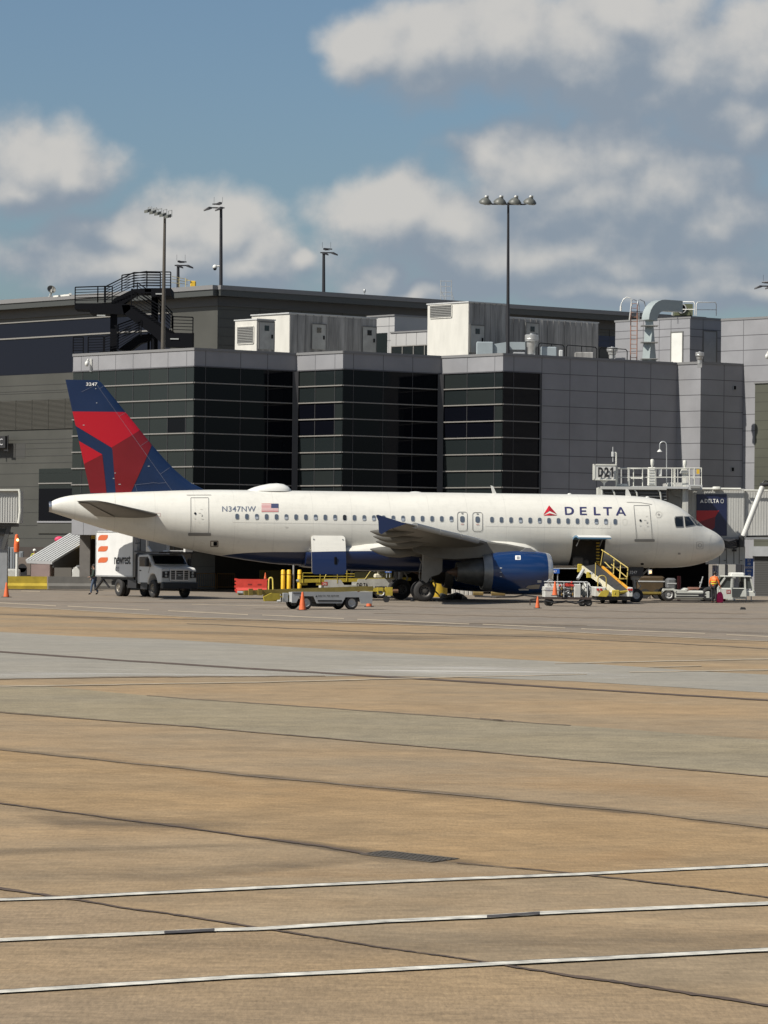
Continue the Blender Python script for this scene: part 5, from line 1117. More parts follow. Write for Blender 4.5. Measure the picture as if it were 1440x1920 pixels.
# cockpit windows
def z8(L): return [(1040+x/3.6, 820+y/3.6) for x, y in L]
fr_ = mat('cockpit_frame', (.30,.30,.285), .4, .3)
for nm, fo, gl in (('cockpit_window', [(806,545),(815,532),(866,530),(871,608),(816,608)], [(812,549),(818,538),(862,536),(866,602),(819,602),(812,580)]), ('cockpit_window', [(872,532),(908,531),(950,592),(945,596),(882,607)], [(876,538),(905,537),(944,589),(882,601)]), ('windshield', [(908,530),(925,532),(1005,598),(990,600),(952,592)], [(915,536),(926,538),(996,595),(956,590)])):
    o = lay([z8(fo)], lambda a, b: HS(a, b, .015), nm, fr_, jet, (2.5,2.5)); lay([z8(gl)], lambda a, b: HS(a, b, .03), 'pane', glass, o, (2.5,2.5))
# far side of the windshield wraps over the nose
# markings
regm = mat('registration_grey', (.12,.14,.19), .5); dnavy = mat('letter_navy', (.030,.032,.10), .4); dred = mat('widget_red', (.52,.01,.025), .4); ddred = mat('widget_dark_red', (.28,.01,.02), .4)
write('N347NW', (416.4,949.2,479.7,959.4), HS, regm, jet, 'registration', bold=.012, spacing=1.08, step=(4,3))
def D(L, dx=0): return [(1040+x/3.6, 820+y/3.6) for x, y in L]
Dout = [(66,470),(92,469),(108,471),(120,477),(127,486),(129,496),(127,508),(120,516),(108,521),(92,523),(70,523)]; Din = [(79,478),(92,478),(103,480),(111,487),(114,496),(112,506),(104,512),(93,514),(81,514)]
lets = [[D(Dout), D(Din)[::-1]]] + [D(p) for p in ([(168,470),(214,470),(214,479),(181,479),(181,493),(211,493),(211,502),(182,502),(182,515),(216,515),(216,524),(170,524)], [(262,470),(275,470),(277,516),(308,516),(308,525),(264,525)], [(326,471),(385,471),(385,480),(362,480),(364,526),(351,526),(349,480),(326,480)])]
lets += [[D([(438,471),(450,471),(481,527),(467,527),(461,515),(431,515),(426,527),(412,527)]), D([(445,484),(436,507),(456,507)])[::-1]]]
lay(lets, lambda a, b: HS(a, b, .018), 'airline_name', dnavy, jet, (3,2.5))
def Z7(L): return [(680+x/3.6, 860+y/3.6) for x, y in L]
lay([Z7([(1258,315),(1260,352),(1219,379)]), Z7([(1262,368),(1262,384),(1218,384)])], lambda a, b: HS(a, b, .018), 'airline_logo', dred, jet, (3,2.5))
lay([Z7([(1258,315),(1312,377),(1260,352)]), Z7([(1262,368),(1314,383),(1262,384)])], lambda a, b: HS(a, b, .018), 'airline_logo', ddred, jet, (3,2.5))
def flag():
    x0, y0, x1, y1 = 490.2, 944.4, 521.8, 959.8; o = lay([[(x0,y0),(x1,y0),(x1,y1),(x0,y1)]], HS, 'flag', sgwhite, jet, (4,3)); h = (y1-y0)/13
    lay([[(x0,y0+h*2*k),(x1,y0+h*2*k),(x1,y0+h*(2*k+1)),(x0,y0+h*(2*k+1))] for k in range(7)], lambda a, b: HS(a, b, .018), 'stripes', mat('flag_red', (.42,.05,.05), .5), o, (4,3))
    lay([[(x1-13.5,y0),(x1,y0),(x1,y0+h*7),(x1-13.5,y0+h*7)]], lambda a, b: HS(a, b, .024), 'canton', mat('flag_blue', (.04,.05,.11), .5), o, (4,3))
flag()
# roof fittings
g = G(); a, b = AL(463, 921, 0).x, AL(546, 921, 0).x; rings = []
for t, hgt in ((0,.0),(.06,.07),(.15,.16),(.3,.27),(.5,.37),(.68,.40),(.82,.36),(.92,.25),(.98,.10),(1,.0)):
    x = a+(b-a)*t; w = .62*sqrt(max(hgt, .004)/.40); rings.append([Vector((x, w*sin(pi*(k/12-.5)), 5.90+(hgt+.04)*cos(pi*(k/12-.5)))) for k in range(13)])
g.loft(rings, closed=False, caps=False); g.build('satellite_dome', white, jet, 60)
for (x0_, x1_, tx, ty) in ((924,932.5,920,911.5),(1173,1184.5,1173.5,917.5)):
    p, q, r = AL(x0_, 927, 0), AL(x1_, 927, 0), AL(tx, ty, 0); g = G(); g.prism([(p.x,-.03,5.85),(q.x,-.03,5.82),(r.x+.13,-.03,r.z),(r.x,-.03,r.z+.04)], (0,.06,0)); g.build('blade_antenna', white, jet, 0)
g = G(); c = AL(779, 922, 0); g.sph((c.x,0,5.93), .35, (1,.4,.18), 12, 6); g.build('beacon', white, jet, 60)
g = G()
for px_ in (1068, 1214): c = AL(px_, 930, 0); g.sph((c.x,0,fT(-c.x)), .12, (1,.5,.5), 8, 6)
g.build('roof_fitting', white, jet, 60)
c = AL(205, 990, 0); g = G(); g.prism([(c.x-.3,0,c.z-.0),(c.x+.45,0,c.z-.12),(c.x+.4,0,c.z+.4),(c.x-.4,0,c.z+.4)], (0,.06,0)); g.build('tail_drain', grey, jet, 0)
# landing gear
strutm = mat('gear_grey', (.28,.28,.27), .4, .3, noise=(4,.15)); hubm = mat('wheel_hub', (.09,.085,.08), .5, .4, noise=(6,.3)); hubw = mat('pale_hub', (.42,.42,.41), .45, .2)
def wheel(c, r, w, parent, ax=(0,1,0), hub=None, hr=.52, name='wheel', holes=True):
    c = Vector(c); ax = Vector(ax).normalized(); g = G(); k = min(.3*w, r*.16)
    g.lathe([(r*hr,-w*.40),(r*hr*1.15,-w*.5),(r-k*1.2,-w*.5),(r-k*.3,-w*.40),(r,-w*.22),(r,-w*.08),(r-.012,-w*.07),(r-.012,-w*.03),(r,-w*.02),(r,w*.02),(r-.012,w*.03),(r-.012,w*.07),(r,w*.08),(r,w*.22),(r-k*.3,w*.40),(r-k*1.2,w*.5),(r*hr*1.15,w*.5),(r*hr,w*.40)], c, ax, 36)
    t = g.build('tyre', tyre_m, parent, 40)
    g = G(); R = r*hr
    for s in (-1, 1):
        g.m = 0; g.lathe([(R*1.02,s*w*.40),(R*.93,s*w*.36),(R*.85,s*w*.24),(R*.45,s*w*.22),(R*.38,s*w*.36),(R*.0,s*w*.38)], c, ax, 28)
        if holes:
            g.m = 1; u = Vector((0,0,1)) if abs(ax.z) < .9 else Vector((1,0,0)); a_ = ax.cross(u).normalized(); b_ = ax.cross(a_)
            for q in range(9): th = 2*pi*q/9; p = c+ax*s*w*.232+(a_*cos(th)+b_*sin(th))*R*.66; g.cyl(p-ax*s*.01, p+ax*s*.012, R*.10, n=8)
    g.build('rim', [hub or hubm, black], t, 40); return t
for s in (-1, 1):
    for y in (3.33, 4.26): wheel((-17.71, s*y, .575), .575, .40, jet)
    g = G(); g.tube([(-17.71, s*3.795, .575), (-17.65, s*3.795, 1.6), (-17.6, s*3.80, 2.9)], [.11,.13,.17], 14); g.tube([(-17.71, s*3.2, .575), (-17.71, s*4.4, .575)], .08, 10); g.tube([(-17.5,s*3.795,.8),(-17.25,s*3.795,1.2),(-17.5,s*3.795,1.65)], .05, 8); g.tube([(-17.6,s*3.8,1.9),(-17.6,s*2.2,2.3)], .07, 8)
    for z in (.9, 1.15): g.tube([(-17.85,s*3.7,z),(-17.95,s*3.95,z+.5),(-17.8,s*3.9,2.2)], .018, 5)
    g.build('main_gear_strut', strutm, jet, 40)
    yy = s*4.55; q = [AL(x, y, yy if s < 0 else yy) for x, y in ((795,1040),(830,1043),(829,1071),(823,1077),(806,1082),(803,1090),(799,1093),(790,1086))] if s < 0 else None
    if q: pts = [(p.x, p.z) for p in q]
    g = G(); g.prism([(x, yy-.02, z) for x, z in pts], (0,.05,0)); g.build('gear_door', mat('gear_door_grey', (.21,.205,.19), .45, noise=(1.5,.15)), jet, 0)
for s in (-1, 1): wheel((-5.07, s*.25, .38), .38, .22, jet, hub=hubw, holes=False)
g = G(); g.tube([(-5.07,0,.38),(-5.15,0,1.2),(-5.3,0,2.3)], [.06,.09,.11], 12); g.tube([(-5.07,-.3,.38),(-5.07,.3,.38)], .05, 8); g.tube([(-5.1,0,1.1),(-4.2,0,2.0)], .05, 8); g.tube([(-4.95,.05,.6),(-4.75,.05,.9),(-5.0,.05,1.25)], .035, 6); g.box(-5.3,-4.9,-.16,.16,1.25,1.5); g.build('nose_gear_strut', strutm, jet, 40)
nd = [AL(x, y, -.45) for x, y in ((1176,1062),(1207,1062),(1206,1081),(1176,1079))]
g = G(); g.prism([(p.x, -.45, p.z) for p in nd], (0,.03,0)); dr = g.build('nose_gear_door', mat('gear_door_dark', (.03,.03,.032), .5), jet, 0)
write('3247', (1181,1070.5,1194.5,1076), lambda a, b: (lambda p: Vector((p.x,-.465,p.z)))(AL(a, b, -.46)), sgwhite, dr, bold=.01)
# ================================================================ GROUND EQUIPMENT
def pmap(root, P, n, off=0.0):
    """picture position -> point on a plane of a thing (plane given in the thing's own coordinates)"""
    M = Matrix.Translation(root.location) @ Matrix.Rotation(root.rotation_euler.z, 4, 'Z'); Mi = M.inverted(); Pw = M @ Vector(P); nw = (M.to_3x3() @ Vector(n)).normalized()
    return lambda x, y: Mi @ (hit(x, y, Pw, nw)+nw*off)
# ---- catering truck
yw = R_(-60); fw = Vector((cos(yw), sin(yw), 0)); lf = Vector((-sin(yw), cos(yw), 0))
c0 = at(301, 1118, 195.2); c0.z = 0
tr = thing('catering_truck', 'white box truck with three orange leaf marks on its box, parked under the tail', 'truck', c0+lf*1.12, yw)
tw = mat('truck_white', (.60,.60,.585), .4, noise=(1.5,.06)); oleaf = mat('leaf_orange', (.50,.11,.035), .5); blk = mat('truck_black', (.02,.02,.022), .5)
g = G(); g.bbox(-8.25, -3.45, -1.15, 1.15, 1.12, 3.68, .05); g.m = 1
g.box(-8.27, -3.43, -1.165, -1.15, 1.10, 1.18); g.box(-8.27, -3.43, -1.165, -1.15, 3.60, 3.66); g.box(-3.50, -3.42, -1.17, -1.12, 1.1, 3.68); g.box(-8.28, -8.20, -1.17, -1.12, 1.1, 3.68)
g.m = 2; g.box(-3.46, -3.425, -.9, .9, 1.3, 3.3); bx = g.build('cargo_box', [tw, steel, grey], tr, 20)
mp_ = pmap(tr, (0,-1.15,0), (0,-1,0), .012)
for y in (1003, 1024, 1045): 
    L = [(184,y+10),(184.5,y+5),(187,y+1.4),(190,y),(202.5,y),(202.3,y+5),(199.5,y+9),(196,y+10)]; lay([L], mp_, 'leaf_mark', oleaf, bx)
write('newrest', (214.5,1042,245,1058), mp_, inkblack, bx, bold=.012, spacing=.9); write('AUS\n024', (217,1062.5,223.5,1071.5), mp_, inkblack, bx)
g = G(); g.box(-7.7, -.35, -.42, .42, .62, .86); g.box(-7.6, -3.6, -1.0, 1.0, .95, 1.10); g.box(-4.3, -3.2, -1.05, -.5, .5, .95); g.box(-2.6, -1.75, -1.08, -.6, .45, .82); g.build('chassis', blk, tr, 0)
for y in (-1,1):
    g = G(); g.bar((-7.9, y*.8, 1.0), (-9.0, y*.8, .35), .12, .10); g.bar((-8.2,y*.8,1.05),(-7.2,y*.8,.5),.08); g.build('lift_arm', blk, tr, 0)
def cabshape():
    g = G(); w = 1.08
    prof = [(-3.0,.75),(-3.0,2.20),(-2.85,2.36),(-1.75,2.40),(-1.55,2.34),(-1.02,1.80),(-.15,1.66),(.0,1.55),(.02,.85),(-.5,.80),(-.62,1.05),(-.85,1.28),(-1.15,1.33),(-1.45,1.25),(-1.66,1.0),(-1.72,.72)]
    g.prism([(x, -w, z) for x, z in prof], (0, 2*w, 0)); return g
cab = cabshape().build('cab', tw, tr, 30); bv = cab.modifiers.new('bevel', 'BEVEL'); bv.width = .06; bv.segments = 2; bv.limit_method = 'ANGLE'; bv.angle_limit = R_(50)
g = G(); g.prism([(-1.50,-.92,2.30),(-1.50,.92,2.30),(-1.03,.98,1.86),(-1.03,-.98,1.86)], (.03,0,.02)); g.build('windshield', glass, cab, 0)
for s in (-1, 1):
    g = G(); g.prism([(-2.72,s*1.085,1.72),(-2.72,s*1.085,2.24),(-1.72,s*1.085,2.26),(-1.28,s*1.085,1.78),(-1.32,s*1.085,1.70)], (0,s*.012,0)); dd = g.build('side_window', glass, cab, 0)
    g = G(); g.bar((-2.80,s*1.085,.85),(-2.80,s*1.085,2.25),.02); g.bar((-1.62,s*1.085,1.35),(-1.42,s*1.085,1.72),.02); g.bar((-2.8,s*1.085,.82),(-1.75,s*1.085,.82),.02); g.m = 1; g.box(-2.70,-2.52,min(s*1.08,s*1.11),max(s*1.08,s*1.11),1.46,1.52); g.build('door', [seam, blk], cab, 0)
    g = G(); g.bbox(-1.42,-1.22,min(s*1.22,s*1.42),max(s*1.22,s*1.42),1.72,2.18,.03); g.bar((-1.4,s*1.05,1.8),(-1.35,s*1.3,1.85),.03); g.build('mirror', blk, cab, 20)
    g = G(); g.prism([(.035,s*.62,1.48),(.035,s*1.05,1.46),(.035,s*1.05,1.12),(.035,s*.66,1.10)], (.02,0,0)); g.m = 1; g.sph((.05,s*.82,1.38),.08,n=10,m=6); g.sph((.05,s*.82,1.21),.08,n=10,m=6); g.build('headlight', [blk, lens], cab, 30)
g = G(); g.box(.02,.06,-.55,.55,.98,1.52); g.m = 1
for y in (-.57, .57, -.25, .25): g.bar((.07,y,.96),(.07,y,1.56),.05,.06)
for z in (.98, 1.54): g.bar((.07,-.58,z),(.07,.58,z),.05,.06)
for z in (1.1,1.2,1.3,1.4): g.bar((.065,-.55,z),(.065,.55,z),.015)
g.m = 2; g.sph((.08,0,1.27),.07,(.3,1.6,.7),10,6); g.build('grille', [blk, chrome, lgrey], cab, 0)
g = G(); g.bbox(-.1,.22,-1.1,1.1,.52,.86,.05); g.build('bumper', blk, tr, 20)
for y in (-.93, .93): wheel((-1.15, y, .50), .50, .30, tr, hub=mat('truck_hub', (.20,.18,.15), .5, .3), hr=.5)
for y in (-.93,-.62,.62,.93): wheel((-5.5, y, .50), .50, .27, tr, hub=mat('truck_hub', (.2,.18,.15), .5), hr=.5)
g = G(); 
for y in (-1.05, 1.05):
    g.bar((-3.4,y,3.5),(-2.75,y,3.45),.05); g.bar((-2.75,y,2.5),(-2.75,y,3.5),.05); g.bar((-3.4,y,2.55),(-.6,y,2.52),.06); g.prism([(-3.35,y,3.4),(-2.85,y,3.0),(-3.35,y,2.95)],(0,.03,0))
g.box(-2.9,-.3,-1.1,1.1,2.46,2.54); g.box(-3.42,-2.9,-1.0,1.0,.9,2.4); g.m = 1; g.bbox(-1.9,-1.78,-1.12,-1.0,2.54,3.35,.02); g.prism([(-1.9,-1.1,2.54),(-1.3,-1.1,2.54),(-1.75,-1.1,2.85)],(0,.1,0)); g.bbox(-.5,-.3,.5,1.0,2.54,2.8,.03); g.bbox(-1.2,-.6,-.4,.6,2.54,2.62,.02)
g.build('loading_platform', [blk, tw], tr, 0)

# ---- belt loader in front, chassis facing left
yw = R_(180+24); fw = Vector((cos(yw), sin(yw), 0)); c0 = at(547, 1143, 159.3); c0.z = 0; lf = Vector((-sin(yw), cos(yw), 0))
bl = thing('belt_loader', 'light grey belt loader with its long yellow belt lowered flat, behind an orange cone', 'belt loader', c0-lf*.88, yw)
blg = mat('loader_grey', (.37,.38,.38), .45, noise=(2,.08)); ydull = mat('dull_yellow', (.22,.165,.035), .55, noise=(2,.25)); ybr = mat('bright_yellow', (.40,.31,.035), .55, noise=(3,.25))
# local x forward, y>0 faces the camera
g = G(); W_ = .88
side_ = [(0,.30),(0,.80),(-3.95,.80),(-3.95,.28),(-3.38,.28),(-3.30,.56),(-2.62,.56),(-2.46,.28),(-1.22,.28),(-1.05,.60),(-.38,.60),(-.22,.30)]
g.prism([(x, W_-.04, z) for x, z in side_], (0,.04,0)); g.prism([(x, -W_, z) for x, z in side_], (0,.04,0)); g.box(-3.93,0,-W_+.04,W_-.04,.66,.78); g.box(-.04,0,-W_+.04,W_-.04,.34,.66); g.box(-3.95,-3.90,-W_+.04,W_-.04,.34,.66); g.box(-2.4,-1.3,-W_+.05,W_-.05,.34,.66)
ch = g.build('chassis', blg, bl, 0)
g = G(); g.box(-2.44,-1.26,W_,W_+.02,.36,.43); g.box(-.45,-.06,W_,W_+.015,.72,.76); g.build('trim_strip', blk, ch, 0)
mp_ = pmap(bl, (0,W_,0), (0,1,0), .01)
write('DELTA 705 EJ7H44', (596,1115.8,635.5,1119.8), mp_, inkblack, ch, bold=.01); lay([[(591,1119.6),(593.2,1115.8),(595,1119.6)]], mp_, 'logo', inkblack, ch)
mp2 = pmap(bl, (0,0,0), (1,0,0), .012)
lay([[(532,1110.5),(540,1110.5),(540,1129),(532,1129)]], mp2, 'number_plate', sgwhite, ch); write('AUS\n34', (533,1114,539,1121), lambda x, y: mp2(x, y)+Vector((.01,0,0)), inkblack, ch)
for x in (-.72, -2.96):
    for y in (-.74, .74): wheel((x, y, .315), .315, .22, bl, hub=hubw, hr=.58, holes=False)
g = G(); g.tube([(-1.9,-.3,.3),(-1.9,.3,.3)], .17, 10); g.box(-2.3,-1.5,-.4,.4,.12,.36); g.build('axle_box', blk, bl, 0)
def conveyor(root, a, b, w, th=.10, rail=ydull, nm='conveyor'):
    a, b = Vector(a), Vector(b); d = (b-a).normalized(); s_ = Vector((0,0,1)).cross(d).normalized(); u = d.cross(s_)
    g = G(); g.prism([a+s_*w/2, a-s_*w/2, b-s_*w/2, b+s_*w/2], -u*th)
    o = g.build(nm, mat('belt_rubber', (.03,.03,.03), .7, noise=(6,.2)), root, 0)
    for q in (-1, 1):
        h = G(); h.bar(a+s_*q*(w/2+.04)-u*.06, b+s_*q*(w/2+.04)-u*.06, .07, .20, up=u); h.build('side_rail', rail, o, 0)
    h = G(); h.cyl(a+s_*w/2-u*th/2, a-s_*w/2-u*th/2, th*.8, n=12); h.cyl(b+s_*w/2-u*th/2, b-s_*w/2-u*th/2, th*.8, n=12); h.build('roller', steel, o, 40); return o
conveyor(bl, (2.15, .1, .78), (-4.15, .1, 1.02), .66, .07)
g = G()
for y in (-.3,.5): g.bar((.0,y,.55),(.9,y,.60),.07); 
g.bbox(.55,1.0,-.1,.5,.36,.72,.04); g.prism([(.5,.62,.44),(1.25,.62,.36),(1.3,.62,.56),(.9,.62,.74),(.5,.62,.72)],(0,.10,0)); g.m = 1; g.bbox(.05,.32,.3,.6,.34,.74,.03); g.build('belt_hoist', [ybr, steel], bl, 0)
for x in (1.3, 1.75): g = G(); g.box(x, x+.2, .48, .56, .62, .92); g.build('bracket', ydull, bl, 0)

# ---- belt loader at the rear hold, further back
c0 = at(672, 1108, 203); c0.z = 0
b2 = thing('belt_loader', 'white belt loader with yellow hand rails, beneath the hanging rear cargo door', 'belt loader', c0, R_(180+12))
g = G(); side2 = [(2.15,.35),(2.15,1.05),(1.2,1.05),(1.0,.75),(.35,.75),(.2,1.10),(-2.1,1.15),(-2.1,.35),(-1.6,.35),(-1.5,.7),(-.8,.7),(-.65,.35),(.9,.35)]
g.prism([(x, .80, z) for x, z in side2], (0,.05,0)); g.prism([(x, -.85, z) for x, z in side2], (0,.05,0)); g.box(-2.08,2.13,-.8,.8,.5,.72); g.box(1.2,2.13,-.8,.8,.9,1.03); g.box(2.1,2.15,-.8,.8,.35,1.05); ch = g.build('chassis', dwhite, b2, 0)
mp_ = pmap(b2, (0,.85,0), (0,1,0), .01)
write('DELTA', (669,1093,690,1102), mp_, inkblack, ch, bold=.01)
lay([[(603,1091),(614,1091),(614,1097.5),(603,1097.5)]], mp_, 'number_sign', mat('sign_red', (.42,.04,.02), .5), ch); write('246', (605,1092,612,1096.5), lambda x, y: mp_(x, y)+Vector((0,.01,0)), sgwhite, ch)
g = G(); g.bbox(.45,.95,-.3,.3,.75,1.05,.05); g.prism([(.40,-.3,1.0),(.52,-.3,1.0),(.38,-.3,1.62),(.26,-.3,1.60)],(0,.6,0)); g.build('seat', black, b2, 20)
g = G(); g.tube([(1.2,0,1.0),(1.05,0,1.45)], .025, 6); g.lathe([(.17,0),(.19,.02),(.17,.04)], (1.05,0,1.45), (-.3,0,1), 14); g.build('steering_wheel', black, b2, 60)
for x in (-1.15, .72): 
    for y in (-.7,.7): wheel((x, y, .36), .36, .22, b2, hub=hubw, hr=.55, holes=False)
conveyor(b2, (3.6, .45, 1.02), (-2.9, .45, 1.18), .62, .08, ybr)
g = G()
for z in (.42,.62): g.tube([(3.4,.85,.80+z),(.4,.85,.95+z*.7)], .022, 6)
for x in (3.4,2.4,1.4): g.tube([(x,.85,.85),(x,.85,1.42)], .02, 6)
g.tube([(.85,.85,1.0),(.85,.85,2.2)], .022, 6); g.tube([(-.2,.85,1.1),(-.55,.85,1.6)], .025, 6); g.tube([(1.9,-.7,1.0),(1.6,-.7,1.7),(1.0,-.7,1.75)], .025, 6); g.build('hand_rail', ybr, b2, 60)
g = G(); g.bbox(3.1,3.5,.5,.75,.72,.90,.03); g.bbox(2.3,2.6,.6,.8,.72,.95,.03); g.build('belt_hoist', ybr, b2, 20)
g = G(); g.cyl((-1.1,.3,1.15),(-1.1,.3,2.3),.09,.07,10); g.bbox(-1.35,-.85,.1,.5,1.2,1.4,.05); g.build('lift_post', mat('ivory_paint', (.62,.58,.45), .5), b2, 30)

# ---- yellow tow bar head beside the far main wheels
def onebox(name, label, cat, g, mats, smooth=20, group=None): return one(name, label, cat, g, mats, smooth, group)
g = G(); a = at(698, 1110, 186); A = Vector((a.x, 186, 0)); g.T = Matrix.Translation(A) @ Matrix.Rotation(R_(9), 4, 'Z')
g.bar((-.6,0,.70),(1.0,0,.62),.16,.20); g.box(.25,.55,-.15,.15,.42,.78); g.box(.7,1.05,-.16,.16,.36,.80); g.m = 1; g.cyl((1.05,-.1,.6),(1.35,-.1,.6),.10,n=10); g.m = 2; g.cyl((.75,-.12,.16),(.75,.12,.16),.16,n=14); g.bar((.75,0,.16),(.75,0,.5),.06); g.m = 1; g.bar((-.6,0,.68),(-1.0,0,.3),.08); g.bar((-1.0,0,.3),(-1.0,0,0),.08); g.m = 2; g.box(.3,.5,-.17,-.15,.5,.6)
one('tow_bar', 'short dirty yellow tow bar head left of the main landing gear wheels', 'tow bar', g, [ybr, mat('rust_brown', (.12,.06,.03), .7), blk], 20)

# ---- belt loader at the forward hold
hL, hR, fR, fL = at(1090,1063,194.2), at(1121,1057,195.0), at(1180,1107,189.2), at(1158,1114,188.6)
root = Vector(((fR.x+fL.x)/2, (fR.y+fL.y)/2, 0))
b3 = thing('belt_loader', 'belt loader with cream and orange sides, raised into the open forward cargo hold', 'belt loader', root); T = Matrix.Translation(-root)
g = G(T); g.prism([hL, hR, fR, fL], (0,0,-.10)); bt_ = g.build('conveyor', mat('belt_rubber', (.03,.03,.03), .7), b3, 0)
g = G(T); z = Vector((0,0,.02)); g.bar(hL-z, fL-z, .09, .26); g.build('side_rail', mat('cream_paint', (.58,.54,.40), .5, noise=(2,.15)), bt_, 0)
g = G(T); g.bar(hR-z, fR-z, .10, .22); g.build('side_rail', mat('orange_yellow', (.66,.32,.03), .5, noise=(2,.15)), bt_, 0)
g = G(T); g.bbox(*sorted((hL.x-.22, hL.x+.05)), hL.y-.2, hL.y+.1, hL.z-.28, hL.z+.16, .04); g.build('belt_end', ybr, bt_, 20); g = G(T); g.bbox(fL.x-.3, fL.x+.1, fL.y-.12, fL.y+.1, fL.z-.12, fL.z+.22, .04); g.cyl(fL+Vector((-.2,-.1,.05)), fR+Vector((.0,0,-.05)), .08, n=10); g.build('belt_end', ybr, bt_, 20)
for nm, pts in (('rail_front', [((1128,1031),(1143,1040.5)),((1143,1040.5),(1177.5,1065)),((1146,1058),(1176,1083)),((1151.5,1046),(1150,1077)),((1164,1055),(1162,1085)),((1177.5,1065),(1174.5,1100)),((1134,1054),(1146,1066))]),):
    g = G(T)
    for p, q in pts: g.tube([at(*p, 191.6), at(*q, 191.0)], .032, 6)
    g.box(at(1160,1085,191).x, at(1175,1085,191).x, 190.6, 191.4, at(1165,1085,191).z-.03, at(1165,1085,191).z+.03); g.build('hand_rail', mat('railing_yellow', (.42,.32,.08), .5), b3, 60)
g = G(T)
for p, q in (((1117,1055),(1116,1082)),((1131,1031),(1126,1060))): g.tube([at(*p, 189.8), at(*q, 189.8)], .028, 6)
g.build('hand_rail', mat('railing_yellow', (.42,.32,.08), .5), b3, 60)
# chassis, seen from behind
cx0, cx1 = at(1115, 1118, 188.9), at(1187, 1118, 188.9); zt, zb = at(1150,1101,188.9).z, at(1150,1118,188.9).z
g = G(T); g.bbox(cx0.x, cx0.x+.62, 188.9, 193.2, zb, zt, .04); g.bbox(cx1.x-.28, cx1.x, 188.9, 193.2, zb, zt, .04); g.box(cx0.x+.5, cx1.x-.2, 188.95, 193, zb, zb+.22); g.build('chassis', dwhite, b3, 20)
g = G(T); g.box(cx0.x+.1, cx1.x-.1, 189.1, 193, zb-.22, zb); g.build('underframe', blk, b3, 0)
for x, in ((1121,),(1127,),(1179,),(1184,)):
    p = at(x, 1105.5, 188.88); g = G(T); g.cyl(p, p+Vector((0,-.04,0)), .065, n=12); g.build('tail_light', mat('lamp_red', (.35,.02,.02), .3), b3, 40)
for x in (1147, 1171):
    p = at(x, 1124, 189.6); wheel((p.x-root.x, p.y-root.y, .30), .30, .22, b3, ax=(1,.1,0), hub=hubm, hr=.5)
    wheel((p.x-root.x-.3, p.y-root.y+3, .30), .30, .22, b3, ax=(1,.1,0), hub=hubm, hr=.5)
g = G(T)
arc = [(1121,1100),(1121,1086)]+[(1129-8*cos(pi*k/6), 1086-7*sin(pi*k/6)) for k in range(1, 6)]+[(1137,1086),(1136.5,1100)]
g.tube([at(x, y, 188.6) for x, y in arc], .032, 6); g.build('hoop_rail', mat('railing_yellow', (.42,.32,.08), .5), b3, 60)
g = G(T); P = [at(x, y, 188.55) for x, y in ((1122,1118),(1128,1109),(1134,1106.5),(1142,1107),(1141,1114),(1137,1119))]; g.prism(P, (0,.4,0)); g.build('wheel_guard', ybr, b3, 20)
g = G(T); p = at(1100, 1083, 190.5); g.bbox(p.x, p.x+.25, 190.5, 190.9, p.z, p.z+.30, .03); g.build('control_box', ybr, b3, 0); g = G(T); q = at(1108, 1077, 190.5); g.bbox(q.x-.1, q.x+.1, 190.5, 191, q.z, q.z+.12, .02); g.tube([at(1094,1068,192), at(1083,1086,191.5)], .09, 8); g.build('lift_cylinder', [lgrey], b3, 40)

# ---- service cart with hose reels, right foreground
cr0 = gr(1030, 1136); cr0 = Vector((at(1066,1130,179).x, 179, 0))
ct = thing('service_cart', 'cluttered white service cart with valves and a hose reel, right of the blue engine', 'cart', cr0, R_(4))
g = G(); g.box(-1.25,1.05,-.6,.6,.36,.44)
for y in (-.62,.58): g.bar((-1.3,y+.02,.40),(1.1,y+.02,.40),.06,.12)
g.bar((-1.25,0,.42),(-1.95,0,.30),.08); g.bar((-1.95,0,.3),(-1.95,0,.02),.05); g.build('frame', mat('cart_frame_dark', (.05,.035,.03), .6, noise=(5,.4)), ct, 0)
for x, y in ((-1.0,-.5),(.62,-.5),(.95,-.5),(-1.0,.5),(.8,.5)): wheel((x, y, .19), .19, .12, ct, ax=(0,1,0), hub=hubm, hr=.45, holes=False)
g = G(); g.bbox(-1.28,-.55,-.55,.55,.46,.98,.03); g.box(-1.30,-.53,-.57,.57,.80,.84); g.bbox(-1.18,-.35,-.35,.5,.98,1.12,.02); g.build('tool_locker', dwhite, ct, 20)
g = G(); g.bbox(-.5,.30,-.05,.55,.46,1.02,.03); g.bbox(.22,.55,-.58,.2,.44,1.12,.03); g.box(-.52,.32,-.08,.0,.70,.74); g.build('valve_cabinet', dwhite, ct, 20)
g = G(); g.lathe([(.36,-.14),(.38,-.12),(.38,-.10),(.10,-.09),(.10,.09),(.38,.10),(.38,.12),(.36,.14)], (.88,0,.82), (1,.25,0), 24); g.m = 1; g.lathe([(.12,-.09),(.28,-.08),(.28,.08),(.12,.09)], (.88,0,.82), (1,.25,0), 20); g.build('hose_reel', [dwhite, blk], ct, 40)
g = G()
for z in (1.22,): g.tube([(-1.2,-.5,z),(.9,-.5,z)], .03, 6); g.tube([(-1.2,.4,z),(.9,.4,z)], .03, 6)
for x in (-1.1,-.3,.5,.9): g.tube([(x,-.5,.45),(x,-.5,1.22)], .022, 6)
for k in range(9): x = -1.1+.24*k; g.tube([(x,-.5,1.22),(x+.1,.4,1.24)], .02, 5)
g.tube([(-1.15,-.5,1.24),(-1.0,-.2,1.34),(-.8,.2,1.24)], .025, 6); g.build('top_rack', lgrey, ct, 60)
rnd = random.Random(5)
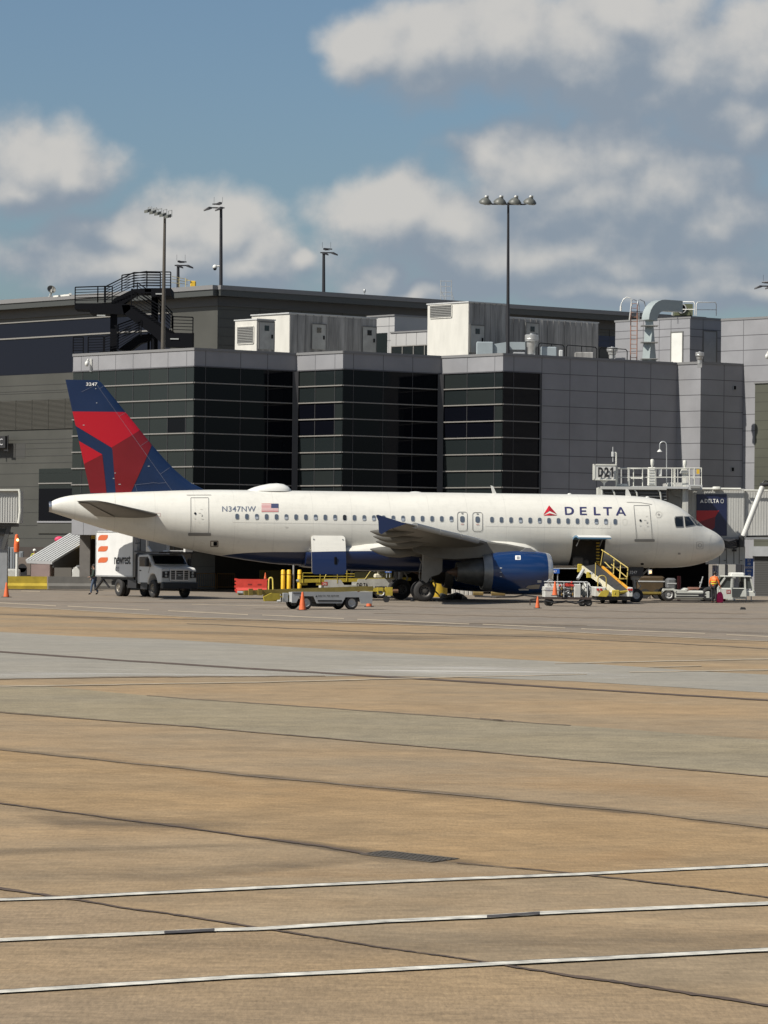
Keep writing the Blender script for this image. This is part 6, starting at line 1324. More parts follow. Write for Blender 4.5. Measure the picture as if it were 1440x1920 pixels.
for k, (x0_, z0_, L_) in enumerate(((-.5,.88,.7),(-.45,.74,.6),(-.5,.60,.75),(-.3,.52,.5))):
    g = G(); P = [(x0_+L_*i/5, -.42+rnd.uniform(-.06,.06), z0_+rnd.uniform(-.05,.05)) for i in range(6)]; g.tube(P, .032, 7); g.m = 1; g.tube([(x0_+.1, -.46, z0_-.06),(x0_+.1,-.46,z0_+.08)], .045, 8); g.tube([(x0_+L_-.1, -.46, z0_-.06),(x0_+L_-.1,-.46,z0_+.08)], .04, 8); g.build('pipe', [steel, black if k % 2 else mat('brass', (.35,.22,.07), .4, .6)], ct, 60)
g = G(); g.prism([(-.5,-.3,1.0),(.25,-.3,1.0),(.2,-.3,1.10),(-.1,-.3,1.16),(-.35,-.3,1.08)],(0,.25,0)); g.build('folded_cover', red, ct, 0)
g = G(); g.tube([(-1.3,-.62,.28),(-.8,-.66,.16),(-.2,-.66,.26),(.3,-.66,.15),(.7,-.66,.3)], .045, 8); g.build('hose', blk, ct, 60)
mp_ = pmap(ct, (0,-.552,0), (0,-1,0), .01); write('TUG', (1024,1104,1031,1108), mp_, mat('text_blue', (.05,.08,.3), .5), ct, 'label')
for (x, y, c_) in ((1050,1098,red),(1072,1092,red),(1044,1115,ybr),(1066,1112,steel),(1060,1105,blk)):
    p = pmap(ct, (0,-.6,0), (0,-1,0), 0)(x, y); g = G(); g.sph(p, .055, n=8, m=6); g.build('valve', c_, ct, 40)
# ---- aircraft tug
tg0 = Vector((at(1290, 1126, 203.5).x, 203.6, 0))
tg = thing('aircraft_tug', 'long low white aircraft tug with a glazed cab, below the jet nose', 'tug', tg0, R_(2))
def X(px): return (at(px, 1110, 202.6).x-tg0.x)
def Z(r, px=1330): return at(px, r, 202.6).z
tb = mat('tug_white', (.50,.51,.47), .45, noise=(1.5,.12))
g = G(); g.bbox(X(1262), X(1330), -1.15, 1.15, Z(1121), Z(1108), .05); g.box(X(1262), X(1326), -1.0, 1.0, Z(1121)-.12, Z(1121)); g.prism([(X(1262),-1.15,Z(1107)),(X(1266),-1.15,Z(1106)),(X(1281),-1.15,Z(1107)),(X(1287),-1.15,Z(1103)),(X(1289),-1.15,Z(1104)),(X(1285),-1.15,Z(1109)),(X(1262),-1.15,Z(1110))],(0,2.3,0))
P = [(X(1240),Z(1112)),(X(1242),Z(1104.5)),(X(1262),Z(1104)),(X(1266),Z(1108)),(X(1264),Z(1112)),(X(1260),Z(1107.5)),(X(1245),Z(1107.5))]; g.prism([(x,-1.18,z) for x, z in P],(0,.5,0)); g.m = 1
for r in (1113.8, 1118.5): g.box(X(1266), X(1322), -1.165, -1.14, Z(r)-.035, Z(r)+.035)
g.box(X(1308), X(1317), -1.17, -1.14, Z(1117.5), Z(1115.5)); g.build('body', [tb, blk], tg, 20)
for px in (1252, 1328):
    for y in (-1.0, 1.0): wheel((X(px), y, .40 if px < 1300 else .42), .40 if px < 1300 else .42, .32, tg, hub=hubw if px < 1300 else hubm, hr=.55, holes=False)
g = G(); g.bbox(X(1347), X(1398), -1.15, 1.15, Z(1122.5), Z(1102), .05); g.bbox(X(1396), X(1416), -1.1, 1.1, Z(1117), Z(1107), .05); cb = g.build('cab_base', tb, tg, 20)
g = G()
posts = [((1344,1103),(1359,1081)),((1369.5,1102),(1370.5,1080)),((1396,1103),(1395,1080)),((1412,1108),(1405,1080))]
for (a, b) in posts:
    for y in (-1.1, 1.1): g.bar((X(a[0]),y,Z(a[1])),(X(b[0]),y,Z(b[1])),.09,.09)
g.bbox(X(1356), X(1407), -1.2, 1.2, Z(1081), Z(1079), .04)
g.m = 1; g.bbox(X(1371), X(1397), -.6, .6, Z(1079), Z(1073), .06); g.build('cab_frame', [tb, white], tg, 20)
g = G()
for y in (-1.08, 1.08):
    for pp in ([(1345,1103),(1359,1082),(1369.5,1081),(1369,1103)],[(1397,1103),(1396,1081),(1404,1081),(1410,1103)]): g = G(); g.prism([(X(x),y,Z(r)) for x, r in pp],(0,.02,0)); g.build('cab_window', mat('clear_glass_tint', (.06,.07,.07), .08), tg, 0)

g = G(); g.bbox(X(1380), X(1393), -.4, .4, Z(1112), Z(1105), .06); g.prism([(X(1390),-.4,Z(1106)),(X(1395),-.4,Z(1106)),(X(1396),-.4,Z(1090)),(X(1392),-.4,Z(1090))],(0,.8,0)); g.build('seat', blk, tg, 0)
g = G(); g.prism([(X(1370.5),-1.2,Z(1103)),(X(1395),-1.2,Z(1103)),(X(1395),-1.2,Z(1119)),(X(1371),-1.2,Z(1119))],(0,.03,0)); g.m = 1; g.prism([(X(1386),-1.22,Z(1118)),(X(1391),-1.22,Z(1107)),(X(1397),-1.22,Z(1101)),(X(1398),-1.22,Z(1118))],(0,.05,0)); g.build('door_opening', [mat('cab_inside', (.04,.045,.045), .7), tb], tg, 0)
mp_ = pmap(tg, (0,-1.15,0), (0,-1,0), .012); sg_ = lay([[(1362,1106),(1370,1106),(1370,1113),(1362,1113)]], mp_, 'number_sign', mat('sign_dark_red', (.30,.05,.05), .5), tg); write('D8', (1363.5,1107.5,1368.5,1111.5), lambda x, y: mp_(x, y)+Vector((0,-.01,0)), sgwhite, sg_)
g = G(); g.bar((X(1311),-.9,Z(1102)),(X(1317),-.9,Z(1081)),.07,.05); g.box(X(1311),X(1315),-.95,-.85,Z(1094),Z(1091)); g.build('lever', lgrey, tg, 0)
g = G(); g.box(X(1196), X(1244), -.5, .5, Z(1117), Z(1111)); g.box(X(1200), X(1240), -.7, .7, Z(1114.5), Z(1112.5)); g.build('nose_cradle', ydull, tg, 0)
# dark trolleys behind the nose gear
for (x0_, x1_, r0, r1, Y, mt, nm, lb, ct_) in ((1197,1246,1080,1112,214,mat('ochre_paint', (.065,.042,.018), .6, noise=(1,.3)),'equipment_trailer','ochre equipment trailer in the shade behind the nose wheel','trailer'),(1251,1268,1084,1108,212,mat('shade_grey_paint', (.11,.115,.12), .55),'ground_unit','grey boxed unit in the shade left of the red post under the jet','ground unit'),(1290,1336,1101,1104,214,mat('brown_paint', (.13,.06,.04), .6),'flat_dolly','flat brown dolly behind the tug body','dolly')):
    a, b = at(x0_, r0, Y), at(x1_, r1, Y); g = G(); g.bbox(a.x, b.x, Y, Y+1.5, .45 if nm == 'equipment_trailer' else .35, a.z, .1); g.m = 1
    for xx in (a.x+.4, b.x-.4): g.cyl((xx, Y-.02, .3), (xx, Y+.2, .3), .3, n=18); g.cyl((xx, Y+1.3, .3), (xx, Y+1.52, .3), .3, n=18)
    g.m = 2; g.box(a.x-.01, b.x+.01, Y-.02, Y, a.z-.35, a.z-.28); one(nm, lb, ct_, g, [mt, tyre_m, lgrey], 30)
g = G(); p = at(1273, 1105, 207); g.cyl((p.x,207,0),(p.x,207,at(1273,1080,207).z),.11,n=12); one('post', 'dark red post standing behind the tug under the jet nose', 'post', g, mat('dark_red_paint', (.17,.02,.02), .5), 40)

# ---- jet bridge, right
jb = thing('jet_bridge', 'grey jet bridge with a dark blue and red panel, behind the jet nose', 'jet bridge', (at(1340,1000,206).x, 206, 0)); JO = Vector(jb.location); T = Matrix.Translation(-JO); JY = 206.0
def J(x, y, Y=JY): return at(x, y, Y)-JO
jw = mat('bridge_white', (.56,.56,.51), .5, noise=(1.5,.15)); jg = mat('bridge_panel_grey', (.42,.42,.40), .55, 0, noise=(.9,.12), stretch=(1,1,.2)); jd = mat('bridge_dark', (.06,.06,.058), .6)
g = G(); a, b = J(1290,1006), J(1350,916); x1_ = J(1600,1000).x
g.box(a.x, J(1395,1000).x, a.y, a.y+3.0, a.z, b.z); g.m = 1
n_ = 22
for k in range(n_): s = a.x+(J(1395,1000).x-a.x)*(k+.5)/n_; g.box(s-.03, s+.03, a.y-.012, a.y, a.z+.1, b.z-.05)
g.m = 0; g.box(J(1395,1000).x, x1_, a.y+.18, a.y+2.8, a.z+.05, b.z-.12)
g.m = 1
for k in range(40): s = J(1395,1000).x+.16*k; g.box(s-.03, s+.03, a.y+.165, a.y+.18, a.z+.1, b.z-.15)
g.m = 2; g.box(a.x, x1_, a.y-.06, a.y+3.05, a.z-.12, a.z); tun = g.build('tunnel', [jg, jg, grey], jb, 0)
g = G(); g.tube([J(1316,916.5,205.8), J(1389,917,205.8)], .07, 8); g.tube([J(1395,919.5,205.9), J(1600,921,205.9)], .05, 8); g.bbox(J(1336,916,1).x*0+J(1336,916).x, J(1350,916).x, -.3, .1, J(1340,917.5).z, J(1340,912.5).z, .03); g.build('roof_pipe', jw, jb, 60)
# blue and red panel
mp_ = lambda x, y: J(x, y, JY-.05)
pn = lay([[(1305.8,926.4),(1362.8,926.4),(1362.8,1004.7),(1305.8,1004.7)]], mp_, 'advert_panel', mat('panel_navy', (.010,.016,.052), .35), jb)
ov = lambda x, y: J(x, y, JY-.06); ov2 = lambda x, y: J(x, y, JY-.07)
lay([[(1305.8,957.2),(1348.5,957.2),(1341,969),(1305.8,980)]], ov, 'red_shape', mat('panel_red', (.40,.012,.018), .4), pn)
lay([[(1305.8,980),(1341,969),(1340,989),(1331,996),(1305.8,980)]], ov, 'red_shape', mat('panel_dark_red', (.15,.008,.015), .4), pn)
write('DELTA', (1321.5,935.5,1348,943), ov2, sgwhite, pn, bold=.015, spacing=1.1); lay([[(1312.5,943.2),(1316,936),(1316,941.5)],[(1316,936),(1319.6,943.2),(1316,941.5)]], ov2, 'logo', sgwhite, pn); lay([[rrect(1351,935.5,1357,943.5,2.9), rrect(1352,936.7,1356,942.3,1.9)[::-1]]], ov2, 'logo', lgrey, pn)
# cab, bellows canopy
g = G(); p0, p1 = J(1252,1010,204.6), J(1290,905,204.6); g.box(p0.x, p1.x, p0.y, p0.y+4, p0.z, J(1290,905,204.6).z); g.prism([J(1250,912,204.4), J(1283,912,204.4), J(1283,937,204.4), J(1262,927,204.4)], (0,.2,0)); g.build('cab', jg, jb, 0)
g = G(); q0, q1 = J(1127,912.5,202.2), J(1250,916,202.2); g.box(q0.x, q1.x, q0.y, q0.y+3.2, q0.z-.14, q0.z+.02); g.build('canopy_roof', mat('canopy_edge', (.40,.40,.38), .5), jb, 0)
g = G(); g.prism([J(1131,914,202.5), J(1249,915,202.5), J(1255,1000,202.5), J(1131,1000,202.5)], (0,2.6,0)); g.m = 1
for k in range(14): g.tube([J(1133,918+6*k,202.42), J(1250,919+6*k,202.42)], .035, 5)
g.m = 2
for x in (1148,1190,1234): g.tube([J(x,918,202.35), J(x+4,924,202.3), J(x+6,936,202.35), J(x+5,960,202.4)], .05, 6)
g.tube([J(1128.5,912,202.3), J(1127,1000,202.3)], .07, 6); g.build('bellows', [jd, mat('bellows_fold', (.17,.17,.165), .7), jw], jb, 60)
g = G(); g.box(J(1119,0,203).x if False else J(1121,920,203).x, J(1126,920,203).x, J(1121,920,203).y, J(1121,920,203).y+1.5, J(1121,990,203).z, J(1121,914,203).z); g.build('canopy_side', jw, jb, 0)
# column
g = G(); c1, c2 = J(1279,985,203.6), J(1291,885,203.6); g.box(c1.x, c2.x, c1.y, c1.y+.45, J(1279,1000,203.6).z, J(1279,884,203.6).z); g.m = 1; g.box(J(1286,900,203.5).x, J(1291,900,203.5).x, c1.y-.01, c1.y, J(1279,1000,203.6).z, J(1279,890,203.6).z); g.m = 0; g.prism([J(1275.5,887,203.5), J(1291,887,203.5), J(1287,878,203.5), J(1280,878,203.5)],(0,.5,0)); g.build('column', [jw, jg], jb, 0)
def deckrail(pts, Y, top, base, mids=1, posts=()):
    g = G()
    g.tube([J(pts[0], top, Y), J(pts[1], top, Y)], .035, 6)
    for k in range(mids): r = base+(top-base)*(k+1)/(mids+1); g.tube([J(pts[0], r, Y), J(pts[1], r, Y)], .028, 6)
    for x in posts: g.tube([J(x, base, Y), J(x, top, Y)], .035, 6)
    return g
g = deckrail((1158,1316), 203.4, 878, 912, 1, (1158,1178,1188,1205,1260,1264,1266,1293,1302,1315.5)); g.build('deck_rail', jw, jb, 60)
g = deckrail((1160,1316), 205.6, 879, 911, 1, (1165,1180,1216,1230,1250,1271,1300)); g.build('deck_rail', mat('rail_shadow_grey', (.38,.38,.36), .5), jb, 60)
g = G(); g.box(J(1156,912,203.2).x, J(1290,912,203.2).x, J(0,912,203.2).y, J(0,912,203.2).y+2.8, J(1200,915.5,203.2).z, J(1200,911.5,203.2).z); g.box(J(1291,912,203.2).x, J(1317,912,203.2).x, J(0,912,203.2).y, J(0,912,203.2).y+2.6, J(1300,918,203.2).z, J(1300,909,203.2).z); g.m = 1; g.box(J(1295,912,203.1).x, J(1313,912,203.1).x, J(0,912,203.1).y, J(0,912,203.1).y+.1, J(1300,915.5,203.2).z, J(1300,911,203.2).z); g.build('deck', [lgrey, mat('deck_grey', (.22,.22,.21), .6)], jb, 0)
g = G(); g.bbox(J(1158,912,203.3).x, J(1177,912,203.3).x, J(0,900,203.3).y, J(0,900,203.3).y+.5, J(1165,912,203.3).z, J(1165,907,203.3).z, .03); g.build('deck_box', jw, jb, 0)
g = G(); g.tube([J(1183,878.5,203.3), J(1205,878.5,203.3), J(1204.5,897,203.3), J(1183,897,203.3)], .045, 6); g.build('gate', jw, jb, 60)
g = G(); g.bbox(J(1215,912,204).x, J(1230,912,204).x, J(0,900,204).y, J(0,900,204).y+.6, J(1220,910,204).z, J(1220,876,204).z, .04); g.m = 1
for k in range(6): z_ = J(1220,880+5*k,204).z; g.box(J(1217,912,204).x, J(1226,912,204).x, J(0,900,204).y-.03, J(0,900,204).y, z_-.06, z_)
g.build('junction_box', [jw, lgrey], jb, 20)
g = G(); g.bbox(J(1235,912,204).x, J(1241,912,204).x, J(0,900,204).y, J(0,900,204).y+.2, J(1236,893,204).z, J(1236,880,204).z, .02); g.build('junction_box', white, jb, 20)
for x, yb_ in ((1223,877),(1284,879)):
    p = J(x, yb_, 203.8); g = G(); g.lathe([(.05,0),(.07,.12),(.10,.20),(.11,.42),(.09,.48),(.0,.50)], p, (0,0,1), 12); g.build('floodlight_head', jw, jb, 40)
g = G(); P = [(1250,908),(1250,836)]+[(1243.5+6.5*cos(pi*k/8), 835-7*sin(pi*k/8)) for k in range(1,8)]+[(1237,836),(1236.8,843)]; g.tube([J(x, y, 204.5) for x, y in P], .035, 8); g.m = 1; g.lathe([(.04,.12),(.07,.08),(.15,0),(.16,-.02),(.1,-.02)], J(1236.8,846.5,204.5), (0,0,1), 14); g.build('gooseneck_lamp', [steel, white], jb, 60)
lay([[(1306,880),(1311.5,880),(1311.5,888.5),(1306,888.5)]], lambda x, y: J(x, y, 203.3), 'warning_sign', yellow, jb)
g = G(); g.tube([J(1155.5,911,203), J(1155.5,849,203)], .05, 6); g.tube([J(1155.5,849,203), J(1151,848,203)], .04, 6); g.m = 1; g.cyl(J(1149.5,856,203), J(1149.5,847,203), .10, n=10); g.cyl(J(1149.2,866,203), J(1149.2,838,203), .025, n=6); g.build('antenna', [jw, lgrey], jb, 40)
# gate number sign
g = G(); a, b = J(1114.4,898.5,202.6), J(1154.4,872,202.6); g.box(a.x, b.x, a.y, a.y+.75, a.z, b.z); g.m = 1; g.box(a.x-.06, a.x+.05, a.y-.03, a.y+.78, a.z-.03, b.z+.05); g.box(a.x, b.x, a.y-.03, a.y+.78, a.z-.05, a.z+.03); g.box(a.x, b.x, a.y-.03, a.y+.78, b.z-.03, b.z+.05); g.m = 0; g.prism([J(1123,898.5,202.8), J(1143,898.5,202.8), J(1135,906,202.8), J(1133,912,202.8), J(1131,906,202.8)], (0,.3,0)); sg_ = g.build('gate_sign', [mat('sign_face_grey', (.50,.50,.48), .5), jw], jb, 0)
for ch_, bx_ in (('D', (1121.5,876,1131.5,894.5)), ('2', (1133,876,1142,894.5))): write(ch_, bx_, lambda x, y: J(x, y, 202.5), inkblack, sg_, 'lettering', bold=.05)
lay([[(1144,879.5),(1147,876),(1150,876),(1150,894.5),(1146.3,894.5),(1146.3,881.5),(1144,883)]], lambda x, y: J(x, y, 202.5), 'lettering', inkblack, sg_)
# lower gear of the bridge, cables, brace
g = G(); g.box(J(1330,1058,207).x, J(1397,1058,207).x, 1, 3.4, J(1340,1058,207).z, J(1340,1024,207).z); g.m = 1
for x in (1349,1362,1376,1386): g.box(J(x,1050,207).x-.02, J(x,1050,207).x+.02, .97, 1.0, J(x,1057,207).z, J(x,1026,207).z)
g.m = 2
for (x, y, w_, h_) in ((1359,1031,4,1.2),(1377,1032,8,4),(1359,1051,4,1.2),(1390,1051,4,1.2)): p = J(x, y, 206.9); g.box(p.x-w_/64, p.x+w_/64, p.y-.03, p.y+.05, p.z-h_/64, p.z+h_/64)
g.build('equipment_cabinet', [lgrey, seam, blk], jb, 0)
rnd = random.Random(3)
for k in range(6):
    g = G(); y0_ = 1012+2*k; P = [J(1352+rnd.uniform(-2,2), y0_, 206), J(1366, y0_+rnd.uniform(2,7), 205.6), J(1380, y0_+rnd.uniform(-2,6), 205.8), J(1393, 1014+k, 206)]; g.tube(P, .05, 6); g.build('cable', blk, jb, 60)
g = G(); g.bbox(J(1386,1018,205.6).x, J(1395,1018,205.6).x, J(0,1018,205.6).y, J(0,1018,205.6).y+.6, J(1390,1026,205.6).z, J(1390,1004,205.6).z, .06); g.build('cable_head', blk, jb, 20)
g = G(); g.tube([J(1394,1005,204.8), J(1430,912,204.8)], .16, 10); g.m = 1; g.tube([J(1425,910,204.8), J(1460,905,204.8)], .12, 8); g.tube([J(1429,906,204.9), J(1434,901,204.9), J(1442,903,204.9)], .05, 6); g.build('cable_arm', [white, blk], jb, 60)
g = G(); g.tube([J(1395,1006,205), J(1440,1005,205)], .06, 6); g.build('service_pipe', blk, jb, 60)
for k, x in enumerate((1337,1340,1343,1346)): g = G(); p = J(x, 1080, 207.5); g.box(p.x-.04, p.x+.04, p.y, p.y+.05, p.z, J(x,1060,207.5).z); g.build('hanging_strap', mat('strap_navy', (.03,.05,.16), .7), jb, 0)
for x in (1352, 1372):
    g = G(); p = at(x, 1110, 211.5)-JO; w_ = .22; g.box(p.x-w_, p.x+w_, p.y, p.y+.4, 0, J(x,1058,211.5).z+.2); g.build('support_leg', jg, jb, 0)
# ---- jet bridge, left edge
jb2 = thing('jet_bridge', 'end of a grey jet bridge cut off by the left edge of the photo', 'jet bridge', (at(10,960,226).x, 226, 0)); JO2 = Vector(jb2.location)
def K(x, y, Y=226): return at(x, y, Y)-JO2
g = G(); a, b = K(-120,979), K(35,920); g.box(a.x, b.x, 0, 3, a.z, b.z); g.m = 1
for k in range(30): s = b.x-.16*k-.1; g.box(s-.02, s+.02, -.03, 0, a.z+.1, b.z-.1)
g.build('tunnel', [jg, jg], jb2, 0)
g = G(); P = [(35,981),(38,960),(37.5,925),(36,918.5)]; g.tube([K(x, y, 225.8) for x, y in P], .10, 8); g.bar(K(-60,919,225.9), K(37,918.5,225.9), .25, .12); g.build('end_frame', jw, jb2, 60)
g = G(); g.box(K(-60,990).x, K(28,990).x, .3, 2.4, K(0,987).z, K(0,980).z); g.box(K(-60,990).x, K(14,990).x, .8, 2, K(0,1002).z, K(0,992).z); g.bar(K(5,1030,226.5), K(18,985,226.5), .25); g.bar(K(-10,1000,226.5), K(25,1000,226.5), .12); g.build('undercarriage', jd, jb2, 0)
g = G(); p = K(4,1090,227); g.box(p.x-.4, p.x+.3, 1, 1.6, 0-JO2.z, K(0,985).z); g.build('support_leg', grey, jb2, 0)

# ---- things on the left
def barrier(px0, px1, name_mat, label):
    a = gr(px0, 1104.2+.004*px0); b = gr(px1, 1104.2+.004*px1+.3); a.z = b.z = 0
    e = (b-a); L = e.length; e.normalize(); rz = atan2(e.y, e.x); g = G(); sec = [(-.30,0),(-.30,.22),(-.16,.40),(-.11,.84),(.11,.84),(.16,.40),(.30,.22),(.30,0)]
    g.loft([[Vector((x, y, z)) for y, z in sec] for x in (0.02, L-.02)]); o = g.build('concrete_barrier', name_mat, smooth=0); o.location = a; o.rotation_euler.z = rz
    return tag(o, label, 'barrier', 'concrete barriers on the left of the apron')
byel = mat('barrier_yellow', (.42,.31,.03), .7, noise=(1.2,.3)); bgry = mat('barrier_grey', (.14,.135,.125), .8, noise=(1.2,.2))
barrier(4, 88, byel, 'yellow painted concrete barrier left of the grey ones'); barrier(-86, 3, byel, 'yellow painted concrete barrier cut off by the left edge of the photo')
barrier(89, 173, bgry, 'grey concrete barrier directly right of the yellow one'); barrier(174, 262, bgry, 'grey concrete barrier partly hidden behind the box truck')
# awning with striped metal roof
aw = thing('ramp_shelter', 'sloping striped grey metal shelter roof over a pink block wall, behind the barriers', 'shelter', (at(75,1080,242).x, 242, 0)); AO = Vector(aw.location)
p1, p2, p3, p4 = at(132,1003,246), at(184,1003,246), at(98,1055,240), at(50,1053,240)
g = G(Matrix.Translation(-AO)); g.prism([p1, p2, p3, p4], (0,0,-.12)); g.m = 1
for k in range(9): t = k/8; g.bar(p1+(p2-p1)*t+Vector((0,0,.05)), p4+(p3-p4)*t+Vector((0,0,.07)), .15, .14)
g.bar(p4, p3, .12, .22); g.bar(p1, p2, .1, .2); g.build('roof', [mat('shelter_roof', (.055,.058,.06), .5), mat('seam_pale', (.42,.43,.43), .45)], aw, 0)
g = G(Matrix.Translation(-AO)); a, b = at(58,1082,239.6), at(93,1082,239.6); g.box(a.x, b.x, 239.6, 243, 0, at(60,1058,239.6).z); g.build('wall', mat('pink_block', (.27,.20,.185), .8, noise=(1,.15)), aw, 0)
g = G(Matrix.Translation(-AO)); a, b = at(102,1082,246), at(134,1082,246); g.box(a.x, b.x, 246, 247, 0, at(110,1062,246).z); g.build('wall', mat('block_grey', (.15,.14,.125), .8), aw, 0)
g = G(Matrix.Translation(-AO)); g.prism([p2, p3, Vector((p3.x, p3.y, 1.4)), Vector((p2.x, p2.y, 1.4))], (.1,0,0)); g.build('side_skirt', mat('skirt_dark', (.05,.05,.05), .7), aw, 0)
# yellow portal
g = G(); a = at(154.5,1090,243.5); zt_ = at(154,1003.5,243.5).z; g.box(a.x-.13, a.x+.13, 243.36, 243.64, 0, zt_); b = at(200,1003,243.5); g.box(a.x+.13, b.x, 243.38, 243.62, zt_-.24, zt_); g.box(b.x, b.x+.26, 243.36, 243.64, 0, zt_); one('height_portal', 'yellow steel post and beam frame beside the box truck', 'gantry', g, mat('portal_yellow', (.62,.42,.06), .5, noise=(2,.15)), 20)
# white equipment by the wall, orange signal post, grey lockers
g = G(); a, b = at(135,1081,238.5), at(172,1063,238.5); g.bbox(a.x, b.x, 238.5, 239.9, .15, b.z, .2); g.prism([(a.x-.1,238.45,.2),(a.x+.1,238.45,b.z-.05),(a.x+.55,238.45,b.z),(a.x+.95,238.45,.2)],(0,1.4,0)); g.m = 1; g.box(a.x+.6, b.x-.05, 238.46, 238.5, b.z-.45, b.z-.12); g.box(b.x-1.0,b.x-.2,238.2,239,b.z,b.z+.1); one('ground_unit', 'rounded white ground unit just left of the box truck, behind the grey barrier', 'ground unit', g, [white, grey], 30)
g = G(); a = at(31.5,1080,237); g.cyl((a.x,237,0),(a.x,237,at(31,1035,237).z),.10,n=10); g.m = 1; c = at(31,1035,237); g.lathe([(.17,0),(.19,.4),(.13,1.0),(.10,1.15),(.0,1.2)], (c.x,237,c.z), (0,0,1), 14); g.m = 2; e = at(33,1012.5,236.8); g.sph(e, .09, n=10, m=6); one('signal_post', 'white post topped with an orange cone and a small lit lamp, at the far left', 'signal', g, [white, orange, mat('signal_lamp', (.9,.6,.2), .4, emit=((1,.65,.25), 3))], 40)
for x0_, x1_, r, lb in ((7,17,1025,'left of three grey lockers by the far left wall'),(19,28,1026,'middle of three grey lockers by the far left wall'),(36,43,1034,'shortest of three grey lockers, right of the orange signal post')):
    a, b = at(x0_, r, 246), at(x1_, r, 246); g = G(); g.bbox(a.x, b.x, 246, 246.7, 0, a.z, .03); g.m = 1; g.box((a.x+b.x)/2-.01,(a.x+b.x)/2+.01,245.98,246,.1,a.z-.1); one('locker', lb, 'locker', g, [mat('locker_grey', (.22,.24,.26), .5), seam], 20, 'grey lockers by the left wall')
rnd = random.Random(11)
cl = thing('ground_power_unit', 'open white ground machine full of pipes behind the yellow barrier at the left edge', 'ground unit', (at(14,1080,238).x, 238, 0)); a = Vector(cl.location)
g = G(); g.box(-1.0,.75,0,1.4,.25,.45); 
for x in (-1.0,-.1,.7): g.bar((x,0,.4),(x,0,1.28),.06)
g.bar((-1.0,0,1.28),(.75,0,1.28),.06); g.bbox(-1.0,.72,.7,1.35,.45,1.25,.04); g.build('frame', dwhite, cl, 0)
for k in range(12):
    g = G(); x, z_ = rnd.uniform(-.9,.55), rnd.uniform(.5,1.15); g.tube([(x,.1,z_),(x+rnd.uniform(-.2,.3),.05,z_+rnd.uniform(-.2,.2)),(x+rnd.uniform(0,.4),.2,z_+rnd.uniform(-.2,.2))], rnd.uniform(.03,.08), 7); g.build('pipe', [dwhite, steel, blk][k % 3], cl, 60)
g = G(); a, b = at(33,1080,244), at(57,1080,244); g.box(a.x, b.x, 244, 244.4, 0, at(40,1045,244).z); g.m = 1; c = at(41.5,1065,243.98); g.cyl((c.x,243.98,c.z),(c.x,244.02,c.z),.30,n=20); g.box(c.x-.30,c.x+.30,243.98,244.02,0,c.z); one('block_wall', 'brown block wall with a dark arched opening, left of the striped shelter', 'wall', g, [mat('brown_block', (.17,.14,.12), .8, noise=(1,.2)), blk], 0)
g = G(); c = at(111,1011.5,250); g.sph(c, .28, (1.2,.6,.8), 10, 6); g.cyl(c, Vector((c.x, c.y, 0)), .05, n=8); one('wrapped_beacon', 'small bright pink wrapped object on a pole above the striped shelter', 'beacon', g, mat('hot_pink', (.55,.03,.10), .6), 40)
# partial gate sign on the wall
sgw = thing('wall_sign', 'black gate sign on the dark wall, cut off by the left photo edge', 'sign', hit(5, 829, CR+nb*-.6, nb)); sw = Vector(sgw.location); M_, _ = facet(Vector((sw.x, sw.y, 0)), Vector((sw.x, sw.y, 0))+eb); MI = Matrix.Translation(-sw) @ M_
g = G(MI); g.box(-1.6,.42,-.1,.1,sw.z-.42,sw.z+.45); g.bar((.2,0,sw.z-.6),(.72,0,sw.z-.6),.08); g.bar((.62,0,sw.z-.7),(.62,0,sw.z+.5),.06); g.bar((-.4,.0,sw.z-.42),(-.4,.0,sw.z-.75),.1); pl_ = g.build('sign_box', blk, sgw, 0)
bmx = textbm('C', -.62, -.22, -.20, .26, down=False); _finish_lay(bmx, lambda x, y: MI @ Vector((x+.35, -.12, sw.z+y)), 'lettering', lgrey, pl_, None)

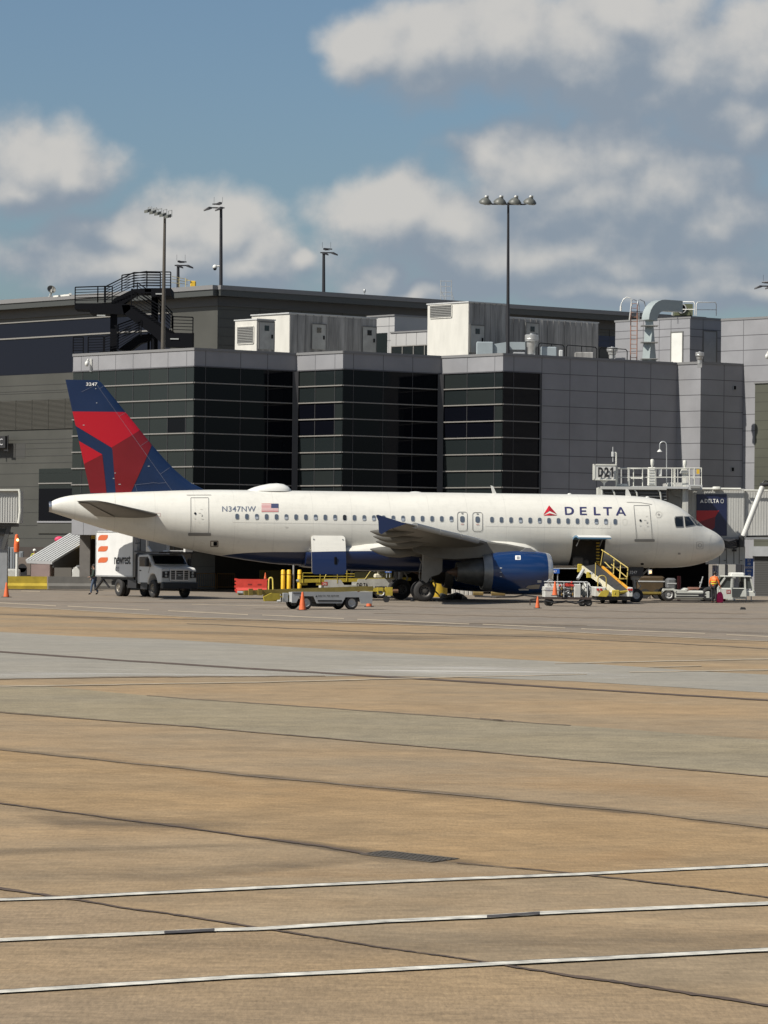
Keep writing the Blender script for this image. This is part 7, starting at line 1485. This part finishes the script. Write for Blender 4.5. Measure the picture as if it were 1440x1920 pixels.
# ---- in the shade under the hull
def fence(pts, Y, label):
    g = G(); a, b = at(pts[0], 1102, Y), at(pts[1], 1102, Y); a.z = b.z = .1; n = int((b.x-a.x)/.13)
    for k in range(n+1): x = a.x+(b.x-a.x)*k/n; g.bar((x, Y, .15), (x, Y, 1.05), .02)
    for z_ in (.15, 1.07): g.tube([(a.x,Y,z_),(b.x,Y,z_)], .03, 6)
    for x in (a.x, b.x): g.tube([(x,Y,0),(x,Y,1.07)], .03, 6)
    return one('barricade_fence', label, 'fence', g, mat('fence_orange_brown', (.30,.17,.06), .6), 60, 'barricade fences under the jet')
fence((358,404), 246, 'orange brown barricade fence directly right of the truck front, in the shade'); fence((407,440), 246, 'shorter orange brown barricade fence next to the red plastic barriers')
rb0 = None
for k in range(3):
    a, b = at(442-k*1.3, 1108, 222.5+k*.7), at(502, 1108, 222.5+k*.7); g = G(); z1_ = at(460,1086,223).z; L = b.x-a.x
    sec = lambda z: .30 if z < .2 else .18
    g.loft([[Vector((x, y, z)) for y, z in ((-.30,0),(-.30,.15),(-.2,.35),(-.2,z1_),(.2,z1_),(.2,.35),(.3,.15),(.3,0))] for x in (.1, L-.05)])
    for j in range(4): zz_ = .12+.22*j; g.box(0 if j % 2 else .02,.12,-.15,.15,zz_,zz_+.13); g.box(L-.06,L+.04,-.1,.1,zz_+.02,zz_+.12)
    g.m = 1; g.box(L*.38,L*.5,-.215,-.2,.52,.60); g.box(L*.68,L*.8,-.215,-.2,.52,.60)
    o = g.build('plastic_barrier', [red, mat('slot_dark_red', (.2,.015,.01), .6)], smooth=0); o.location = (a.x, a.y, 0); tag(o, ['front red plastic barrier of the nested stack beside the yellow bollards', 'middle red plastic barrier of the nested stack beside the yellow bollards', 'rearmost red plastic barrier of the nested stack beside the yellow bollards'][k], 'barrier', 'nested red plastic barriers')
a, b = at(486,1104,242), at(530,1069,242); g = G(); g.bbox(a.x, b.x, 242, 244, 0, b.z, .05); g.m = 1; g.box(a.x+.7,a.x+.73,241.98,242,.1,b.z-.1); one('storage_bin', 'dull yellow storage bin in the shade behind the red barriers and bollards', 'bin', g, [mat('bin_olive_yellow', (.17,.12,.02), .6, noise=(1,.2)), seam], 20)
for x, lb in ((530.5,'left of the two adjoining yellow bollards beside the yellow hoop'),(541.5,'right of the two adjoining yellow bollards, next to the thin grey pole'),(561.5,'yellow bollard standing apart, behind the yellow belt end')):
    p = at(x, 1105, 227.5); z_ = at(x, 1068, 227.5).z; g = G(); g.lathe([(.135,0),(.135,z_-.06),(.10,z_-.01),(0,z_)], (0,0,0), (0,0,1), 18); g.m = 1; g.lathe([(.138,z_-.35),(.138,z_-.30)], (0,0,0), (0,0,1), 18); o = g.build('bollard', [mat('bollard_yellow', (.75,.44,.02), .5, noise=(2,.1)), mat('band_dark', (.25,.15,.02), .6)], smooth=40); o.location = (p.x, 227.5, 0); tag(o, lb, 'bollard', 'yellow bollards under the jet')
g = G(); p = at(550,1105,227.8); g.cyl((p.x,227.8,0),(p.x,227.8,3.5),.06,n=10); one('pole', 'thin grey pole between the pair of yellow bollards and the single one', 'pole', g, steel, 40)
g = G(); P = [(503.5,1107),(504,1091)]+[(507.8-3.8*cos(pi*k/6),1088-5*sin(pi*k/6)) for k in range(1,6)]+[(511.6,1091),(512,1107)]; g.tube([at(x, y, 218) for x, y in P], .045, 8); one('hoop_rail', 'small yellow hoop rail between the red barriers and the bollards', 'railing', g, mat('hoop_yellow', (.62,.50,.10), .5), 60)
g = G(); g.T = Matrix.Translation((at(497.5,1108,226.5).x, 226.5, 0)); z_ = at(497,1083,226.5).z; z2_ = at(497,1070,226.5).z
# cones
def cone_bm(label, px, py, h, group='orange traffic cones', base_z=0.0, Y=None):
    p = gr(px, py) if Y is None else at(px, py, Y); g = G(); r = h*.20
    g.box(-r*1.25, r*1.25, -r*1.25, r*1.25, 0, .035); bs = g.build('base', blk, None, 0); o = thing('traffic_cone', label, 'cone', (p.x, p.y, base_z if Y is None else p.z), random.uniform(0,1.5), group); bs.parent = o
    g = G(); g.lathe([(r,.03),(r*.93,.09),(r*.28,h*.96),(r*.24,h),(.0,h)], (0,0,0), (0,0,1), 20); b = g.build('cone_body', orange, o, 40); return o
cone_bm('dark orange cone alone on the apron at the far left', 12, 1120, .80); cone_bm('orange cone standing in front of the grey belt loader wheels', 567, 1144.5, .82); cone_bm('orange cone at the right end of the grey belt loader', 692, 1138, .70)
cone_bm('bright orange red cone on the apron in front of the blue engine inlet', 1008, 1140.8, .58)
cone_bm('orange cone standing on the front edge of the white service cart', 1040.5, 1117, .72, base_z=0, Y=178.0)
tip = cone_bm('small orange white cone on top of the red plastic barriers', 497.5, 1086, .42, base_z=0, Y=223.3)
# ducting, wrapped bundles and drums in the shade
g = G(); a = at(825,1108,212); z_ = at(825,1082,212).z; g.lathe([(0,0),(.42,0),(.44,.1),(.44,z_-.08),(.36,z_),(0,z_)], (a.x,212,0), (0,0,1), 28); one('drum', 'big yellow drum just right of the main landing gear', 'drum', g, mat('drum_yellow', (.42,.28,.02), .5, noise=(1.5,.2)), 40)
for x0_, x1_, lb in ((887,906,'short pale yellow drum lying low under the exhaust of the engine'),(921,947,'longer pale yellow drum lying low under the blue engine')):
    a, b = at(x0_,1112,222), at(x1_,1112,222); g = G(); g.cyl((a.x,222,.3),(b.x,222,.3),.3,n=20); one('drum', lb, 'drum', g, mat('pale_yellow', (.50,.38,.16), .6, noise=(2,.2)), 30, 'pale yellow drums under the engine')
wb = mat('wrapped_white', (.42,.40,.36), .7, noise=(3,.2))
for k, x in enumerate((851,859,867,875,883)):
    a = at(x, 1110, 224); g = G(); g.bbox(-.14,.14,0,.5,0,.42,.06); o = g.build('wrapped_sack', wb, smooth=30); o.location = (a.x, 224, 0); tag(o, ['leftmost of the five pale sacks behind the engine exhaust', 'second from the left of the five pale sacks behind the engine exhaust', 'middle one of the five pale sacks behind the engine exhaust', 'second from the right of the five pale sacks behind the engine exhaust', 'rightmost of the five pale sacks behind the engine exhaust'][k], 'sack', 'pale sacks behind the engine exhaust')
g = G(); P = [gr(822,1113,.12), gr(830,1117,.12), gr(838,1121,.10), gr(847,1120,.14), gr(856,1118,.16), gr(866,1120.5,.12), gr(874,1122,.06)]; g.tube(P, [.10,.15,.16,.2,.24,.2,.08], 12); g.m = 1; P = [Vector((at(804,1090,191).x,191,1.0)), at(812,1088,191), at(817,1096,191), at(815,1108,191), gr(822,1114,.1)]; g.tube(P, .05, 8)
one('air_hose', 'limp black ducting hose lying on the apron right of the main wheels', 'hose', g, [mat('hose_dark_green', (.022,.026,.022), .6), mat('hose_yellow', (.30,.22,.04), .6)], 60)
g = G(); g.tube([gr(891,1118,.05), gr(930,1119.5,.05), gr(965,1119,.05), gr(982,1116,.12), gr(1020,1121,.05)], .05, 8); one('cable', 'thin dark cable lying on the apron under the blue engine', 'cable', g, blk, 60)
for s in (-1, 1):
    p = MA @ Vector((-17.71+.62*s, -4.26, 0)); g = G(); g.prism([(-.12,-.1,0),(.12,-.1,0),(.06*s,-.1,.14)],(0,.25,0)); o = g.build('wheel_chock', blk, smooth=0); o.location = p; o.rotation_euler.z = PSI; tag(o, 'black wheel chock %s of the nearest main wheel' % ('to the right' if s > 0 else 'to the left'), 'chock', 'wheel chocks at the main gear')
g = G(); a = gr(1393, 1143); g.T = Matrix.Translation(a); g.prism([(-.14,-.1,0),(.15,-.1,0),(.10,-.1,.11),(-.09,-.1,.12)],(0,.25,0)); one('wheel_chock', 'black wheel chock lying alone on the apron at the lower right of the tug', 'chock', g, blk, 0)
# blue signs
def bsign(name, label, x0, y0, x1, y1, Y, txt, tb_, pole=None):
    p = at((x0+x1)/2, y1, Y); o = thing(name, label, 'sign', (p.x, Y, 0)); O_ = Vector(o.location); a, b = at(x0,y1,Y)-O_, at(x1,y0,Y)-O_
    g = G(); g.box(a.x, b.x, -.03, .03, a.z, b.z); pl = g.build('sign_board', signblue, o, 0); write(txt, tb_, lambda x, y: at(x, y, Y-.045)-O_, sgwhite, pl, bold=.015, line=1.05)
    g = G()
    for x in (pole or (a.x+.1, b.x-.1)): g.cyl((x,.06,0),(x,.06,b.z),.03,n=8)
    g.build('sign_post', steel, o, 40)
bsign('parking_sign', 'tall blue sign with five lines of white words, right of the tug cab', 1396.5,1047,1412.5,1081,209,'DELTA\nCABIN\nMAINTENANCE\nPARKING\nONLY',(1397.5,1048.5,1411.7,1079.5))
bsign('parking_sign', 'small blue sign reading ONLY between the blue engine and the open cargo hold', 1027,1067,1049,1075,209,'ONLY',(1034,1069,1044,1073.5))
bsign('parking_sign', 'small blue sign half hidden above the far main wheels', 722,1068.5,734,1073.5,226,'ONLY',(724,1069.5,732,1072.5))
g = G(); a, b = at(1028,1066,209.2), at(1100,1066,209.2); g.tube([a,b], .03, 6); one('rail_bar', 'thin pale rail running right from the small blue sign', 'railing', g, lgrey, 60)
# wall lamp glowing in the shade
g = G(); c = at(1219.5,1073,215); g.bbox(c.x-.12,c.x+.12,215,215.3,c.z-.12,c.z+.16,.03); g.m = 1; g.box(c.x-.07,c.x+.07,214.97,215,c.z-.07,c.z+.09); g.m = 2; g.bar((c.x,215.15,c.z),(c.x,215.15,0),.06); one('work_lamp', 'lit work lamp on a stand in the shade behind the nose gear', 'lamp', g, [grey, mat('lamp_glow', (.9,.7,.4), .4, emit=((1,.55,.25), 1.2)), blk], 0)
# service barriers beneath the wing: white block and stacked wheels
g = G(); a, b = at(664,1092,232), at(735,1080,232); g.box(a.x, b.x, 232, 234, .9, 1.35); g.m = 1; g.cyl((a.x+1.3,231.9,1.6),(a.x+1.3,232.3,1.6),.22,n=14); g.cyl((a.x+2.2,231.9,1.6),(a.x+2.2,232.3,1.6),.22,n=14); g.m = 2; g.box(a.x+.3,b.x-.3,232.5,233.5,0,.9); one('flat_trailer', 'long pale flat trailer in the shade beyond the rear belt loader', 'trailer', g, [mat('trailer_olive', (.22,.19,.07), .6), white, blk], 30)
# ================================================================ PEOPLE
skin = mat('skin', (.33,.19,.13), .6); hairm = mat('dark_hair', (.02,.016,.014), .7)
def skinmesh(name, V, E, rad, material, parent, root=0, sub=1):
    me = bpy.data.meshes.new(name); me.from_pydata(V, E, []); me.materials.append(material); o = bpy.data.objects.new(name, me); COL.objects.link(o); o.parent = parent
    sk = o.modifiers.new('skin', 'SKIN'); sk.use_smooth_shade = True
    L = me.skin_vertices[0].data
    for i, r in enumerate(rad): L[i].radius = (r, r*.85) if isinstance(r, float) else r
    L[root].use_root = True
    sb = o.modifiers.new('sub', 'SUBSURF'); sb.levels = sub; sb.render_levels = sub
    return o
def person(label, loc, rz, pose, torso_m, legs_m, headgear=None, vest=None, H=1.76, skin_m=None):
    """pose: joints in metres, x forward, y left"""
    sm_ = skin_m or skin
    t = thing('person', label, 'person', loc, rz); P = dict(pelvis=(0,0,.95), waist=(0,0,1.08), chest=(0,0,1.32), neck=(0,0,1.49), head0=(.02,0,1.56), head=(.03,0,1.66), top=(.02,0,1.75),
        shl=(0,.19,1.43), shr=(0,-.19,1.43), ell=(-.02,.26,1.15), elr=(-.02,-.26,1.15), wrl=(.10,.26,.92), wrr=(.10,-.26,.92), hpl=(0,.10,.92), hpr=(0,-.10,.92), knl=(.03,.11,.50), knr=(.03,-.11,.50), anl=(0,.11,.09), anr=(0,-.11,.09), tol=(.17,.12,.04), tor=(.17,-.12,.04)); P.update(pose)
    names = list(P); I = {n: i for i, n in enumerate(names)}; V = [P[n] for n in names]
    E = [('pelvis','waist'),('waist','chest'),('chest','neck'),('neck','head0'),('head0','head'),('head','top'),('chest','shl'),('chest','shr'),('shl','ell'),('shr','elr'),('ell','wrl'),('elr','wrr'),('pelvis','hpl'),('pelvis','hpr'),('hpl','knl'),('hpr','knr'),('knl','anl'),('knr','anr'),('anl','tol'),('anr','tor')]
    R0 = dict(pelvis=.13,waist=.12,chest=.145,neck=.055,head0=.06,head=.098,top=.06,shl=.06,shr=.06,ell=.042,elr=.042,wrl=.028,wrr=.028,hpl=.085,hpr=.085,knl=.055,knr=.055,anl=.042,anr=.042,tol=.035,tor=.035)
    Ed = [(I[a], I[b]) for a, b in E]; rad = [R0[n] for n in names]
    # hands: palm, four fingers of different lengths and a thumb from the side of the palm
    for s, w, e in (('l','wrl','ell'),('r','wrr','elr')):
        W0, E0 = Vector(P[w]), Vector(P[e]); d = (W0-E0).normalized(); sd = d.cross(Vector((0,0,1)) if abs(d.z) < .9 else Vector((1,0,0))).normalized(); cu = sd.cross(d)
        pi_ = len(V); V.append(tuple(W0+d*.07)); rad.append((.036,.018)); Ed.append((I[w], pi_))
        for k, L_ in enumerate((.070,.080,.075,.058)):
            b0 = W0+d*.10+sd*(.027-.018*k); V.append(tuple(b0)); rad.append(.010); V.append(tuple(b0+d*L_*.55+cu*.012)); rad.append(.009); V.append(tuple(b0+d*L_*.8+cu*.035)); rad.append(.007); n_ = len(V); Ed += [(pi_, n_-3),(n_-3, n_-2),(n_-2, n_-1)]
        V.append(tuple(W0+d*.05+sd*.045)); rad.append(.011); V.append(tuple(W0+d*.085+sd*.06+cu*.015)); rad.append(.009); n_ = len(V); Ed += [(pi_, n_-2),(n_-2, n_-1)]
    skinmesh('body', V, Ed, rad, sm_, t)
    def sub(nm, seq, rr, m_, chains): 
        ns = []; Vs = []; rs = []
        for n, r in seq: ns.append(n); Vs.append(P[n]); rs.append(r)
        Es = [(ns.index(a), ns.index(b)) for a, b in chains]; return skinmesh(nm, Vs, Es, rs, m_, t)
    hd = Vector(P['head']); fw_ = Vector((1,0,0))
    g = G(); g.sph(hd+Vector((.098,0,-.005)), .018, (1,.8,1.3), 8, 6)
    for s in (-1,1): g.sph(hd+Vector((.0,s*.088,.0)), .022, (.6,.4,1.2), 8, 6)
    g.m = 1
    for s in (-1,1): g.sph(hd+Vector((.086,s*.033,.022)), .011, n=8, m=6)
    g.m = 2; g.box(hd.x+.078, hd.x+.092, hd.y-.022, hd.y+.022, hd.z-.052, hd.z-.044); g.build('face', [sm_, black, mat('lips', (.25,.1,.08), .5)], t, 40)
    sub('shirt', [('waist',.145),('chest',.168),('neck',.07),('shl',.075),('shr',.075),('ell',.055),('elr',.055),('wrl',.038),('wrr',.038),('pelvis',.15)], None, torso_m, [('pelvis','waist'),('waist','chest'),('chest','neck'),('chest','shl'),('chest','shr'),('shl','ell'),('shr','elr'),('ell','wrl'),('elr','wrr')])
    sub('trousers', [('pelvis',.148),('hpl',.10),('hpr',.10),('knl',.072),('knr',.072),('anl',.058),('anr',.058)], None, legs_m, [('pelvis','hpl'),('pelvis','hpr'),('hpl','knl'),('hpr','knr'),('knl','anl'),('knr','anr')])
    for s, a_, b_ in (('l','anl','tol'),('r','anr','tor')): skinmesh('shoe', [P[a_], tuple((Vector(P[a_])+Vector(P[b_]))/2-Vector((0,0,.01))), P[b_]], [(0,1),(1,2)], [.055,.055,.045], black, t)
    if vest: sub('vest', [('pelvis',.10),('waist',.160),('chest',.184),('neck',.075),('shl',.085),('shr',.085)], None, vest, [('pelvis','waist'),('waist','chest'),('chest','neck'),('chest','shl'),('chest','shr')])
    g = G(); c = hd+Vector((-.012,0,.03)); 
    if headgear == 'helmet': g.sph(c+Vector((0,0,.02)), .125, (1.1,.95,.85), 16, 10); g.box(c.x+.05,c.x+.17,c.y-.09,c.y+.09,c.z-.01,c.z+.01); g.build('helmet', white, t, 40)
    else: g.sph(c+Vector((-.012,0,.012)), .108, (1.0,.92,.95), 14, 8); g.build('hair', hairm, t, 40)
    return t
jn = mat('jeans_blue', (.05,.075,.12), .8, noise=(5,.2)); gj = mat('dark_green_jacket', (.018,.035,.025), .75, noise=(5,.2)); hv = mat('hi_vis_orange', (.70,.14,.02), .6); hy_ = mat('hi_vis_yellow', (.55,.60,.05), .6); dk = mat('dark_trousers', (.018,.018,.022), .8)
wb_ = gr(176, 1115.5); wk = person('worker in dark green jacket and blue jeans walking behind the box truck', (wb_.x, wb_.y, 0), R_(175), dict(knl=(.12,.10,.50),anl=(.16,.10,.10),tol=(.32,.10,.05),knr=(-.06,-.10,.50),anr=(-.22,-.10,.14),tor=(-.08,-.11,.04),wrl=(.22,.16,1.05),ell=(.0,.27,1.12),wrr=(.18,-.20,.95)), gj, jn)
wb_ = gr(1338.5, 1131); wk2 = person('worker in an orange safety vest and dark trousers, standing beside pink bags', (wb_.x, wb_.y, 0), R_(60), dict(chest=(.03,0,1.30),neck=(.06,0,1.47),head0=(.10,0,1.53),head=(.13,0,1.62),top=(.12,0,1.71),elr=(.05,-.27,1.15),wrr=(.16,-.30,.92)), hv, dk, vest=hv)
# reflective bands on the vest
g = G()
for z_ in (1.08, 1.20): g.lathe([(.172,-.02),(.175,0),(.172,.02)], (.01,0,z_), (0,0,1), 20)
for v in range(len(g.v)): p = g.v[v]; g.v[v] = Vector((p.x*.95, p.y*1.08, p.z))
g.build('reflective_band', hy_, wk2, 60)
for (px, r, lb) in ((64.5,1032,'worker in a yellow safety vest and white helmet, mostly hidden behind the striped shelter'),):
    c = at(px, r, 244); person(lb, (c.x, 244, c.z-1.70), R_(-60), {}, hy_, dk, headgear='helmet')
    g = G(); g.box(c.x-.8, c.x+1.2, 243.6, 245, 0, c.z-1.70); one('loading_dock', 'low dark dock behind the striped shelter', 'platform', g, soff, 0)
# pink bags
pk = mat('magenta_fabric', (.52,.008,.10), .7, noise=(6,.2))
for x, r0, w, h, lb in ((1349.5,1130.5,.30,.62,'bright pink bag standing right beside the worker in the orange vest'),(1355.5,1128,.24,.52,'darker pink bag behind the bright pink one, in front of the tug wheel')):
    p = gr(x, r0); o = thing('bag', lb, 'bag', (p.x, p.y, 0), R_(20), 'pink bags beside the tug')
    g = G(); g.loft([[Vector((w*sx_*cos(2*pi*k/14)*(.6), w*.42*sx_*sin(2*pi*k/14), z_)) for k in range(14)] for z_, sx_ in ((.0,.85),(.08,1.1),(h*.4,1.2),(h*.75,1.0),(h*.95,.6),(h,.3))]); g.build('bag_body', pk if r0 > 1129 else mat('deep_magenta', (.22,.006,.05), .7), o, 50)
    g = G(); g.tube([(-.06,0,h*.95),(-.05,0,h+.14),(.05,0,h+.14),(.06,0,h*.95)], .012, 6); g.build('handle', black, o, 60)
